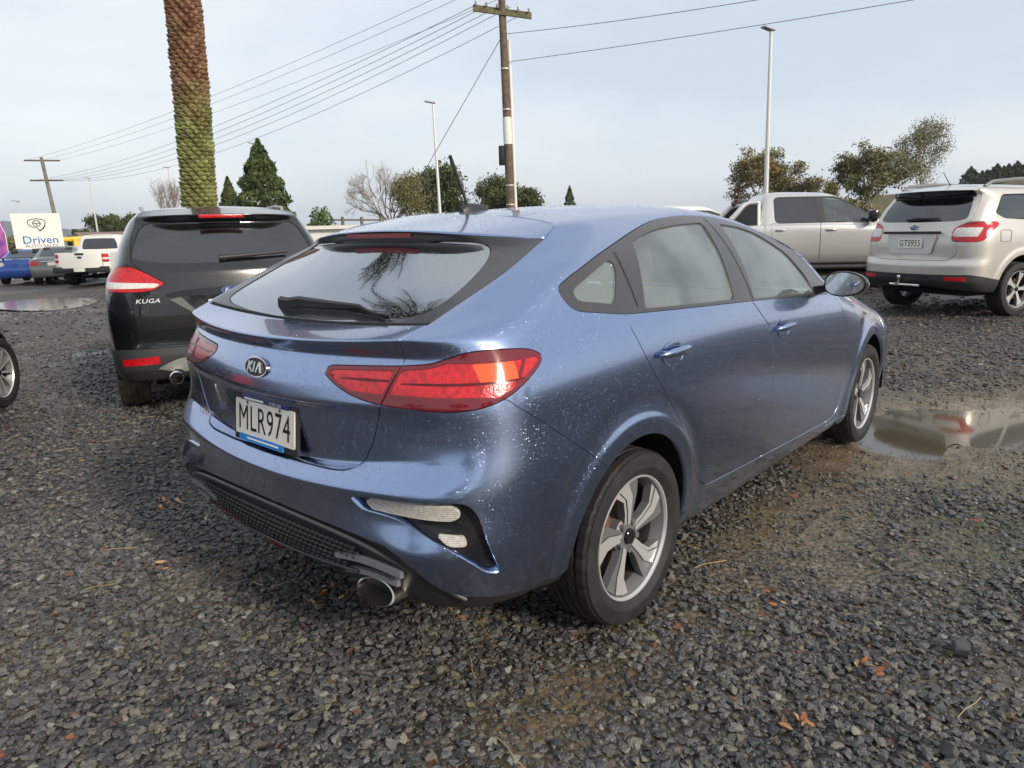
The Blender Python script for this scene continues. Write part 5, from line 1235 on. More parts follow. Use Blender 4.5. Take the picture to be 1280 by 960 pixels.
# right rear tyre contact known: rear axle centre is .775 to the left of it
FOR.location = (9.10+.80*math.sin(rad(26)), -.84+.80*math.cos(rad(26)), GZ(9.4, -.2))
fl_ = [(-.90, .575, .965, .02), (-.885, .66, .955, .03), (-.80, .84, .955, .04), (-.71, .868, .975, .03), (-.66, .876, 1.05, .03), (-.49, .882, 1.16, .03), (-.50, .865, 1.195, .03), (-.66, .835, 1.205, .05), (-.80, .70, 1.195, .05), (-.86, .60, 1.14, .03), (-.885, .565, 1.08, .02)]
fl_f = diag_f(fl_, .03)
fl_white = lambda s: np.maximum(np.maximum(np.abs(s.V[:, 2]-1.075)-.055, (s.V[:, 0]+s.V[:, 1])*Q2-.06-.55*(s.V[:, 2]-1.07)), fl_f(s)+.012)
fcfg = dict(paint=M_silver, ya=.875, arches=[(0, .365, .415), (2.64, .365, .415)], vb=9.0,
  panes=[('quarter_window', roundpoly([(-.47, 1.30, .04), (-.33, 1.235, .05), (.16, 1.205, .02), (.16, 1.53, .02), (-.28, 1.525, .06)], .04), M_glass_dark), ('rear_door_window', roundpoly([(.22, 1.53), (.22, 1.20), (1.02, 1.165), (1.02, 1.535)], .03), M_glass_dark), ('front_door_window', roundpoly([(1.10, 1.53), (1.10, 1.16), (1.82, 1.13), (1.5, 1.40), (1.3, 1.49)], .03), M_glass_clear)],
  gate=roundpoly([(-.2, .725), (.50, .725, .04), (.60, .80, .06), (.575, .955, .03), (.59, 1.16, .05), (.69, 1.22), (.69, 1.9), (-.2, 1.9)], .04), glass=roundpoly([(-.5, 1.20, 0), (.50, 1.21, .06), (.62, 1.235, .04), (.60, 1.38, .05), (.555, 1.50, .03), (-.5, 1.512, 0)], .04), glassv=12.2, gx=.2, under=(11.85, 13.02, .575),
  lamps=[('tail_lamp', fl_f, [('tail_lamp', fl_white, M_lamp_clear), ('red_lens', None, M_lamp_red)])], lampx=-.3,
  clad=[('lower_cladding', lambda s: s.V[:, 2]-np.interp(s.V[:, 0], [-.98, -.92, -.80, -.5, 0, 2.7, 3.6], [.545, .545, .555, .50, .40, .40, .5]), M_clad)], doors=suv_doors())
fk, fmade = generic_car(FOR, for_rows, 10, 15, FSR, FSS, fcfg, dens=.5)
fw = wheel(FOR, (0, -.775, .345), R=.345, rr=.232, W=.225, style='five', mats=(mat('silver_alloy', (.60, .60, .58), rough=.35, metal=.5), M_alloy_grey)); fw.rotation_euler[1] = rad(15)
wheel_copy(fw, FOR, (2.64, -.775, .345)); wheel_copy(fw, FOR, (0, .775, .345), flip=True); wheel_copy(fw, FOR, (2.64, .775, .345), flip=True)
fg_ = fmade['gate']
rc = MB(); p0 = onsurf(fk, y=0, z=.96)[0]; f_ = Frame((p0[0]-.004, 0, .955), (0, -1, 0), (.02, 0, 1)); rc.prism([tuple(q) for q in roundpoly([(-.36, .10), (.36, .10), (.30, -.15), (-.30, -.15)], .04)], lambda u, v, h: f_.p(u, v, h), .005); rc.build('plate_panel', M_silver2, fg_)
gb = MB(); frect(gb, f_, -.42, .42, .10, .135, 0, .02, 0, .01); gb.build('grab_strip', M_black, fg_)
plate(fg_, fk, .94, 'GTS955', out_=.012, y=0)
em = MB(); f_ = Frame((onsurf(fk, y=0, z=1.14)[0][0]-.008, 0, 1.135), (0, -1, 0), (.15, 0, 1)); fdisc(em, f_, .062, .042, 0, .006, 0, 28); fdisc(em, f_, .056, .036, .005, .008, 1, 28)
for (a, b, s_) in ((-.028, .012, .009), (.008, .016, .005), (.026, .010, .005), (.0, -.008, .005), (.02, -.012, .005), (.034, -.004, .005)): fdisc(em, f_, s_, s_, .008, .0095, 0, 8, a, b)
em.build('emblem', [M_chrome, M_navy], fg_, smooth=False)
em = MB(); f_ = Frame((onsurf(fk, y=-.40, z=1.03)[0][0]-.012, -.46, 1.045), (.1, -1, 0), (.05, 0, 1)); put_text(em, f_, 'FORESTER', .035, 0, 0, .004, 0, sx=1.2); em.build('model_lettering', M_chrome, fg_, smooth=False)
tb = MB(); tb.box((-1.10, -.03, .40), (-.80, .03, .44)); tb.tube([(-1.07, 0, .43), (-1.07, 0, .475)], .015, 10); tb.lathe([(0.001, .535), (.018, .53), (.025, .51), (.018, .49), (.012, .48)], n=16, axis='z', c=(-1.07, 0, 0)); tb.tube([(-.95, -.22, .40), (-.95, .22, .40)], .02, 8)
tb.build('tow_ball', M_chrome, FOR, auto=50)
for sg in (-1, 1):
    rf = MB(); V_ = []
    for k in range(7):
        y = .50+.24*k/6
        for z in (.475, .525):
            p_, n_ = onsurf(fk, y=y, z=z); q_ = p_+n_*.010; V_.append((q_[0], sg*q_[1], z))
    rf.add(V_, [(2*k, 2*k+2, 2*k+3, 2*k+1) for k in range(6)]); rf.build('bumper_reflector', M_lamp_red, FOR)
    rl = MB(); rl.tube([(-.42, sg*.575, 1.63), (-.30, sg*.59, 1.685), (.2, sg*.60, 1.715), (.9, sg*.585, 1.70), (1.05, sg*.57, 1.645)], [.02, .024, .026, .026, .02], 8); rl.build('roof_rail', mat('grey_rail', (.16, .16, .165), rough=.4), FOR)
fdp = MB(); p_, n_ = onsurf(fk, x=-.36, z=1.02, side=True)
V_ = [(x, -(onsurf(fk, x=x, z=z, side=True)[0][1]+.0035), z) for x, z in roundpoly([(-.45, .95), (-.27, .95), (-.25, 1.09), (-.45, 1.09)], .03, 3)]
fdp.tube(V_+[V_[0]], .0022, 5, cap=False); fdp.build('fuel_flap_joint', M_dark, FOR)
wv = MB(); wv.tube([(onsurf(fk, y=abs(y), z=1.235)[0][0]-.02, y, 1.235+.012*(y < .1)) for y in np.linspace(.16, -.30, 9)], [.012, .014, .014, .02, .016, .013, .012, .011, .01], 8); wv.build('rear_wiper', M_black, fg_)
ant = MB(); ant.tube([(-.25, 0, 1.66), (-.28, 0, 1.69), (-.42, 0, 1.84)], [.02, .006, .004], 8); ant.build('roof_aerial', M_black, FOR)
for dr, sd_ in fmade['rear_door']: car_handle(fk, dr, .26, 1.06, sd_, M_silver)
for dr, sd_ in fmade['front_door']: car_handle(fk, dr, 1.22, 1.03, sd_, M_silver)
cabin(FOR, .15, 1.05, .78, .86, 1.6)
# ---------- pickups
def pickup(root, P, label, cat, txt, glass=M_glass_dark, lid=True):
    PX = dict(xE=2.75, fx=3.3)
    R_ = [GR(-1.05, .50, .80, .46, x1=4.0, z1=.45, **PX), GR(-1.13, .52, .88, .50, x1=4.05, z1=.48, **PX), GR(-1.17, .64, .915, .62, x1=4.10, z1=.62, k=.03, r=.08, **PX), GR(-1.175, .78, .922, .78, x1=4.10, z1=.78, k=.03, r=.08, **PX),
      GR(-1.175, .95, .922, .95, x1=4.05, z1=.92, k=.03, r=.08, **PX), GR(-1.17, 1.10, .918, 1.10, x1=4.0, z1=1.02, k=.03, r=.08, **PX), GR(-1.16, 1.175, .905, 1.175, zE=1.15, wE=.87, x1=3.9, z1=1.06, k=.03, r=.08, xE=2.8, fx=3.3),
      GR(.50, 1.19, .87, 1.20, xE=2.68, wE=.82, zE=1.20, A=(.50, .74, 1.19), C=(.50, .855), r=.0), GR(.53, 1.45, .80, 1.44, xE=2.28, wE=.75, zE=1.44, A=(.54, .68, 1.45), C=(.545, .785), r=.0), GR(.57, 1.68, .725, 1.66, xE=1.92, wE=.68, zE=1.66, A=(.58, .62, 1.68), C=(.585, .70), r=.0),
      GR(.62, 1.755, .66, 1.745, xE=1.78, wE=.62, zE=1.72, A=(.63, .58, 1.745), C=(.64, .645), r=.0), GR(None, 0, .40, 1.79, xE=1.68, wE=.38, zE=1.76, A=(.70, .40, 1.775), r=.2), GR(None, 0, 0., 1.80, xE=1.65, wE=1e-9, zE=1.775, A=(.70, 0, 1.785), r=.2)]
    R_[-1]['E'] = (1.65, 0., 1.775)
    sr_ = [.02, .02, .02, .03, .04, .03, .012, .012, .05, .03, .02, .04, .05]; ss_ = [.02, .03, .03, .05, .05, .04, .03, .03, .05, .03, .03, .05, .05]
    lp = diag_f([(-1.175, .76, .86, .02), (-1.165, .80, .84, .02), (-1.05, .92, .84, .02), (-1.03, .92, .90, .02), (-1.03, .92, 1.10, .02), (-1.06, .91, 1.13, .02), (-1.165, .79, 1.13, .02), (-1.172, .76, 1.10, .02)], .02)
    cfg = dict(paint=P, ya=.915, arches=[(0, .42, .46), (3.22, .42, .46)], vb=7, flare=.02,
      surround=(roundpoly([(.76, 1.655, .05), (.78, 1.255, .06), (.85, 1.215, .04), (2.56, 1.215, .03), (2.46, 1.34, .05), (2.12, 1.56, .1), (1.91, 1.655, .06), (1.84, 1.685, .05), (.83, 1.69, .05)], .04), M_trim),
      panes=[('rear_door_window', roundpoly([(.78, 1.63, .04), (.80, 1.27, .06), (.86, 1.235, .03), (1.52, 1.235, .02), (1.50, 1.67, .02), (.84, 1.67, .05)], .03), M_glass_dark), ('front_door_window', roundpoly([(1.62, 1.665), (1.66, 1.235), (2.50, 1.235), (2.42, 1.33), (2.1, 1.54), (1.90, 1.635)], .03), M_glass_clear)],
      glass=roundpoly([(-.5, 1.26, 0), (.62, 1.27, .05), (.60, 1.45, .05), (.52, 1.64, .05), (-.5, 1.66, 0)], .05), glassv=9.4,
      lamps=[('tail_lamp', lp, [('tail_lamp', lambda s: np.abs(s.V[:, 2]-.97)-.035, M_lamp_clear), ('red_lens', None, M_lamp_red)])], lampx=-.9,
      doors=[('rear_door', roundpoly([(.72, 1.22), (.72, .95, .1), (.80, .60, .1), (1.57, .56, .03), (1.57, 1.22)], .03)), ('front_door', roundpoly([(1.576, 1.22), (1.576, .56, .03), (2.70, .56, .08), (2.74, 1.19)], .03))])
    kb_, made_ = generic_car(root, R_, 7, 11, sr_, ss_, cfg, dens=.35, step=.03)
    bp_ = MB(); bp_.bbox((-1.30, -.80, .50), (-1.12, .80, .66), .03); bp_.bbox((-1.25, -.90, .50), (-1.05, -.62, .70), .03); bp_.bbox((-1.25, .62, .50), (-1.05, .90, .70), .03); bp_.build('rear_bumper', M_black, root)
    plate(root, kb_, .0, txt) if False else None
    f_ = Frame((-1.302, 0, .60), (0, -1, 0), (0, 0, 1)); mb = MB(); frect(mb, f_, -.18, .18, -.06, .06, 0, .006); pt_ = mb.build('number_plate', M_plate, root)
    f_ = Frame((-1.178, 0, 1.02), (0, -1, 0), (0, 0, 1)); em = MB(); fdisc(em, f_, .085, .04, 0, .012, 0, 28); fdisc(em, f_, .075, .032, .011, .014, 1, 28); em.build('emblem', [M_chrome, M_navy], root)
    hb = MB(); frect(hb, Frame((-1.172, 0, 1.13), (0, -1, 0), (0, 0, 1)), -.14, .14, -.03, .035, 0, .02, 0, .02); hb.build('tailgate_handle', M_black, root)
    tj = MB()
    for sg in (-1, 1): tj.tube([(-1.172, sg*.735, .70), (-1.176, sg*.735, .9), (-1.168, sg*.735, 1.17)], .005, 6)
    tj.build('tailgate_joint', M_dark, root)
    w_ = wheel(root, (0, -.80, .385), R=.385, rr=.235, W=.26, style='six'); wheel_copy(w_, root, (3.22, -.80, .385)); wheel_copy(w_, root, (0, .80, .385), flip=True); wheel_copy(w_, root, (3.22, .80, .385), flip=True)
    for sg in (-1, 1):
        st_ = MB(); st_.tube([(.75, sg*.86, .42), (2.6, sg*.86, .42)], .05, 10); st_.build('side_step', M_black, root)
        mr_ = MB(); mr_.bbox((2.36, min(sg*.90, sg*1.08), 1.20), (2.50, max(sg*.90, sg*1.08), 1.42), .05); mr_.box((2.40, min(sg*.80, sg*.92), 1.23), (2.46, max(sg*.80, sg*.92), 1.28)); mr_.build('door_mirror', [M_black_gloss], root)
        jn = MB(); jn.tube([(.60, sg*.926, .55), (.60, sg*.929, .9), (.60, sg*.905, 1.18)], .006, 5); jn.build('cab_tub_joint', M_dark, root)
    for dr, sd_ in made_['rear_door']: car_handle(kb_, dr, .88, 1.10, sd_, P, .10)
    for dr, sd_ in made_['front_door']: car_handle(kb_, dr, 1.76, 1.09, sd_, P, .10)
    cabin(root, .9, 1.75, .78, 1.0, 1.7)
    tag(root, label, cat)
    return kb_
M_rsilver = paintmat('pale_silver_paint', (.62, .61, .59), metal=.7, rough=.35, drops=.1)
M_rwhite = paintmat('white_paint', (.80, .78, .72), metal=0., rough=.35, drops=0)
PK = empty('silver_pickup', (11.47, 4.23, GZ(11.6, 3.2)+.02), rad(-56))
pickup(PK, M_rsilver, 'silver double-cab pickup with sail-shaped sports bar, side-on behind the silver SUV', 'pickup', '')
sb = MB()
for sg in (-1, 1):
    s_ = MB(); y0 = sg*.80
    s_.tube([(-.12, y0, 1.17), (.10, sg*.78, 1.40), (.24, sg*.745, 1.56), (.34, sg*.72, 1.60), (.50, sg*.72, 1.60)], .05, 8); s_.tube([(.50, sg*.72, 1.62), (.50, sg*.82, 1.17)], .035, 8)
    s_.build('sports_bar', M_rsilver, PK, auto=60)
    g_ = MB(); g_.add([(-.06, sg*.80, 1.18), (.12, sg*.775, 1.38), (.34, sg*.72, 1.59), (.50, sg*.72, 1.59), (.50, sg*.815, 1.18)], [(0, 1, 2, 3, 4)]); g_.build('sports_bar_window', M_black_gloss, PK, smooth=False)
s_ = MB(); s_.tube([(.30, -.73, 1.60), (.24, -.4, 1.64), (.24, .4, 1.64), (.30, .73, 1.60)], .045, 8); s_.build('sports_bar_hoop', M_black, PK)
s_ = MB(); s_.bbox((.16, -.22, 1.645), (.24, .22, 1.69), .01); s_.build('high_brake_lamp', M_lamp_dark, PK)
PW = empty('white_pickup', (7.65, 26.45, GZ(7.65, 26.45)), rad(48))
pickup(PW, M_rwhite, 'white double-cab pickup showing its tailgate below the dealer sign', 'pickup', '')
# ---------- saloons in the far row and the black car at the left
def saloon(root, P, label, style='ten', coupe=False, lampm=None, dens=.3, txt='', steer=0.):
    SX = dict(xE=2.0)
    h = -.06 if coupe else 0
    R_ = [GR(-.80, .30, .76, .24, x1=3.35, z1=.25, **SX), GR(-.92, .32, .84, .27, x1=3.45, z1=.28, **SX), GR(-.98, .45, .87, .40, x1=3.50, z1=.40, **SX), GR(-.99, .58, .88, .56, x1=3.52, z1=.55, **SX), GR(-.97, .68, .886, .70, x1=3.50, z1=.64, **SX),
      GR(-.965, .82, .885, .84, x1=3.45, zE=.83, z1=.72, **SX), GR(-.95, .94+h*.3, .87, .92, x1=3.38, zE=.90, z1=.78, **SX), GR(-.93, 1.0+h*.3, .84, .97, x1=3.30, zE=.94, z1=.82, wE=.80, xE=2.05),
      GR(-.45, 1.03+h*.3, .80, 1.02, xE=1.98, wE=.77, zE=1.0, A=(-.42, .66, 1.03), C=(-.36, .76), r=.2), GR(-.15, 1.20+h, .735, 1.19+h, xE=1.65, wE=.70, zE=1.19+h, A=(-.10, .62, 1.20+h), C=(-.03, .70), r=.15), GR(.18, 1.36+h, .64, 1.34+h, xE=1.30, wE=.62, zE=1.33+h, A=(.22, .56, 1.355+h), C=(.28, .61), r=.12),
      GR(.30, 1.41+h, .58, 1.39+h, xE=1.18, wE=.56, zE=1.375+h, A=(.34, .52, 1.395+h), C=(.38, .565), r=.1), GR(None, 0, .38, 1.425+h, xE=1.12, wE=.36, zE=1.41+h, A=(.38, .38, 1.415+h), r=.15), GR(None, 0, 0., 1.435+h, xE=1.1, wE=1e-9, zE=1.42+h, A=(.38, 0, 1.425+h), r=.15)]
    R_[-1]['E'] = (1.1, 0., 1.42+h)
    sr_ = [.02, .02, .03, .03, .03, .03, .015, .012, .02, .05, .03, .03, .05, .05]; ss_ = [.02, .03, .04, .05, .05, .05, .05, .04, .04, .05, .03, .03, .05, .05]
    lp = diag_f([(-.96, .50, .80, .02), (-.95, .55, .74, .02), (-.80, .83, .74, .03), (-.70, .875, .78, .03), (-.70, .87, .87, .03), (-.80, .81, .90, .03), (-.95, .55, .90, .02)], .02)
    cfg = dict(paint=P, ya=.88, arches=[(0, .32, .365), (2.65, .32, .365)], vb=7,
      panes=[('rear_door_window', roundpoly([(.05, 1.10+h*.5), (.15, 1.05), (.90, 1.04), (.90, 1.33+h), (.45, 1.33+h)], .03), M_glass_dark), ('front_door_window', roundpoly([(.98, 1.33+h), (.98, 1.04), (1.80, 1.02), (1.5, 1.22+h), (1.25, 1.31+h)], .03), M_glass_dark)],
      glass=roundpoly([(-.5, 1.05+h*.3, 0), (.56, 1.06+h*.3, .06), (.50, 1.30+h, .05), (.46, 1.35+h, .04), (-.5, 1.36+h, 0)], .04), glassv=10.3,
      lamps=[('tail_lamp', lp, [('red_lens', None, lampm or M_lamp_red)])], lampx=-.5, doors=[('rear_door', roundpoly([(.05, 1.0), (.30, .6, .1), (.42, .32), (.95, .32), (.95, 1.0)], .04)), ('front_door', roundpoly([(.956, 1.0), (.956, .32), (1.95, .32), (2.05, .95)], .04))])
    kb_, made_ = generic_car(root, R_, 8, 12, sr_, ss_, cfg, dens=dens, step=.03)
    plate(root, kb_, .80, txt or 'LGB318', out_=.01) if txt else None
    w_ = wheel(root, (0, -.77, .32), R=.32, rr=.225, W=.21, style=style); wheel_copy(w_, root, (2.65, -.77, .32), steer=steer); wheel_copy(w_, root, (0, .77, .32), flip=True); wheel_copy(w_, root, (2.65, .77, .32), flip=True)
    cabin(root, .35, 1.1, .74, .68, 1.35)
    tag(root, label, 'car')
    return kb_
M_bluep = paintmat('bright_blue_paint', (.02, .08, .36), metal=.3, rough=.3, drops=0)
M_greyp = paintmat('grey_green_paint', (.17, .18, .17), metal=.4, rough=.3, drops=0)
BL = empty('blue_coupe', (6.9, 31.9, GZ(6.9, 31.9)), rad(60)); saloon(BL, M_bluep, 'bright blue coupe with a boot spoiler at the end of the far row', coupe=True, lampm=M_lamp_clear)
spo = MB(); spo.bbox((-1.0, -.62, 1.05), (-.82, .62, 1.075), .01); spo.box((-.93, -.5, .96), (-.88, -.46, 1.06)); spo.box((-.93, .46, .96), (-.88, .5, 1.06)); spo.build('boot_spoiler', M_black, BL)
GS = empty('grey_saloon', (7.5, 29.9, GZ(7.5, 29.9)), rad(62)); gk = saloon(GS, M_greyp, 'grey green saloon between the blue coupe and the white pickup', txt='')
tr_ = MB(); tr_.bbox((-1.0, -.40, .86), (-.965, .40, .90), .01); tr_.build('boot_chrome_strip', M_chrome, GS); mb = MB(); mb.bbox((-.995, -.18, .73), (-.972, .18, .85), .004); mb.build('number_plate', M_plate, GS)
BK = empty('black_saloon', (0, 0, 0), rad(63))
_d = Vector((math.cos(rad(63)), math.sin(rad(63)), 0)); _r = Vector((_d.y, -_d.x, 0))
BK.location = Vector((-.315, 5.565, GZ(-.4, 5.6)))-_d*2.65-_r*.86
saloon(BK, M_bpaint, 'black car with silver ten-spoke wheels, only its front wing in view', dens=.5, steer=rad(-10))
PV = empty('white_suv', (13.6, 7.0, GZ(13.6, 7.0)+.05), rad(-56))
tag(PV, 'white SUV whose pale roof shows past the sports bar of the silver pickup', 'car')
vcfg = dict(kcfg, paint=M_rwhite); generic_car(PV, suv_rows, 9, 14, SSR, SSS, vcfg, dens=.25, step=.05)
wv_ = wheel_copy(kw, PV, (0, -.79, .345)); wheel_copy(kw, PV, (2.69, -.79, .345)); wheel_copy(kw, PV, (0, .79, .345), flip=True); wheel_copy(kw, PV, (2.69, .79, .345), flip=True)
# ------------------------------------------------------------------ the yard
TILT = Vector((-.015, .013, 1)).normalized()
def ramp(t, pts, interp='LINEAR'):
    r_ = N(t, 'ShaderNodeValToRGB'); cr_ = r_.color_ramp; cr_.interpolation = interp
    while len(cr_.elements) < len(pts): cr_.elements.new(.5)
    for e, (p_, c_) in zip(cr_.elements, pts): e.position = p_; e.color = (*c_, 1)
    return r_
PUD = [(3.06, -.79), (3.48, -.75), (3.85, -.93), (3.98, -1.2), (4.30, -1.50), (4.6, -2.1), (4.1, -2.3), (3.55, -1.85), (3.16, -1.47), (3.20, -1.33), (2.80, -1.32), (2.70, -1.16), (2.70, -.97)]
PUDp = polysmooth(PUD, 5)
_ph = rng.random(40)*6.28
def lump(x, y, f):
    return sum(np.sin(f*(x*math.cos(a)+y*math.sin(a))*(1+.37*i)+_ph[i]) for i, a in enumerate((.3, 1.5, 2.6, 4.1, 5.2)))/5
def ground_mesh():
    rr_ = np.concatenate([[.02], np.linspace(.3, 12, 140), np.geomspace(12.3, 60, 50), np.geomspace(64, 4500, 34)]); na = 200
    a = np.linspace(0, 2*math.pi, na+1)[:-1]; R_, A_ = np.meshgrid(rr_, a, indexing='ij'); x = CAM[0]+R_*np.cos(A_); y = CAM[1]+R_*np.sin(A_)
    z = GZ(x, y)+np.where(R_ < 80, .010*lump(x, y, 2.1)+.006*lump(x+7, y, 5.3), 0)
    kia = np.maximum(np.abs(x-1.35)-2.0, np.abs(y)-1.0); z = z-.008
    dp = sdf(PUDp, np.stack([x.ravel(), y.ravel()], -1)).reshape(x.shape)
    wf = np.where(R_ < 15, smooth01(1-(dp-.1)/.7), 0); z = z*(1-wf)+wf*(-.006+.006*lump(x, y, 4.1))
    z = np.where(R_ < 15, z-.032*smooth01(1-(dp+.04*lump(x, y, 9.))/.22), z)
    n = len(rr_); V = np.stack([x, y, z], -1).reshape(-1, 3)
    F = [(i*na+j, i*na+(j+1) % na, (i+1)*na+(j+1) % na, (i+1)*na+j) for i in range(n-1) for j in range(na)]
    # soil kind: wet mud near the puddle and along the wheel track, moss at the right
    mud = np.clip(1-(dp-.0)/1.0, 0, 1)+.95*np.exp(-(((x-1.25)/1.15)**2+((y+1.02)/.38)**2))+.6*np.exp(-(((x+.55)/.45)**2+((y+.95)/.22)**2))+.45*np.clip(lump(x+2, y, 1.7)+lump(x, y+5, 4.3)-.35, 0, 1)
    moss = np.exp(-(((x-1.7)/.75)**2+((y+1.75)/.4)**2))
    far = np.clip((np.hypot(x-CAM[0], y-CAM[1])-90)/60, 0, 1)
    o = meshobj('gravel_yard', V, F, M_ground)
    for nm, v in (('mud', mud), ('moss', moss), ('grass', far)):
        at_ = o.data.attributes.new(nm, 'FLOAT', 'POINT'); at_.data.foreach_set('value', np.clip(v, 0, 1).ravel().astype(np.float32))
    tag(o, kind='structure'); return o
def ground_material():
    m = bpy.data.materials.new('wet_gravel'); m.use_nodes = True; t = m.node_tree; b = t.nodes['Principled BSDF']; L = t.links.new
    tcn = N(t, 'ShaderNodeTexCoord')
    vo = N(t, 'ShaderNodeTexVoronoi'); vo.inputs['Scale'].default_value = 34; L(tcn.outputs['Object'], vo.inputs['Vector'])
    v2 = N(t, 'ShaderNodeTexVoronoi'); v2.inputs['Scale'].default_value = 15; L(tcn.outputs['Object'], v2.inputs['Vector'])
    sp = N(t, 'ShaderNodeSeparateColor'); L(vo.outputs['Color'], sp.inputs[0])
    st = ramp(t, [(0, (.030, .030, .031)), (.35, (.070, .069, .067)), (.6, (.115, .108, .096)), (.8, (.15, .122, .085)), (.93, (.23, .21, .175)), (1, (.16, .07, .045))]); L(sp.outputs[0], st.inputs[0])
    dk = N(t, 'ShaderNodeMapRange'); dk.inputs[1].default_value = .25; dk.inputs[2].default_value = .75; dk.inputs[3].default_value = 1; dk.inputs[4].default_value = .22; L(vo.outputs['Distance'], dk.inputs[0])
    ml = N(t, 'ShaderNodeMixRGB', blend_type='MULTIPLY'); ml.inputs[0].default_value = 1; L(st.outputs[0], ml.inputs[1]); L(dk.outputs[0], ml.inputs[2])
    # broad patches of brown silt
    n1 = N(t, 'ShaderNodeTexNoise'); n1.inputs['Scale'].default_value = .55; n1.inputs['Detail'].default_value = 9; n1.inputs['Roughness'].default_value = .62; L(tcn.outputs['Object'], n1.inputs[0])
    r1 = N(t, 'ShaderNodeMapRange'); r1.inputs[1].default_value = .50; r1.inputs[2].default_value = .66; r1.inputs[4].default_value = .75; L(n1.outputs[0], r1.inputs[0])
    m1 = N(t, 'ShaderNodeMixRGB'); m1.inputs[2].default_value = (.135, .098, .064, 1); L(ml.outputs[0], m1.inputs[1]); L(r1.outputs[0], m1.inputs[0])
    am = N(t, 'ShaderNodeAttribute', attribute_name='mud'); n2 = N(t, 'ShaderNodeTexNoise'); n2.inputs['Scale'].default_value = 9; n2.inputs['Detail'].default_value = 7; L(tcn.outputs['Object'], n2.inputs[0])
    mudc = ramp(t, [(.3, (.10, .070, .040)), (.55, (.165, .122, .075)), (.75, (.24, .19, .13))]); L(n2.outputs[0], mudc.inputs[0])
    m2 = N(t, 'ShaderNodeMixRGB'); L(am.outputs['Fac'], m2.inputs[0]); L(m1.outputs[0], m2.inputs[1]); L(mudc.outputs[0], m2.inputs[2])
    ao = N(t, 'ShaderNodeAttribute', attribute_name='moss'); mo = N(t, 'ShaderNodeMath', operation='MULTIPLY'); L(ao.outputs['Fac'], mo.inputs[0]); L(n2.outputs[0], mo.inputs[1])
    m3 = N(t, 'ShaderNodeMixRGB'); m3.inputs[2].default_value = (.075, .085, .022, 1); L(mo.outputs[0], m3.inputs[0]); L(m2.outputs[0], m3.inputs[1])
    ag = N(t, 'ShaderNodeAttribute', attribute_name='grass'); m4 = N(t, 'ShaderNodeMixRGB'); m4.inputs[2].default_value = (.06, .075, .03, 1); L(ag.outputs['Fac'], m4.inputs[0]); L(m3.outputs[0], m4.inputs[1])
    L(m4.outputs[0], b.inputs['Base Color'])
    # standing damp: smooth spots
    n3 = N(t, 'ShaderNodeTexNoise'); n3.inputs['Scale'].default_value = .33; n3.inputs['Detail'].default_value = 5; L(tcn.outputs['Object'], n3.inputs[0])
    r3 = N(t, 'ShaderNodeMapRange'); r3.inputs[1].default_value = .50; r3.inputs[2].default_value = .62; r3.inputs[3].default_value = .62; r3.inputs[4].default_value = .34; L(n3.outputs[0], r3.inputs[0])
    mr = N(t, 'ShaderNodeMath', operation='SUBTRACT'); mm = N(t, 'ShaderNodeMath', operation='MULTIPLY'); mm.inputs[1].default_value = .18; L(am.outputs['Fac'], mm.inputs[0]); L(r3.outputs[0], mr.inputs[0]); L(mm.outputs[0], mr.inputs[1]); L(mr.outputs[0], b.inputs['Roughness'])
    hgt = N(t, 'ShaderNodeMath', operation='MULTIPLY_ADD'); hgt.inputs[1].default_value = -1; L(vo.outputs['Distance'], hgt.inputs[0]); L(sp.outputs[1], hgt.inputs[2])
    inv = N(t, 'ShaderNodeMath', operation='SUBTRACT'); inv.inputs[0].default_value = 1.; L(am.outputs['Fac'], inv.inputs[1])
    bs = N(t, 'ShaderNodeMath', operation='MULTIPLY_ADD'); bs.inputs[1].default_value = .8; bs.inputs[2].default_value = .15; bs.use_clamp = True; L(inv.outputs[0], bs.inputs[0])
    bp = N(t, 'ShaderNodeBump'); bp.inputs['Distance'].default_value = .02; L(hgt.outputs[0], bp.inputs['Height']); L(bs.outputs[0], bp.inputs['Strength']); L(bp.outputs[0], b.inputs['Normal'])
    b.inputs['Specular IOR Level'].default_value = .5
    return m
M_ground = ground_material()
YARD = ground_mesh()
M_water = mat('puddle_water', (.085, .070, .046), rough=.05, spec=.9, ior=1.33, bump=(3, .02, .01))
pw_ = MB(); pw_.add([(x, y, -.026+float(GZ(x, y))*.6) for x, y in polysmooth([(1.35*(x-3.5)+3.5, 1.35*(y+1.4)-1.4) for x, y in PUD], 5)], [tuple(range(5*len(PUD)))]); zz = -.0285; pw_.V = [(v[0], v[1], zz) for v in pw_.V]
tag(pw_.build('puddle', M_water, smooth=False), kind='structure')
for pts in ([(3.2, 20.3), (4.3, 20.4), (4.9, 19.0), (4.3, 17.2), (3.2, 16.4), (2.6, 18.0)], [(6.0, 15.6), (7.8, 15.0), (7.4, 14.2), (6.1, 14.6)]):
    M_wetp = MATS.get('wet_patch') or mat('wet_patch', (.07, .058, .042), rough=.13, spec=.8)
    pf = MB(); pl_ = polysmooth(pts, 5); zc = max(float(GZ(x, y)) for x, y in pl_)+.004; pf.add([(x, y, zc) for x, y in pl_], [tuple(range(len(pl_)))]); tag(pf.build('puddle', M_wetp, smooth=False), kind='structure')
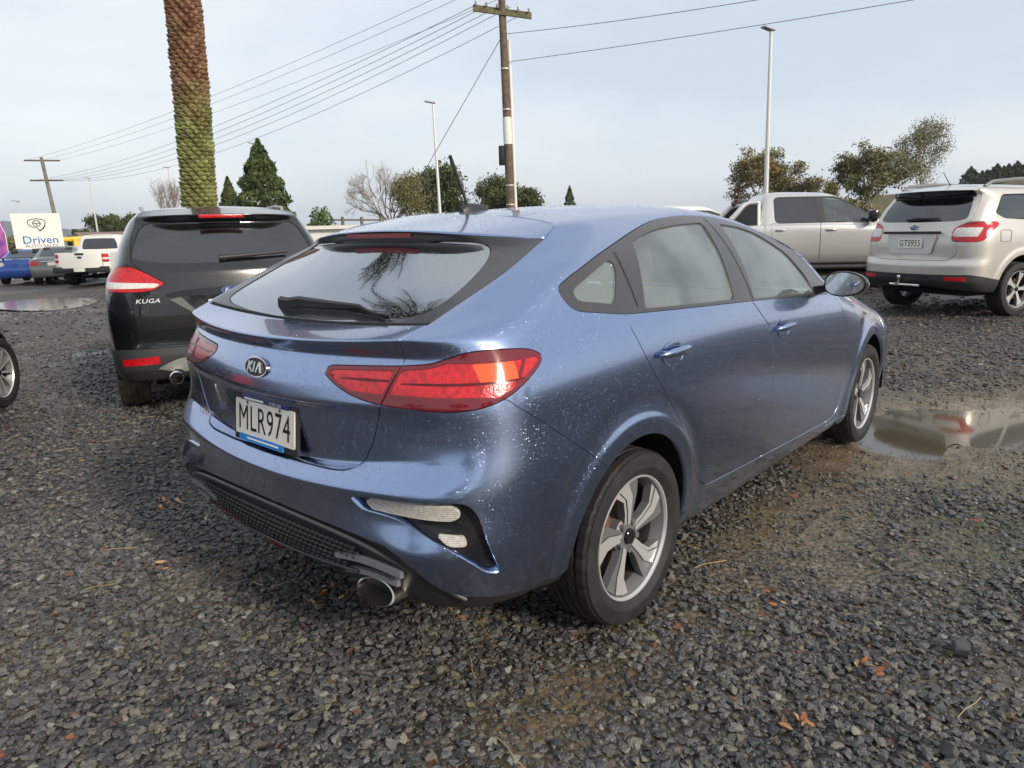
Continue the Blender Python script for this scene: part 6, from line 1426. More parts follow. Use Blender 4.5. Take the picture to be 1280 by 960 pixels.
# ---- loose stones: about a hundred thousand, scattered as instances of a few shapes
def stone_mesh(k, flat, mat_):
    q = np.random.default_rng(100+k); P = q.normal(size=(15, 3)); P /= np.linalg.norm(P, axis=1)[:, None]; P *= (.75+.35*q.random((15, 1))); P *= [1, .55+.4*q.random(), flat]
    bm = bmesh.new(); [bm.verts.new(p_) for p_ in P]; bmesh.ops.convex_hull(bm, input=list(bm.verts))
    for v in [v for v in bm.verts if not v.link_faces]: bm.verts.remove(v)
    me = bpy.data.meshes.new('stone'); bm.to_mesh(me); bm.free(); me.materials.append(mat_); return me
def stone_material():
    m = bpy.data.materials.new('crushed_stone'); m.use_nodes = True; t = m.node_tree; b = t.nodes['Principled BSDF']; L = t.links.new
    oi = N(t, 'ShaderNodeObjectInfo'); c_ = ramp(t, [(0, (.036, .038, .040)), (.25, (.062, .063, .065)), (.50, (.090, .090, .088)), (.70, (.118, .115, .107)), (.85, (.140, .120, .086)), (.94, (.165, .158, .138)), (.982, (.25, .24, .205)), (.990, (.10, .095, .04)), (.996, (.14, .05, .035)), (1, (.22, .09, .05))], 'LINEAR'); L(oi.outputs['Random'], c_.inputs[0])
    tcn = N(t, 'ShaderNodeTexCoord'); n_ = N(t, 'ShaderNodeTexNoise'); n_.inputs['Scale'].default_value = 2.5; n_.inputs['Detail'].default_value = 5; L(tcn.outputs['Object'], n_.inputs[0])
    mr = N(t, 'ShaderNodeMapRange'); mr.inputs[3].default_value = .55; mr.inputs[4].default_value = 1.35; L(n_.outputs[0], mr.inputs[0])
    ml = N(t, 'ShaderNodeMixRGB', blend_type='MULTIPLY'); ml.inputs[0].default_value = 1; L(c_.outputs[0], ml.inputs[1]); L(mr.outputs[0], ml.inputs[2]); L(ml.outputs[0], b.inputs['Base Color'])
    r_ = N(t, 'ShaderNodeMapRange'); r_.inputs[3].default_value = .30; r_.inputs[4].default_value = .65; L(oi.outputs['Random'], r_.inputs[0]); L(r_.outputs[0], b.inputs['Roughness'])
    bp = N(t, 'ShaderNodeBump'); bp.inputs['Strength'].default_value = .35; bp.inputs['Distance'].default_value = .08; L(n_.outputs[0], bp.inputs['Height']); L(bp.outputs[0], b.inputs['Normal'])
    return m
M_stone = stone_material()
def zone(n, r0, r1, a0=-42, a1=128):
    r = np.sqrt(rng.random(n)*(r1*r1-r0*r0)+r0*r0); a = rad(a0)+rng.random(n)*rad(a1-a0)
    return CAM[0]+r*np.cos(a), CAM[1]+r*np.sin(a)
XS, YS, ZS, SZ = [], [], [], []
for n_, r0, r1, s0, s1 in ((105000, .8, 4.2, .006, .024), (64000, 4.2, 7.5, .009, .027), (46000, 7.5, 13, .015, .034), (16000, 13, 24, .03, .06)):
    x, y = zone(n_, r0, r1); s_ = s0+(s1-s0)*rng.random(n_)**2.2
    dp = sdf(PUDp, np.stack([x, y], -1)); mudd = np.clip(1-dp/.85, 0, 1)+.78*np.exp(-(((x-1.25)/1.1)**2+((y+1.02)/.34)**2))+.45*np.exp(-(((x+.55)/.45)**2+((y+.95)/.22)**2))+.55*np.clip(lump(x+2, y, 1.7)+lump(x, y+5, 4.3)-.30, 0, 1)+.45*np.exp(-(((x-1.7)/.6)**2+((y+1.75)/.3)**2))
    patch = np.clip((lump(x*1.0, y*1.0, 1.3)+lump(x+3, y, 3.1)-.25)*1.0, 0, .45)
    keep = rng.random(n_) > np.clip(mudd*.92+patch, 0, .985)
    keep &= ~((dp < .02) & (rng.random(n_) > .004))
    x, y, s_ = x[keep], y[keep], s_[keep]; s_ = s_*np.where(mudd[keep] > .4, .7, 1)
    XS.append(x); YS.append(y); SZ.append(s_); ZS.append(GZ(x, y)+.010*lump(x, y, 2.1)+.006*lump(x+7, y, 5.3)-.008+s_*(.12+.3*rng.random(len(s_))))
x, y = zone(70000, .8, 6.0); s_ = .0025+.0045*rng.random(70000); dp = sdf(PUDp, np.stack([x, y], -1)); k_ = dp > .06; x, y, s_ = x[k_], y[k_], s_[k_]
XS.append(x); YS.append(y); SZ.append(s_); ZS.append(GZ(x, y)+.010*lump(x, y, 2.1)+.006*lump(x+7, y, 5.3)-.008+s_*.3)
x, y, z, s_ = map(np.concatenate, (XS, YS, ZS, SZ))
GRV = scatter('loose_gravel', np.stack([x, y, z], -1), s_, rng.random(len(x))*6.28, [stone_mesh(k, .30+.03*k, M_stone) for k in range(10)], .20)
tag(GRV, 'wet grey crushed stone covering the yard', 'gravel', kind='stuff')
# a few big stones
for k, (x, y, s_) in enumerate(((.49, -1.80, .042), (-.05, -1.86, .035), (.62, -1.45, .028))):
    me = stone_mesh(40+k, .75, mat('dark_stone_%d' % k, (.05+.02*k, .053+.02*k, .056+.018*k), rough=.55, bump=(60, .5, .004), var=(40, (.11, .11, .105), .6)))
    o = link(bpy.data.objects.new('rock', me)); o.location = (x, y, s_*.45); o.scale = (s_,)*3; o.rotation_euler = (.3, .2, k*1.3)
    tag(o, ['pointed dark stone, largest lump among the gravel', 'flat bluish stone lying apart from the car', 'rounded grey stone on the mossy gravel'][k], 'stone', 'larger stones in the gravel')
# fallen leaf scraps and straw
def leaf_mesh(k, col):
    q = np.random.default_rng(k); pts = [(-1, 0, 0), (-.4, .32+.1*q.random(), .15), (.5, .25, .1+.2*q.random()), (1, 0, .05), (.4, -.3, .2*q.random()), (-.5, -.28, .05)]
    me = bpy.data.meshes.new('leaf'); me.from_pydata(pts+[(0, 0, .12)], [], [(i, (i+1) % 6, 6) for i in range(6)]); me.materials.append(mat('leaf_%d' % k, col, rough=.6)); return me
x, y = zone(900, 1.2, 14); s_ = .008+.020*rng.random(900)**2; pk = rng.random(900) > .25+.5*(np.hypot(x-CAM[0], y-CAM[1]) < 4)
cl_ = [(-.60, .18), (-.56, .13), (.45, -1.19), (-.55, 1.62), (-.52, 1.7), (-.9, .9), (-.2, -1.5), (.2, -1.62)]
cx = np.concatenate([a+rng.normal(0, .03, 7) for a, b in cl_]); cy = np.concatenate([b+rng.normal(0, .03, 7) for a, b in cl_])
x = np.concatenate([x[pk], cx]); y = np.concatenate([y[pk], cy]); s_ = np.concatenate([s_[pk], .012+.015*rng.random(len(cx))])
LV = scatter('fallen_leaves', np.stack([x, y, GZ(x, y)+.010*lump(x, y, 2.1)+.006], -1), s_, rng.random(len(x))*6.28, [leaf_mesh(k, c_) for k, c_ in enumerate(((.32, .11, .03), (.22, .07, .03), (.36, .20, .07), (.13, .07, .04), (.42, .28, .12)))], .35)
tag(LV, 'orange and brown leaf scraps strewn over the gravel', 'leaves', kind='stuff')
sw = bpy.data.meshes.new('straw'); tb_ = MB(); tb_.tube([(-1, 0, 0), (-.3, .05, .06), (.4, -.03, .05), (1, .06, 0)], .022, 5); sw.from_pydata(tb_.V, [], tb_.F); sw.materials.append(mat('dry_straw', (.42, .30, .15), rough=.7))
x, y = zone(170, 1.0, 7); STW = scatter('straw_litter', np.stack([x, y, GZ(x, y)+.010*lump(x, y, 2.1)+.012], -1), .025+.055*rng.random(170), rng.random(170)*6.28, [sw], .12)
tag(STW, 'dry straw and twigs scattered between the stones', 'straw', kind='stuff')
# ------------------------------------------------------------------ poles, lamps, wires
M_timber = mat('weathered_timber', (.16, .115, .075), rough=.85, bump=(12, .6, .02), var=(6, (.08, .06, .045), .9))
M_arm = mat('mossy_timber', (.17, .16, .075), rough=.9, var=(5, (.10, .09, .06), .9), bump=(15, .5, .02))
M_pvc = mat('white_conduit', (.72, .70, .64), rough=.4)
M_galv = mat('galvanised_post', (.62, .62, .60), rough=.45, metal=.3)
M_wire = mat('black_wire', (.03, .03, .032), rough=.6)
M_ins = mat('ceramic_insulator', (.35, .33, .3), rough=.3)
def up(base, h): return (base[0]+TILT.x*h, base[1]+TILT.y*h, base[2]+TILT.z*h)
MP = (18.95, 16.3, GZ(18.95, 16.3)); pole = empty('power_pole', MP); tag(pole, 'timber power pole with white conduit and mossy crossarms behind the hatchback', 'power pole')
def lcl(o, p_): return tuple(np.array(p_)-np.array(o))
b_ = MB(); b_.tube([(0, 0, -.3), lcl(MP, up(MP, 5)), lcl(MP, up(MP, 11.6))], [.17, .15, .12], 14); b_.build('pole_shaft', M_timber, pole)
b_ = MB(); cdv = np.array([.13, -.15, 0]); b_.tube([tuple(np.array(lcl(MP, up(MP, h)))+cdv) for h in (.0, 4., 8.0)], .055, 10); b_.build('conduit', M_pvc, pole)
b_ = MB(); b_.tube([lcl(MP, up(MP, 4.4)), lcl(MP, up(MP, 5.35))], .165, 14); b_.build('white_band', M_pvc, pole)
armd = np.array([.627, -.779, 0])                                # crossarm runs across the wire direction
for dz, off in ((9.02, .12), (8.86, -.12)):
    b_ = MB(); cpt = np.array(lcl(MP, up(MP, dz))); pr = np.array([.779, .627, 0])*off*1.0
    for e in (1,): 
        A_ = cpt+pr+armd*1.05+np.array([0, 0, -.17]); B_ = cpt+pr-armd*1.05+np.array([0, 0, .17]); t = (A_-B_)/np.linalg.norm(A_-B_); s1 = np.array([-t[1], t[0], 0])*.05; s2 = np.array([0, 0, .06])
        b_.add([B_-s1-s2, B_+s1-s2, B_+s1+s2, B_-s1+s2, A_-s1-s2, A_+s1-s2, A_+s1+s2, A_-s1+s2], [(0, 1, 2, 3), (4, 5, 6, 7), (0, 1, 5, 4), (1, 2, 6, 5), (2, 3, 7, 6), (3, 0, 4, 7)])
    b_.build('crossarm', M_arm, pole, smooth=False)
for k in range(6):
    q = np.array(lcl(MP, up(MP, 9.02)))+armd*(-.95+.38*k)+np.array([0, 0, .20-.062*k]); b_ = MB(); b_.lathe([(.02, 0), (.045, .03), (.03, .06), (.045, .09), (.02, .13)], n=10, axis='z', c=tuple(q)); b_.build('insulator', M_ins, pole)
b_ = MB(); q = np.array(lcl(MP, up(MP, 4.0)))+np.array([-.20, .13, 0]); b_.bbox(tuple(q-[.10, .10, .35]), tuple(q+[.10, .10, .35]), .02); b_.build('switch_box', M_black, pole)
for h in (2.2, 2.9, 5.6, 7.0):
    b_ = MB(); b_.lathe([(.165, h), (.168, h+.02), (.165, h+.04)], n=14, axis='z', c=(TILT.x*h, TILT.y*h, 0)); b_.build('pole_strap', M_galv, pole)
b_ = MB(); q = np.array(lcl(MP, up(MP, 9.05))); b_.tube([tuple(q+armd*-.1+[0, 0, .1]), tuple(q+armd*.1+[0, 0, .42]), tuple(q+armd*.55+[0, 0, .30]), tuple(q+armd*.62+[0, 0, -.05])], .02, 6); b_.build('jumper_cable', M_pvc, pole)
LP = (23.9, 82.9, GZ(23.9, 82.9)); lp_ = empty('power_pole', LP); tag(lp_, 'leaning grey power pole with two crossarms beside the dealer sign', 'power pole')
ltop = (-.4, 1.2, 10.4); b_ = MB(); b_.tube([(0, 0, -.5), ltop], [.22, .16], 10); b_.build('pole_shaft', mat('grey_timber', (.22, .20, .17), rough=.85, var=(2, (.1, .09, .08), .8)), lp_)
LARM = []
for f_, L_ in ((.97, 1.6), (.78, 1.5)):
    q = np.array(ltop)*f_; b_ = MB(); b_.tube([tuple(q-np.array([.86, -.5, 0])*L_), tuple(q+np.array([.86, -.5, 0])*L_)], .09, 6); b_.build('crossarm', M_timber, lp_); LARM.append(q+np.array(LP))
def wire(a, b, sag, nm, label, grp, r=.012, n=20):
    a = np.array(a, float); b = np.array(b, float); b_ = MB()
    b_.tube([tuple(a+(b-a)*t-np.array([0, 0, sag*4*t*(1-t)])) for t in np.linspace(0, 1, n)], r, 5); tag(b_.build(nm, M_wire), label, 'wire', grp)
aM = np.array(up(MP, 9.1))
for k in range(5):
    wire(aM+armd*(-.95+.42*k)+np.array([0, 0, .1-.22*(k == 4)-.035*k]), LARM[1]+np.array([.86, -.5, 0])*(-1.4+.7*k), 1.1+.15*k, 'overhead_wire', 'lower wire strung between the main pole crossarm and the leaning pole', 'lower wires of the pole line', .010)
def camdir(px, py, dep): return CAM+(cf+cr*(px-640)/FPX-cu*(py-480)/FPX)*dep
for k, (px, e) in enumerate(((503, -1.5), (533, 0), (584, 1.5))):
    far_ = LARM[0]+np.array([.86, -.5, 0])*e; near_ = camdir(px, 0, 34+k); d_ = near_-far_
    wire(far_, near_+d_*.25, .9, 'overhead_wire', 'upper wire climbing out of view above the leaning pole', 'upper wires of the pole line', .010)
for k, (py, px2) in enumerate(((58, 915), (90, 1112))):
    a_ = np.array(up(MP, 8.2-.95*k)); b0 = camdir(px2, 0, 21); d_ = b0-a_
    wire(a_, a_+d_*1.5, .12, 'overhead_wire', ['upper service wire leading from the main pole towards the pickup', 'lower service wire leading from the main pole towards the pickup'][k], 'service wires', .010)
wire(up(MP, 8.2), (15.6, 21.0, GZ(15.6, 21.)), 0., 'guy_wire', 'thin slanting stay wire tied to the main power pole', None, .012)
def street_lamp(x, y, h, label, arm=(.35, -.4), r=.075):
    base = (x, y, GZ(x, y)); o = empty('lamp_post', base); tag(o, label, 'lamp post', 'tall lamp posts')
    t_ = np.array(lcl(base, up(base, h))); b_ = MB(); b_.tube([(0, 0, -.2), tuple(t_*.5), tuple(t_)], [r*1.25, r, r*.7], 10); b_.build('post', M_galv, o)
    a_ = np.array([*arm, 0]); b_ = MB(); Mx = Matrix.Translation(Vector(t_)) @ Matrix.Rotation(math.atan2(arm[1], arm[0]), 4, 'Z') @ Matrix.Rotation(rad(-8), 4, 'Y'); b_.bbox((-.15, -.16, -.04), (.55, .16, .05), .03, M=Mx); b_.build('lamp_head', mat('lamp_head_grey', (.35, .35, .36), rough=.5), o)
street_lamp(32.6, 12.0, 9.65, 'tall lamp post behind the silver pickup', (-.3, .1), .10)
street_lamp(32.7, 34.9, 9.7, 'lamp post between the bare tree and the main power pole', (-.5, .3), .10)
street_lamp(33.4, 59.3, 9.7, 'lamp post in front of the dark conifer', (-.4, .4), .10)
street_lamp(32.8, 98.4, 9.6, 'slim lamp post behind the white pickup', (-.4, .4), .10)
street_lamp(35.5, 82., 9.6, 'distant lamp post left of the palm trunk', (-.4, .4), .09)
street_lamp(20.5, 82.5, 6.0, 'short lamp post beside the dealer sign', (-.4, .4), .09)
# ------------------------------------------------------------------ palm
PB = (4.81, 12.34, float(GZ(4.81, 12.34))); palm = empty('palm_tree', PB); tag(palm, 'tall palm with a scaly moss-grown trunk behind the black SUV', 'palm tree')
PT = np.array([.16, -.16, 10.4])
def pc(t): return np.array([0, 0, -.2])+PT*t+np.array([.10, -.05, 0])*math.sin(t*3.14)
def prad(t): return .315-.015*t+.04*math.exp(-t*12)
M_palm = bpy.data.materials.new('palm_bark'); M_palm.use_nodes = True; t = M_palm.node_tree; b = t.nodes['Principled BSDF']; b.inputs['Roughness'].default_value = .9
tcn = N(t, 'ShaderNodeTexCoord'); n_ = N(t, 'ShaderNodeTexNoise'); n_.inputs['Scale'].default_value = 5; n_.inputs['Detail'].default_value = 7; n2 = N(t, 'ShaderNodeTexNoise'); n2.inputs['Scale'].default_value = 3.; n2.inputs['Detail'].default_value = 6
sx_ = N(t, 'ShaderNodeSeparateXYZ'); t.links.new(tcn.outputs['Object'], sx_.inputs[0])
mh = N(t, 'ShaderNodeMapRange'); mh.inputs[1].default_value = 2.9; mh.inputs[2].default_value = 4.7; mh.inputs[3].default_value = .95; mh.inputs[4].default_value = .0; t.links.new(sx_.outputs['Z'], mh.inputs[0])
ad = N(t, 'ShaderNodeMath', operation='ADD'); t.links.new(mh.outputs[0], ad.inputs[0]); t.links.new(n2.outputs[0], ad.inputs[1]); sb_ = N(t, 'ShaderNodeMapRange'); sb_.inputs[1].default_value = .50; sb_.inputs[2].default_value = 1.12; t.links.new(ad.outputs[0], sb_.inputs[0])
br = ramp(t, [(.3, (.13, .062, .036)), (.5, (.25, .13, .075)), (.7, (.36, .22, .14))]); gr = ramp(t, [(.28, (.17, .10, .055)), (.42, (.17, .18, .06)), (.62, (.30, .31, .12)), (.8, (.46, .43, .22))])
for q in (n_, n2): t.links.new(tcn.outputs['Object'], q.inputs[0])
t.links.new(n_.outputs[0], br.inputs[0]); t.links.new(n_.outputs[0], gr.inputs[0]); mxp = N(t, 'ShaderNodeMixRGB'); t.links.new(sb_.outputs[0], mxp.inputs[0]); t.links.new(br.outputs[0], mxp.inputs[1]); t.links.new(gr.outputs[0], mxp.inputs[2]); t.links.new(mxp.outputs[0], b.inputs['Base Color'])
bp = N(t, 'ShaderNodeBump'); bp.inputs['Strength'].default_value = .6; bp.inputs['Distance'].default_value = .03; t.links.new(n_.outputs[0], bp.inputs['Height']); t.links.new(bp.outputs[0], b.inputs['Normal'])
b_ = MB(); b_.tube([tuple(pc(t_)) for t_ in np.linspace(0, 1, 24)], [prad(t_)-.045 for t_ in np.linspace(0, 1, 24)], 24); b_.build('trunk', M_palm, palm)
sc = MB(); row = 0; zt = .0
while zt < 1:
    c_ = pc(zt); R_ = prad(zt); m_ = 12
    for k in range(m_):
        a = 2*math.pi*(k+.5*(row % 2))/m_+row*.05+rnd.gauss(0, .02); wd = .56*math.pi/m_*2*R_*.5*(1.8+.2*rnd.random()); hh = .062+.02*rnd.random(); o_ = .035+.03*rnd.random()
        n3 = np.array([math.cos(a), math.sin(a), 0]); tg = np.array([-math.sin(a), math.cos(a), 0]); p0 = c_+n3*(R_-.045)
        zz = np.array([0, 0, 1.])
        V_ = [p0-tg*wd, p0+zz*hh*.8, p0+tg*wd, p0-zz*hh*.8, p0+n3*(o_+.028)-tg*wd*.45+zz*hh*.30, p0+n3*(o_+.034)+zz*hh*.62, p0+n3*(o_+.028)+tg*wd*.45+zz*hh*.30, p0+n3*(o_+.012)-zz*hh*.30]
        sc.add(V_, [(0, 3, 7, 4), (3, 2, 6, 7), (2, 1, 5, 6), (1, 0, 4, 5), (4, 7, 6, 5)])
    zt += .0072+.0008*rnd.random(); row += 1
tag(sc.build('leaf_scars', M_palm, palm, smooth=False), kind='stuff')
M_frond = mat('palm_frond', (.05, .075, .025), rough=.5, var=(3, (.10, .10, .04), .6)); M_dryf = mat('dry_frond', (.20, .13, .07), rough=.8)
ctop = pc(1.0)
for k in range(54):
    a = 2.4*k+rnd.random()*.4; el = rad(2+80*((k*.618) % 1)); L_ = 3.9+rnd.random()*.9; fb = MB(); prev = None; P_ = []
    for j in range(15):
        s_ = j/14; r_ = L_*s_; dr = -1.9*s_*s_*(1.1-.5*math.sin(el)); P_.append(ctop+np.array([math.cos(a)*r_*math.cos(el)*(1-.12*s_), math.sin(a)*r_*math.cos(el)*(1-.12*s_), math.sin(el)*r_*(1-.3*s_)+dr]))
    fb.tube([tuple(p_) for p_ in P_], [.035*(1-.8*j/14)+.004 for j in range(15)], 5)
    sd2 = np.array([-math.sin(a), math.cos(a), 0])
    for j in range(1, 28):
        s_ = j/28; i0 = min(13, int(s_*14)); p_ = P_[i0]+(P_[i0+1]-P_[i0])*(s_*14-i0); fw_ = (P_[i0+1]-P_[i0]); fw_ /= np.linalg.norm(fw_); ll = .62*math.sin(math.pi*min(1, .15+.85*s_))**.7+.08
        for sg in (-1, 1):
            tip = p_+sd2*sg*ll*.8+fw_*ll*.55+np.array([0, 0, .12-.30*ll*(1+.4*rnd.random())]); w2 = fw_*.018
            fb.add([p_-w2, p_+w2, tip], [(0, 1, 2)])
    fb.build('frond', M_frond if k % 9 else M_dryf, palm, smooth=False)
# ------------------------------------------------------------------ trees
def leafmat(nm, c1, c2, rough=.6): return mat(nm, c1, rough=rough, var=(.9, c2, 1.), spec=.25)
M_bark = mat('tree_bark', (.13, .10, .075), rough=.9, bump=(9, .5, .03)); M_pale_bark = mat('pale_bark', (.30, .26, .21), rough=.85, var=(3, (.16, .13, .10), .8))
def leaves(mb, P, size, flat=.6, q=None):
    """small leaf quads at points"""
    q = q or rng; n = len(P); a = q.random(n)*6.28; e = q.normal(0, flat, n); f_ = q.random(n)*6.28; s_ = size*(.6+.8*q.random(n))
    u_ = np.stack([np.cos(a)*np.cos(e), np.sin(a)*np.cos(e), np.sin(e)], -1); w_ = np.stack([-np.sin(a)*np.cos(f_), np.cos(a)*np.cos(f_), np.sin(f_)], -1)
    V = np.concatenate([P-u_*s_[:, None], P+w_*s_[:, None]*.45, P+u_*s_[:, None], P-w_*s_[:, None]*.45]); F = [(i, n+i, 2*n+i, 3*n+i) for i in range(n)]
    b0 = len(mb.V); mb.V += [tuple(v) for v in V]; mb.F += [tuple(b0+j for j in f) for f in F]; mb.I += [0]*n
def build_fast(mb, name, m_, parent): return meshobj(name, mb.V, mb.F, m_, parent, smooth=False)
def branchy(mb, p_, d_, L_, r_, depth, ends, q, spread=.55, upb=.12):
    p2 = p_+d_*L_; mid = p_+d_*L_*.5+np.array(q.normal(0, .04*L_, 3)); mb.tube([tuple(p_), tuple(mid), tuple(p2)], [r_, r_*.85, r_*.68], 5 if depth > 2 else 4, cap=False)
    if depth <= 0: ends.append(p2); return
    for k in range(2+(q.random() > .45)):
        nd = d_+q.normal(0, spread, 3)+np.array([0, 0, upb]); nd /= np.linalg.norm(nd); branchy(mb, p2, nd, L_*(.66+.2*q.random()), r_*.62, depth-1, ends, q, spread, upb)
    ends.append(p2)
def tree(x, y, h, label, kind, leafm=None, seed=1, w_=None, group=None, barkm=None, dz=0., lsz=None, nl=None):
    q = np.random.default_rng(seed); base = (x, y, float(GZ(x, y))+dz); o = empty({'conifer': 'conifer_tree', 'bare': 'bare_tree', 'bush': 'shrub'}.get(kind, 'leafy_tree'), base); tag(o, label, {'bush': 'shrub'}.get(kind, 'tree'), group)
    tk = MB(); cw_ = MB(); w_ = w_ or h*.5
    if kind == 'conifer':
        tk.tube([(0, 0, -.3), (0, 0, h*.5), (0, 0, h*.95)], [h*.03, h*.02, .02], 8); n = int((nl or 5200)*1.5); t_ = q.random(n)**.8; prof = (np.sin(np.clip(t_*1.02, 0, 1)*math.pi*.5+math.pi*.5)**.75)*(.62+.38*np.minimum(1, t_*5)); rr_ = w_*.5*prof*(.62+.45*q.random(n)**.4)*(1+.12*np.sin(7*t_*6+q.random(n)))
        a = q.random(n)*6.28; P = np.stack([rr_*np.cos(a)*(1+.10*np.sin(5*a+t_*20)), rr_*np.sin(a), h*(.04+.96*t_)+q.normal(0, .06, n)], -1); leaves(cw_, P, (lsz or h*.028)*.75, .9, q)
    elif kind == 'bush':
        n = nl or 2600; P = q.normal(size=(n, 3)); P /= np.linalg.norm(P, axis=1)[:, None]; P *= (.55+.5*q.random((n, 1))**.5)*(1+.18*np.sin(P[:, :1]*7+P[:, 2:]*5)); P = P*[w_*.5, w_*.5, h*.5]+[0, 0, h*.5]; leaves(cw_, P, lsz or .12, .9, q); tk.tube([(0, 0, -.1), (0, 0, h*.5)], [.06, .03], 6)
        for k in range(4): a = k*1.6; tk.tube([(0, 0, .1), (math.cos(a)*w_*.25, math.sin(a)*w_*.25, h*.6)], [.03, .015], 5)
    else:
        ends = []; nlimb = 4 if kind != 'bare' else 9
        tk.tube([(0, 0, -.3), (q.normal(0, .1), q.normal(0, .1), h*.16), (q.normal(0, .12), q.normal(0, .12), h*.30)], [h*.028, h*.024, h*.02], 9); p0 = np.array([0, 0, h*.26])
        for k in range(nlimb):
            a = 2*math.pi*(k+q.random()*.5)/nlimb; d_ = np.array([math.cos(a)*w_/h*1.3, math.sin(a)*w_/h*1.3, 1.0]); d_ /= np.linalg.norm(d_); branchy(tk, p0, d_, h*.24, h*.014, 4 if kind == 'bare' else 3, ends, q, .40 if kind == 'bare' else .55)
        E_ = np.array(ends); sc_ = np.array([w_*.43/np.percentile(np.abs(E_[:, :2]), 97), w_*.43/np.percentile(np.abs(E_[:, :2]), 97), h/E_[:, 2].max()])
        tk.V = [tuple(np.array(v)*(sc_ if v[2] > h*.26 else [1, 1, sc_[2]])) for v in tk.V]; E_ = E_*sc_
        if kind != 'bare':
            n = int((nl or 5200)*1.9); c_ = E_[q.integers(0, len(E_), n)]; rad_ = h*(.040 if kind == 'gum' else .062); P = c_+q.normal(0, rad_, (n, 3))*[1.15, 1.15, .75]; leaves(cw_, P, (lsz or h*.02)*.62, .9, q)
        else:
            n = (nl or 900)*3; c_ = E_[q.integers(0, len(E_), n)]
            for p_ in c_:
                e = q.normal(0, .5, 3)+[0, 0, .25]; tk.add([p_-[.012, 0, 0], p_+[.012, 0, 0], p_+e*h*.085], [(0, 1, 2)])
    tk.build('trunk', barkm or M_bark, o, smooth=True, auto=80)
    if cw_.V: build_fast(cw_, 'crown', leafm, o)
    return o
M_cyp = leafmat('dark_conifer_leaf', (.045, .075, .025), (.11, .15, .05)); M_gum = leafmat('gum_leaf', (.12, .13, .065), (.25, .22, .11)); M_gum2 = leafmat('olive_leaf', (.14, .14, .065), (.28, .21, .09)); M_ever = leafmat('evergreen_leaf', (.050, .072, .028), (.11, .125, .05)); M_autumn = leafmat('russet_leaf', (.16, .07, .045), (.10, .09, .04)); M_bushl = leafmat('bright_hedge_leaf', (.05, .11, .025), (.11, .17, .05)); M_pine = leafmat('pine_leaf', (.022, .038, .018), (.05, .07, .03)); M_olive = leafmat('willow_leaf', (.13, .13, .05), (.20, .17, .08))
def hp(px, py, dep):
    p_ = camdir(px, py, dep); return float(p_[0]), float(p_[1]), float(p_[2]-GZ(p_[0], p_[1]))
def tree_px(px, ytop, dep, wpx, label, kind, m_=None, seed=1, **k):
    x, y, h = hp(px, ytop, dep); return tree(x, y, h, label, kind, m_, seed, w_=wpx/FPX*dep, **k)
tree_px(322, 176, 58, 72, 'tall dense dark conifer behind the black SUV', 'conifer', M_cyp, 3, nl=7000)
tree_px(284, 222, 66, 34, 'narrow dark conifer close beside the palm trunk', 'conifer', M_ever, 4)
tree_px(484, 204, 60, 118, 'wide bare winter tree left of the lamp post', 'bare', None, 5, barkm=M_pale_bark)
tree_px(205, 222, 70, 44, 'small bare tree just left of the palm trunk', 'bare', None, 6, barkm=M_pale_bark, nl=400)
tree_px(545, 212, 62, 58, 'dark evergreen tree behind the lamp post', 'round', M_ever, 7, lsz=.28)
tree_px(508, 222, 58, 44, 'olive yellow willow between the bare tree and the evergreen', 'round', M_olive, 8, lsz=.16, nl=3000)
tree_px(622, 224, 68, 42, 'layered evergreen left of the main power pole', 'round', M_ever, 9, lsz=.25)
tree_px(652, 240, 66, 40, 'low evergreen right of the main power pole', 'round', M_ever, 10, lsz=.25)
tree_px(712, 233, 80, 20, 'small lone conical tree above the hatchback roof', 'conifer', M_cyp, 11, nl=2200)
tree_px(400, 262, 34, 32, 'bright green hedge bush right of the black SUV', 'bush', M_bushl, 12, lsz=.09)
tree_px(962, 186, 46, 96, 'broad gum tree behind the tall lamp post', 'gum', M_gum2, 13, lsz=.16, barkm=M_pale_bark, nl=6500)
tree_px(1090, 182, 42, 84, 'grey green gum tree with open crown above the pickup cab', 'gum', M_gum, 14, lsz=.15, barkm=M_pale_bark, nl=6000)
tree_px(1158, 152, 48, 56, 'tallest gum tree, thin-leaved, behind the silver SUV', 'gum', M_gum, 15, lsz=.12, barkm=M_pale_bark, nl=3600)
tree_px(1026, 222, 56, 40, 'small scrubby tree between the two gum trees', 'gum', M_gum2, 16, lsz=.15, nl=3000)
tree_px(1150, 246, 36, 60, 'scrubby olive bush on the bank under the tallest gum', 'bush', M_gum2, 17, lsz=.16)
tree_px(1050, 250, 40, 80, 'low scrub on the bank behind the pickup cab', 'bush', M_gum, 18, lsz=.16, nl=3600)
tree_px(131, 272, 95, 40, 'rounded green tree behind the white pickup', 'round', M_ever, 19, lsz=.35)
tree_px(148, 278, 100, 34, 'russet tree behind the white pickup', 'round', M_autumn, 20, lsz=.35)
tree_px(100, 289, 90, 26, 'low dark shrub above the yellow hoist', 'bush', M_ever, 21, lsz=.3)
tree_px(172, 272, 90, 34, 'dark tree half hidden by the black SUV', 'round', M_ever, 22, lsz=.35)
tree_px(12, 296, 80, 44, 'low grey green bush beside the purple flag', 'bush', M_gum, 23, lsz=.3)
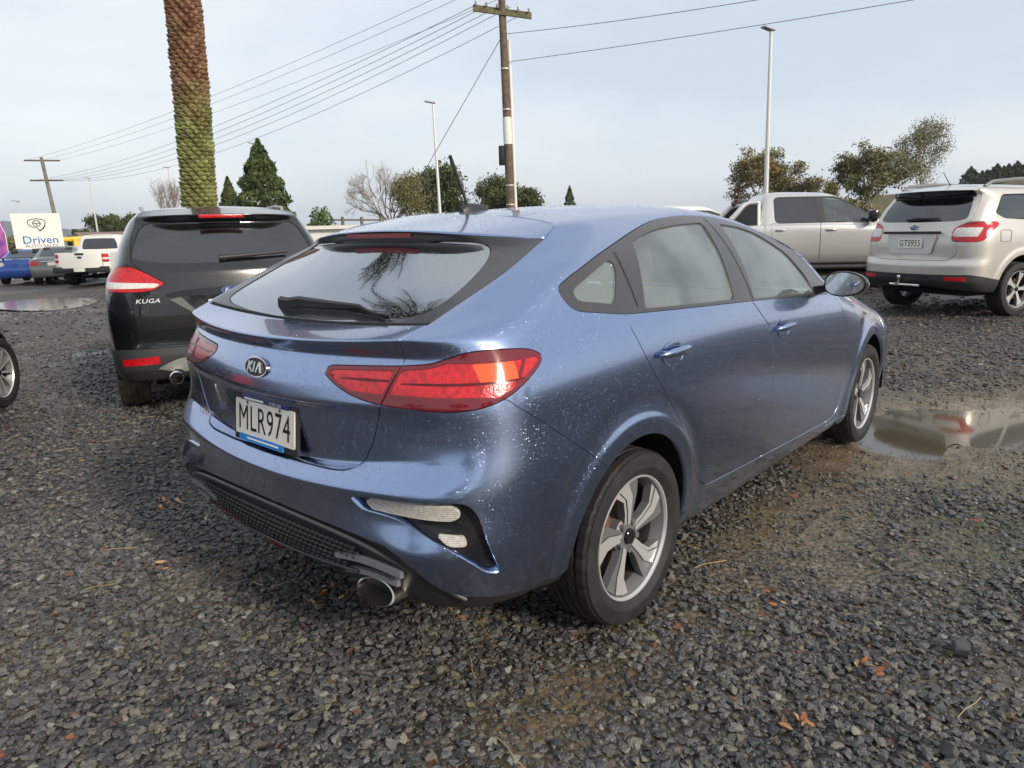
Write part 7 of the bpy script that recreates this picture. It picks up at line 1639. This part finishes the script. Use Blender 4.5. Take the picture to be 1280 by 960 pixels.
# unseen trees added beyond the frame to be mirrored in the wet paint and glass
for k, (x, y, h, kd, m_) in enumerate(((-2, -34, 7, 'round', M_ever), (9, -38, 8, 'round', M_gum), (22, -36, 7, 'round', M_ever), (-14, -28, 7, 'round', M_gum2), (-24, -14, 8, 'round', M_ever), (-26, 4, 7, 'gum', M_gum))):
    tree(x, y, h, ['added round evergreen out of view, for reflections', 'added grey green tree out of view, for reflections', 'added far evergreen out of view, for reflections', 'added olive tree out of view, for reflections', 'added tall evergreen out of view, for reflections', 'added gum tree out of view, for reflections'][k], kd, m_, 50+k, w_=h*1.1, lsz=.32, nl=2600, group='unseen trees added for reflections')
# ------------------------------------------------------------------ bank, hills
def ridge(name, pts, depth, m_, n=60, back=60, rough=.0, seed=0):
    """ridge line through pixels at a given camera depth, as a hill with a front slope and thickness"""
    q = np.random.default_rng(seed); px = np.array([p_[0] for p_ in pts]); py = np.array([p_[1] for p_ in pts]); xs = np.linspace(px[0], px[-1], n); ys = np.interp(xs, px, py)
    top = np.array([camdir(a, b, depth) for a, b in zip(xs, ys)]); top[:, 2] += rough*np.cumsum(q.normal(0, 1, n))*.0+rough*q.normal(0, 1, n)
    d_ = np.array([cf[0], cf[1], 0]); d_ /= np.linalg.norm(d_); fr_ = top-d_*back; fr_[:, 2] = GZ(fr_[:, 0], fr_[:, 1])-.5; md_ = top-d_*back*.35; md_[:, 2] = fr_[:, 2]*.35+top[:, 2]*.65+rough*.5*q.normal(0, 1, n); bk = top+d_*back; bk[:, 2] = GZ(bk[:, 0], bk[:, 1])-.5
    G = np.stack([fr_, md_, top, bk]); V = G.reshape(-1, 3); F = [(i*n+j, i*n+j+1, (i+1)*n+j+1, (i+1)*n+j) for i in range(3) for j in range(n-1)]
    o = meshobj(name, V, F, m_); tag(o, kind='structure'); return o
M_bank = mat('rough_grass', (.085, .085, .035), rough=.9, var=(.35, (.15, .11, .055), 1.), bump=(2, .6, .3)); M_hill = mat('forest_hill', (.05, .065, .05), rough=.95, var=(.004, (.09, .10, .07), 1.)); M_pasture = mat('pasture_hill', (.10, .12, .05), rough=.95, var=(.03, (.07, .08, .04), .8))
ridge('grass_bank', [(985, 262), (1040, 252), (1100, 244), (1160, 238), (1230, 232), (1320, 226), (1420, 222), (1500, 240)], 60, M_bank, 50, 16, .15, 2)
ridge('hill', [(1130, 250), (1190, 236), (1240, 224), (1300, 216), (1400, 212), (1500, 225), (1600, 250)], 230, M_pasture, 40, 90, .4, 3)
for k in range(46):
    px = 1214+k*4.6+rnd.gauss(0, 1); x, y, h = hp(px, np.interp(px, [1216, 1240, 1290, 1420], [213, 208, 203, 200])+rnd.gauss(0, 1), 222); base_h = h-10-rnd.random()*2
    if k < 1: pass
    tree(x, y, 10+rnd.random()*1.2, 'dark pine in the row along the hill crest', 'conifer', M_pine, 70+k % 3, w_=8.5, group='pines along the hill crest', dz=base_h, nl=500, lsz=.8)
ridge('far_hills', [(-320, 292), (-150, 284), (-60, 276), (0, 277), (40, 279), (90, 287), (130, 285), (175, 280), (215, 284), (300, 283), (420, 284), (520, 280), (640, 278), (760, 277), (900, 272), (1010, 268), (1200, 262)], 2600, M_hill, 90, 500, 3., 4)
# ------------------------------------------------------------------ dealer sign, flag, hoist, sheds, fence
SGN = camdir(54, 322, 34); sgz = float(GZ(SGN[0], SGN[1])); sign = empty('dealer_sign', (SGN[0], SGN[1], sgz), 0); tag(sign, 'white roadside dealer sign board reading Driven with a black arrow', 'sign')
vd = np.array([SGN[0]-CAM[0], SGN[1]-CAM[1]]); vd /= np.linalg.norm(vd); rt = np.array([vd[1], -vd[0]])
sf = Frame((0, 0, 0), (rt[0], rt[1], 0), (TILT.x, TILT.y, TILT.z)); Hs = hp(50, 267, 34)[2]; Wd = 1.95
b_ = MB(); frect(b_, sf, -Wd/2, Wd/2, .25, Hs, -.08, .0, 0, .03); b_.build('board', mat('sign_white', (.72, .70, .64), rough=.4), sign, auto=20)
for sx_ in (-.85, .85): b_ = MB(); b_.box((rt[0]*sx_-.05, rt[1]*sx_-.05, -.2), (rt[0]*sx_+.05, rt[1]*sx_+.05, Hs*.6)); o_ = b_.build('sign_leg', M_galv, sign, smooth=False); o_.location = (vd[0]*.14, vd[1]*.14, 0)
M_sblue = mat('sign_blue', (.01, .14, .42), rough=.4); M_sgrey = mat('sign_grey', (.06, .065, .07), rough=.4)
b_ = MB(); put_text(b_, sf, 'Driven', .50, .05, Hs-1.22, .006, sx=1.05, bold=.004); b_.build('sign_name', M_sblue, sign, smooth=False)
b_ = MB(); put_text(b_, sf, 'AUTO SALES', .185, .05, Hs-1.50, .004, sx=1.25); b_.build('sign_subtitle', M_sgrey, sign, smooth=False)
b_ = MB(); ay = .62; b_.add([sf.p(*q, .004) for q in ((-.42, ay), (-.22, ay+.13), (-.22, ay+.05), (.30, ay+.05), (.30, ay-.05), (-.22, ay-.05), (-.22, ay-.13))], [(0, 1, 2, 3, 4, 5, 6)]); b_.build('sign_arrow', M_sgrey, sign, smooth=False)
b_ = MB(); em_ = polysmooth([(-.34, Hs-.34), (-.10, Hs-.26), (0, Hs-.24), (.12, Hs-.26), (.34, Hs-.34), (.30, Hs-.58), (.10, Hs-.80), (-.02, Hs-.66), (-.28, Hs-.58)], 4)
b_.tube([sf.p(a, b2, .006) for a, b2 in em_]+[sf.p(*em_[0], .006)], .018, 5, cap=False); b_.tube([sf.p(.15*math.cos(a), Hs-.46+.13*math.sin(a), .006) for a in np.linspace(0, 6.283, 19)], .02, 5, cap=False)
b_.tube([sf.p(-.13, Hs-.46, .006), sf.p(.13, Hs-.46, .006)], .018, 5); b_.tube([sf.p(.0, Hs-.47, .006), sf.p(.0, Hs-.58, .006)], .018, 5); b_.tube([sf.p(.06, Hs-.82, .006), sf.p(.22, Hs-.70, .006), sf.p(.32, Hs-.56, .006)], .028, 5); b_.build('sign_emblem', M_sgrey, sign, smooth=False)
x, y, h = hp(4, 278, 33); flag = empty('feather_flag', (x, y, float(GZ(x, y)))); tag(flag, 'purple feather flag beside the dealer sign', 'flag')
b_ = MB(); b_.tube([(0, 0, 0), (0, 0, h*.8), (-.15*rt[0], -.15*rt[1], h), (-.45*rt[0], -.45*rt[1], h+.05)], .02, 6); b_.build('flag_pole', M_galv, flag)
b_ = MB(); nn = 14; V_ = []
for k in range(nn):
    t_ = k/(nn-1); z_ = .5+(h-.5)*t_; wv = .06*math.sin(t_*6)
    V_ += [(0, 0, z_), (-rt[0]*(.62-.2*t_)+vd[0]*wv, -rt[1]*(.62-.2*t_)+vd[1]*wv, z_+.05), (-rt[0]*.3+vd[0]*(wv*.5+.01), -rt[1]*.3+vd[1]*(wv*.5+.01), z_+.03)]
b_.add(V_, [(3*k, 3*k+3, 3*k+5, 3*k+2) for k in range(nn-1)]+[(3*k+2, 3*k+5, 3*k+4, 3*k+1) for k in range(nn-1)]); fo = b_.build('flag_cloth', mat('purple_cloth', (.16, .04, .28), rough=.7, var=(2.5, (.42, .12, .30), 1.)), flag)
x, y, h = hp(94, 294, 50); hg = empty('yellow_hoist', (x, y, float(GZ(x, y)))); tag(hg, 'yellow T-shaped lifting frame behind the white pickup', 'hoist')
M_yel = mat('yellow_enamel', (.72, .44, .02), rough=.4); b_ = MB(); b_.bbox((-.18, -.18, 0), (.18, .18, h-.2), .03); b_.build('mast', M_yel, hg)
b_ = MB(); A_ = np.array([rt[0], rt[1], 0]); b_.tube([tuple(-A_*.95+[0, 0, h-.3]), tuple(A_*1.0+[0, 0, h-.22])], .17, 8); b_.build('boom', M_yel, hg)
b_ = MB(); b_.bbox((A_[0]*.75-.3, A_[1]*.75-.3, .2), (A_[0]*.75+.3, A_[1]*.75+.3, 1.3), .15); b_.build('motor_housing', mat('orange_enamel', (.70, .16, .02), rough=.45), hg)
x, y, h = hp(150, 291, 85); sh_ = empty('shed', (x, y, float(GZ(x, y)))); sh_.rotation_euler = (0, 0, rad(-10)); tag(sh_, 'long low building with white fascia beyond the white pickup', 'building')
b_ = MB(); b_.box((-4.5, -3, -.3), (4.5, 3, h-.55)); b_.build('wall', mat('cream_wall', (.62, .58, .50), rough=.7), sh_, smooth=False)
b_ = MB(); b_.box((-4.8, -3.3, h-.55), (4.8, 3.3, h-.3)); b_.build('fascia', M_pvc, sh_, smooth=False)
b_ = MB(); b_.prism([(-3.4, h-.3), (0, h+.15), (3.4, h-.3)], lambda u, v, hh: (-4.7+hh, u, v), 9.4); b_.build('roof', mat('rust_red_roof', (.22, .13, .10), rough=.7), sh_, smooth=False)
for k in range(3): b_ = MB(); b_.box((-3.5+2.6*k, -3.04, .9), (-2.2+2.6*k, -3.0, 1.9)); b_.build('window', M_black_gloss, sh_, smooth=False)
x, y, h = hp(430, 282, 30); sh_ = empty('shed', (x, y, float(GZ(x, y)))); sh_.rotation_euler = (0, 0, YAW); tag(sh_, 'white flat-roofed hut whose top edge shows over the rear spoiler', 'building')
b_ = MB(); b_.box((-1.5, -3.2, -.2), (1.5, 1.4, h-.14)); b_.build('wall', mat('white_wall', (.74, .73, .69), rough=.6), sh_, smooth=False)
b_ = MB(); b_.box((-1.7, -3.4, h-.14), (1.7, 1.6, h)); b_.build('roof', M_pvc, sh_, smooth=False)
fnc = empty('wooden_fence', (0, 0, 0)); tag(fnc, 'grey timber post and rail fence beyond the spoiler', 'fence')
M_fw = mat('grey_fence_timber', (.20, .18, .15), rough=.9); tops = []
for k in range(7):
    x, y, h = hp(404+k*24, 271, 36); g_ = float(GZ(x, y)); b_ = MB(); b_.box((x-.06, y-.06, g_-.1), (x+.06, y+.06, g_+h)); b_.build('post', M_fw, fnc, smooth=False); tops.append((x, y, g_+h))
for dz in (.15, .55, .95): b_ = MB(); b_.tube([(a, b2, c2-dz) for a, b2, c2 in tops], .045, 4); b_.build('rail', M_fw, fnc, smooth=False)
# ------------------------------------------------------------------ damp air
hz = MB(); hz.box((-3400, -3400, -110), (4300, 4300, 130)); M_hz = bpy.data.materials.new('damp_air'); M_hz.use_nodes = True; t = M_hz.node_tree; t.nodes.remove(t.nodes['Principled BSDF']); v_ = N(t, 'ShaderNodeVolumePrincipled'); v_.inputs['Color'].default_value = (.80, .88, 1., 1); v_.inputs['Density'].default_value = .00018; v_.inputs['Anisotropy'].default_value = .2
t.links.new(v_.outputs[0], t.nodes['Material Output'].inputs['Volume']); tag(hz.build('haze', M_hz, smooth=False), kind='stuff')
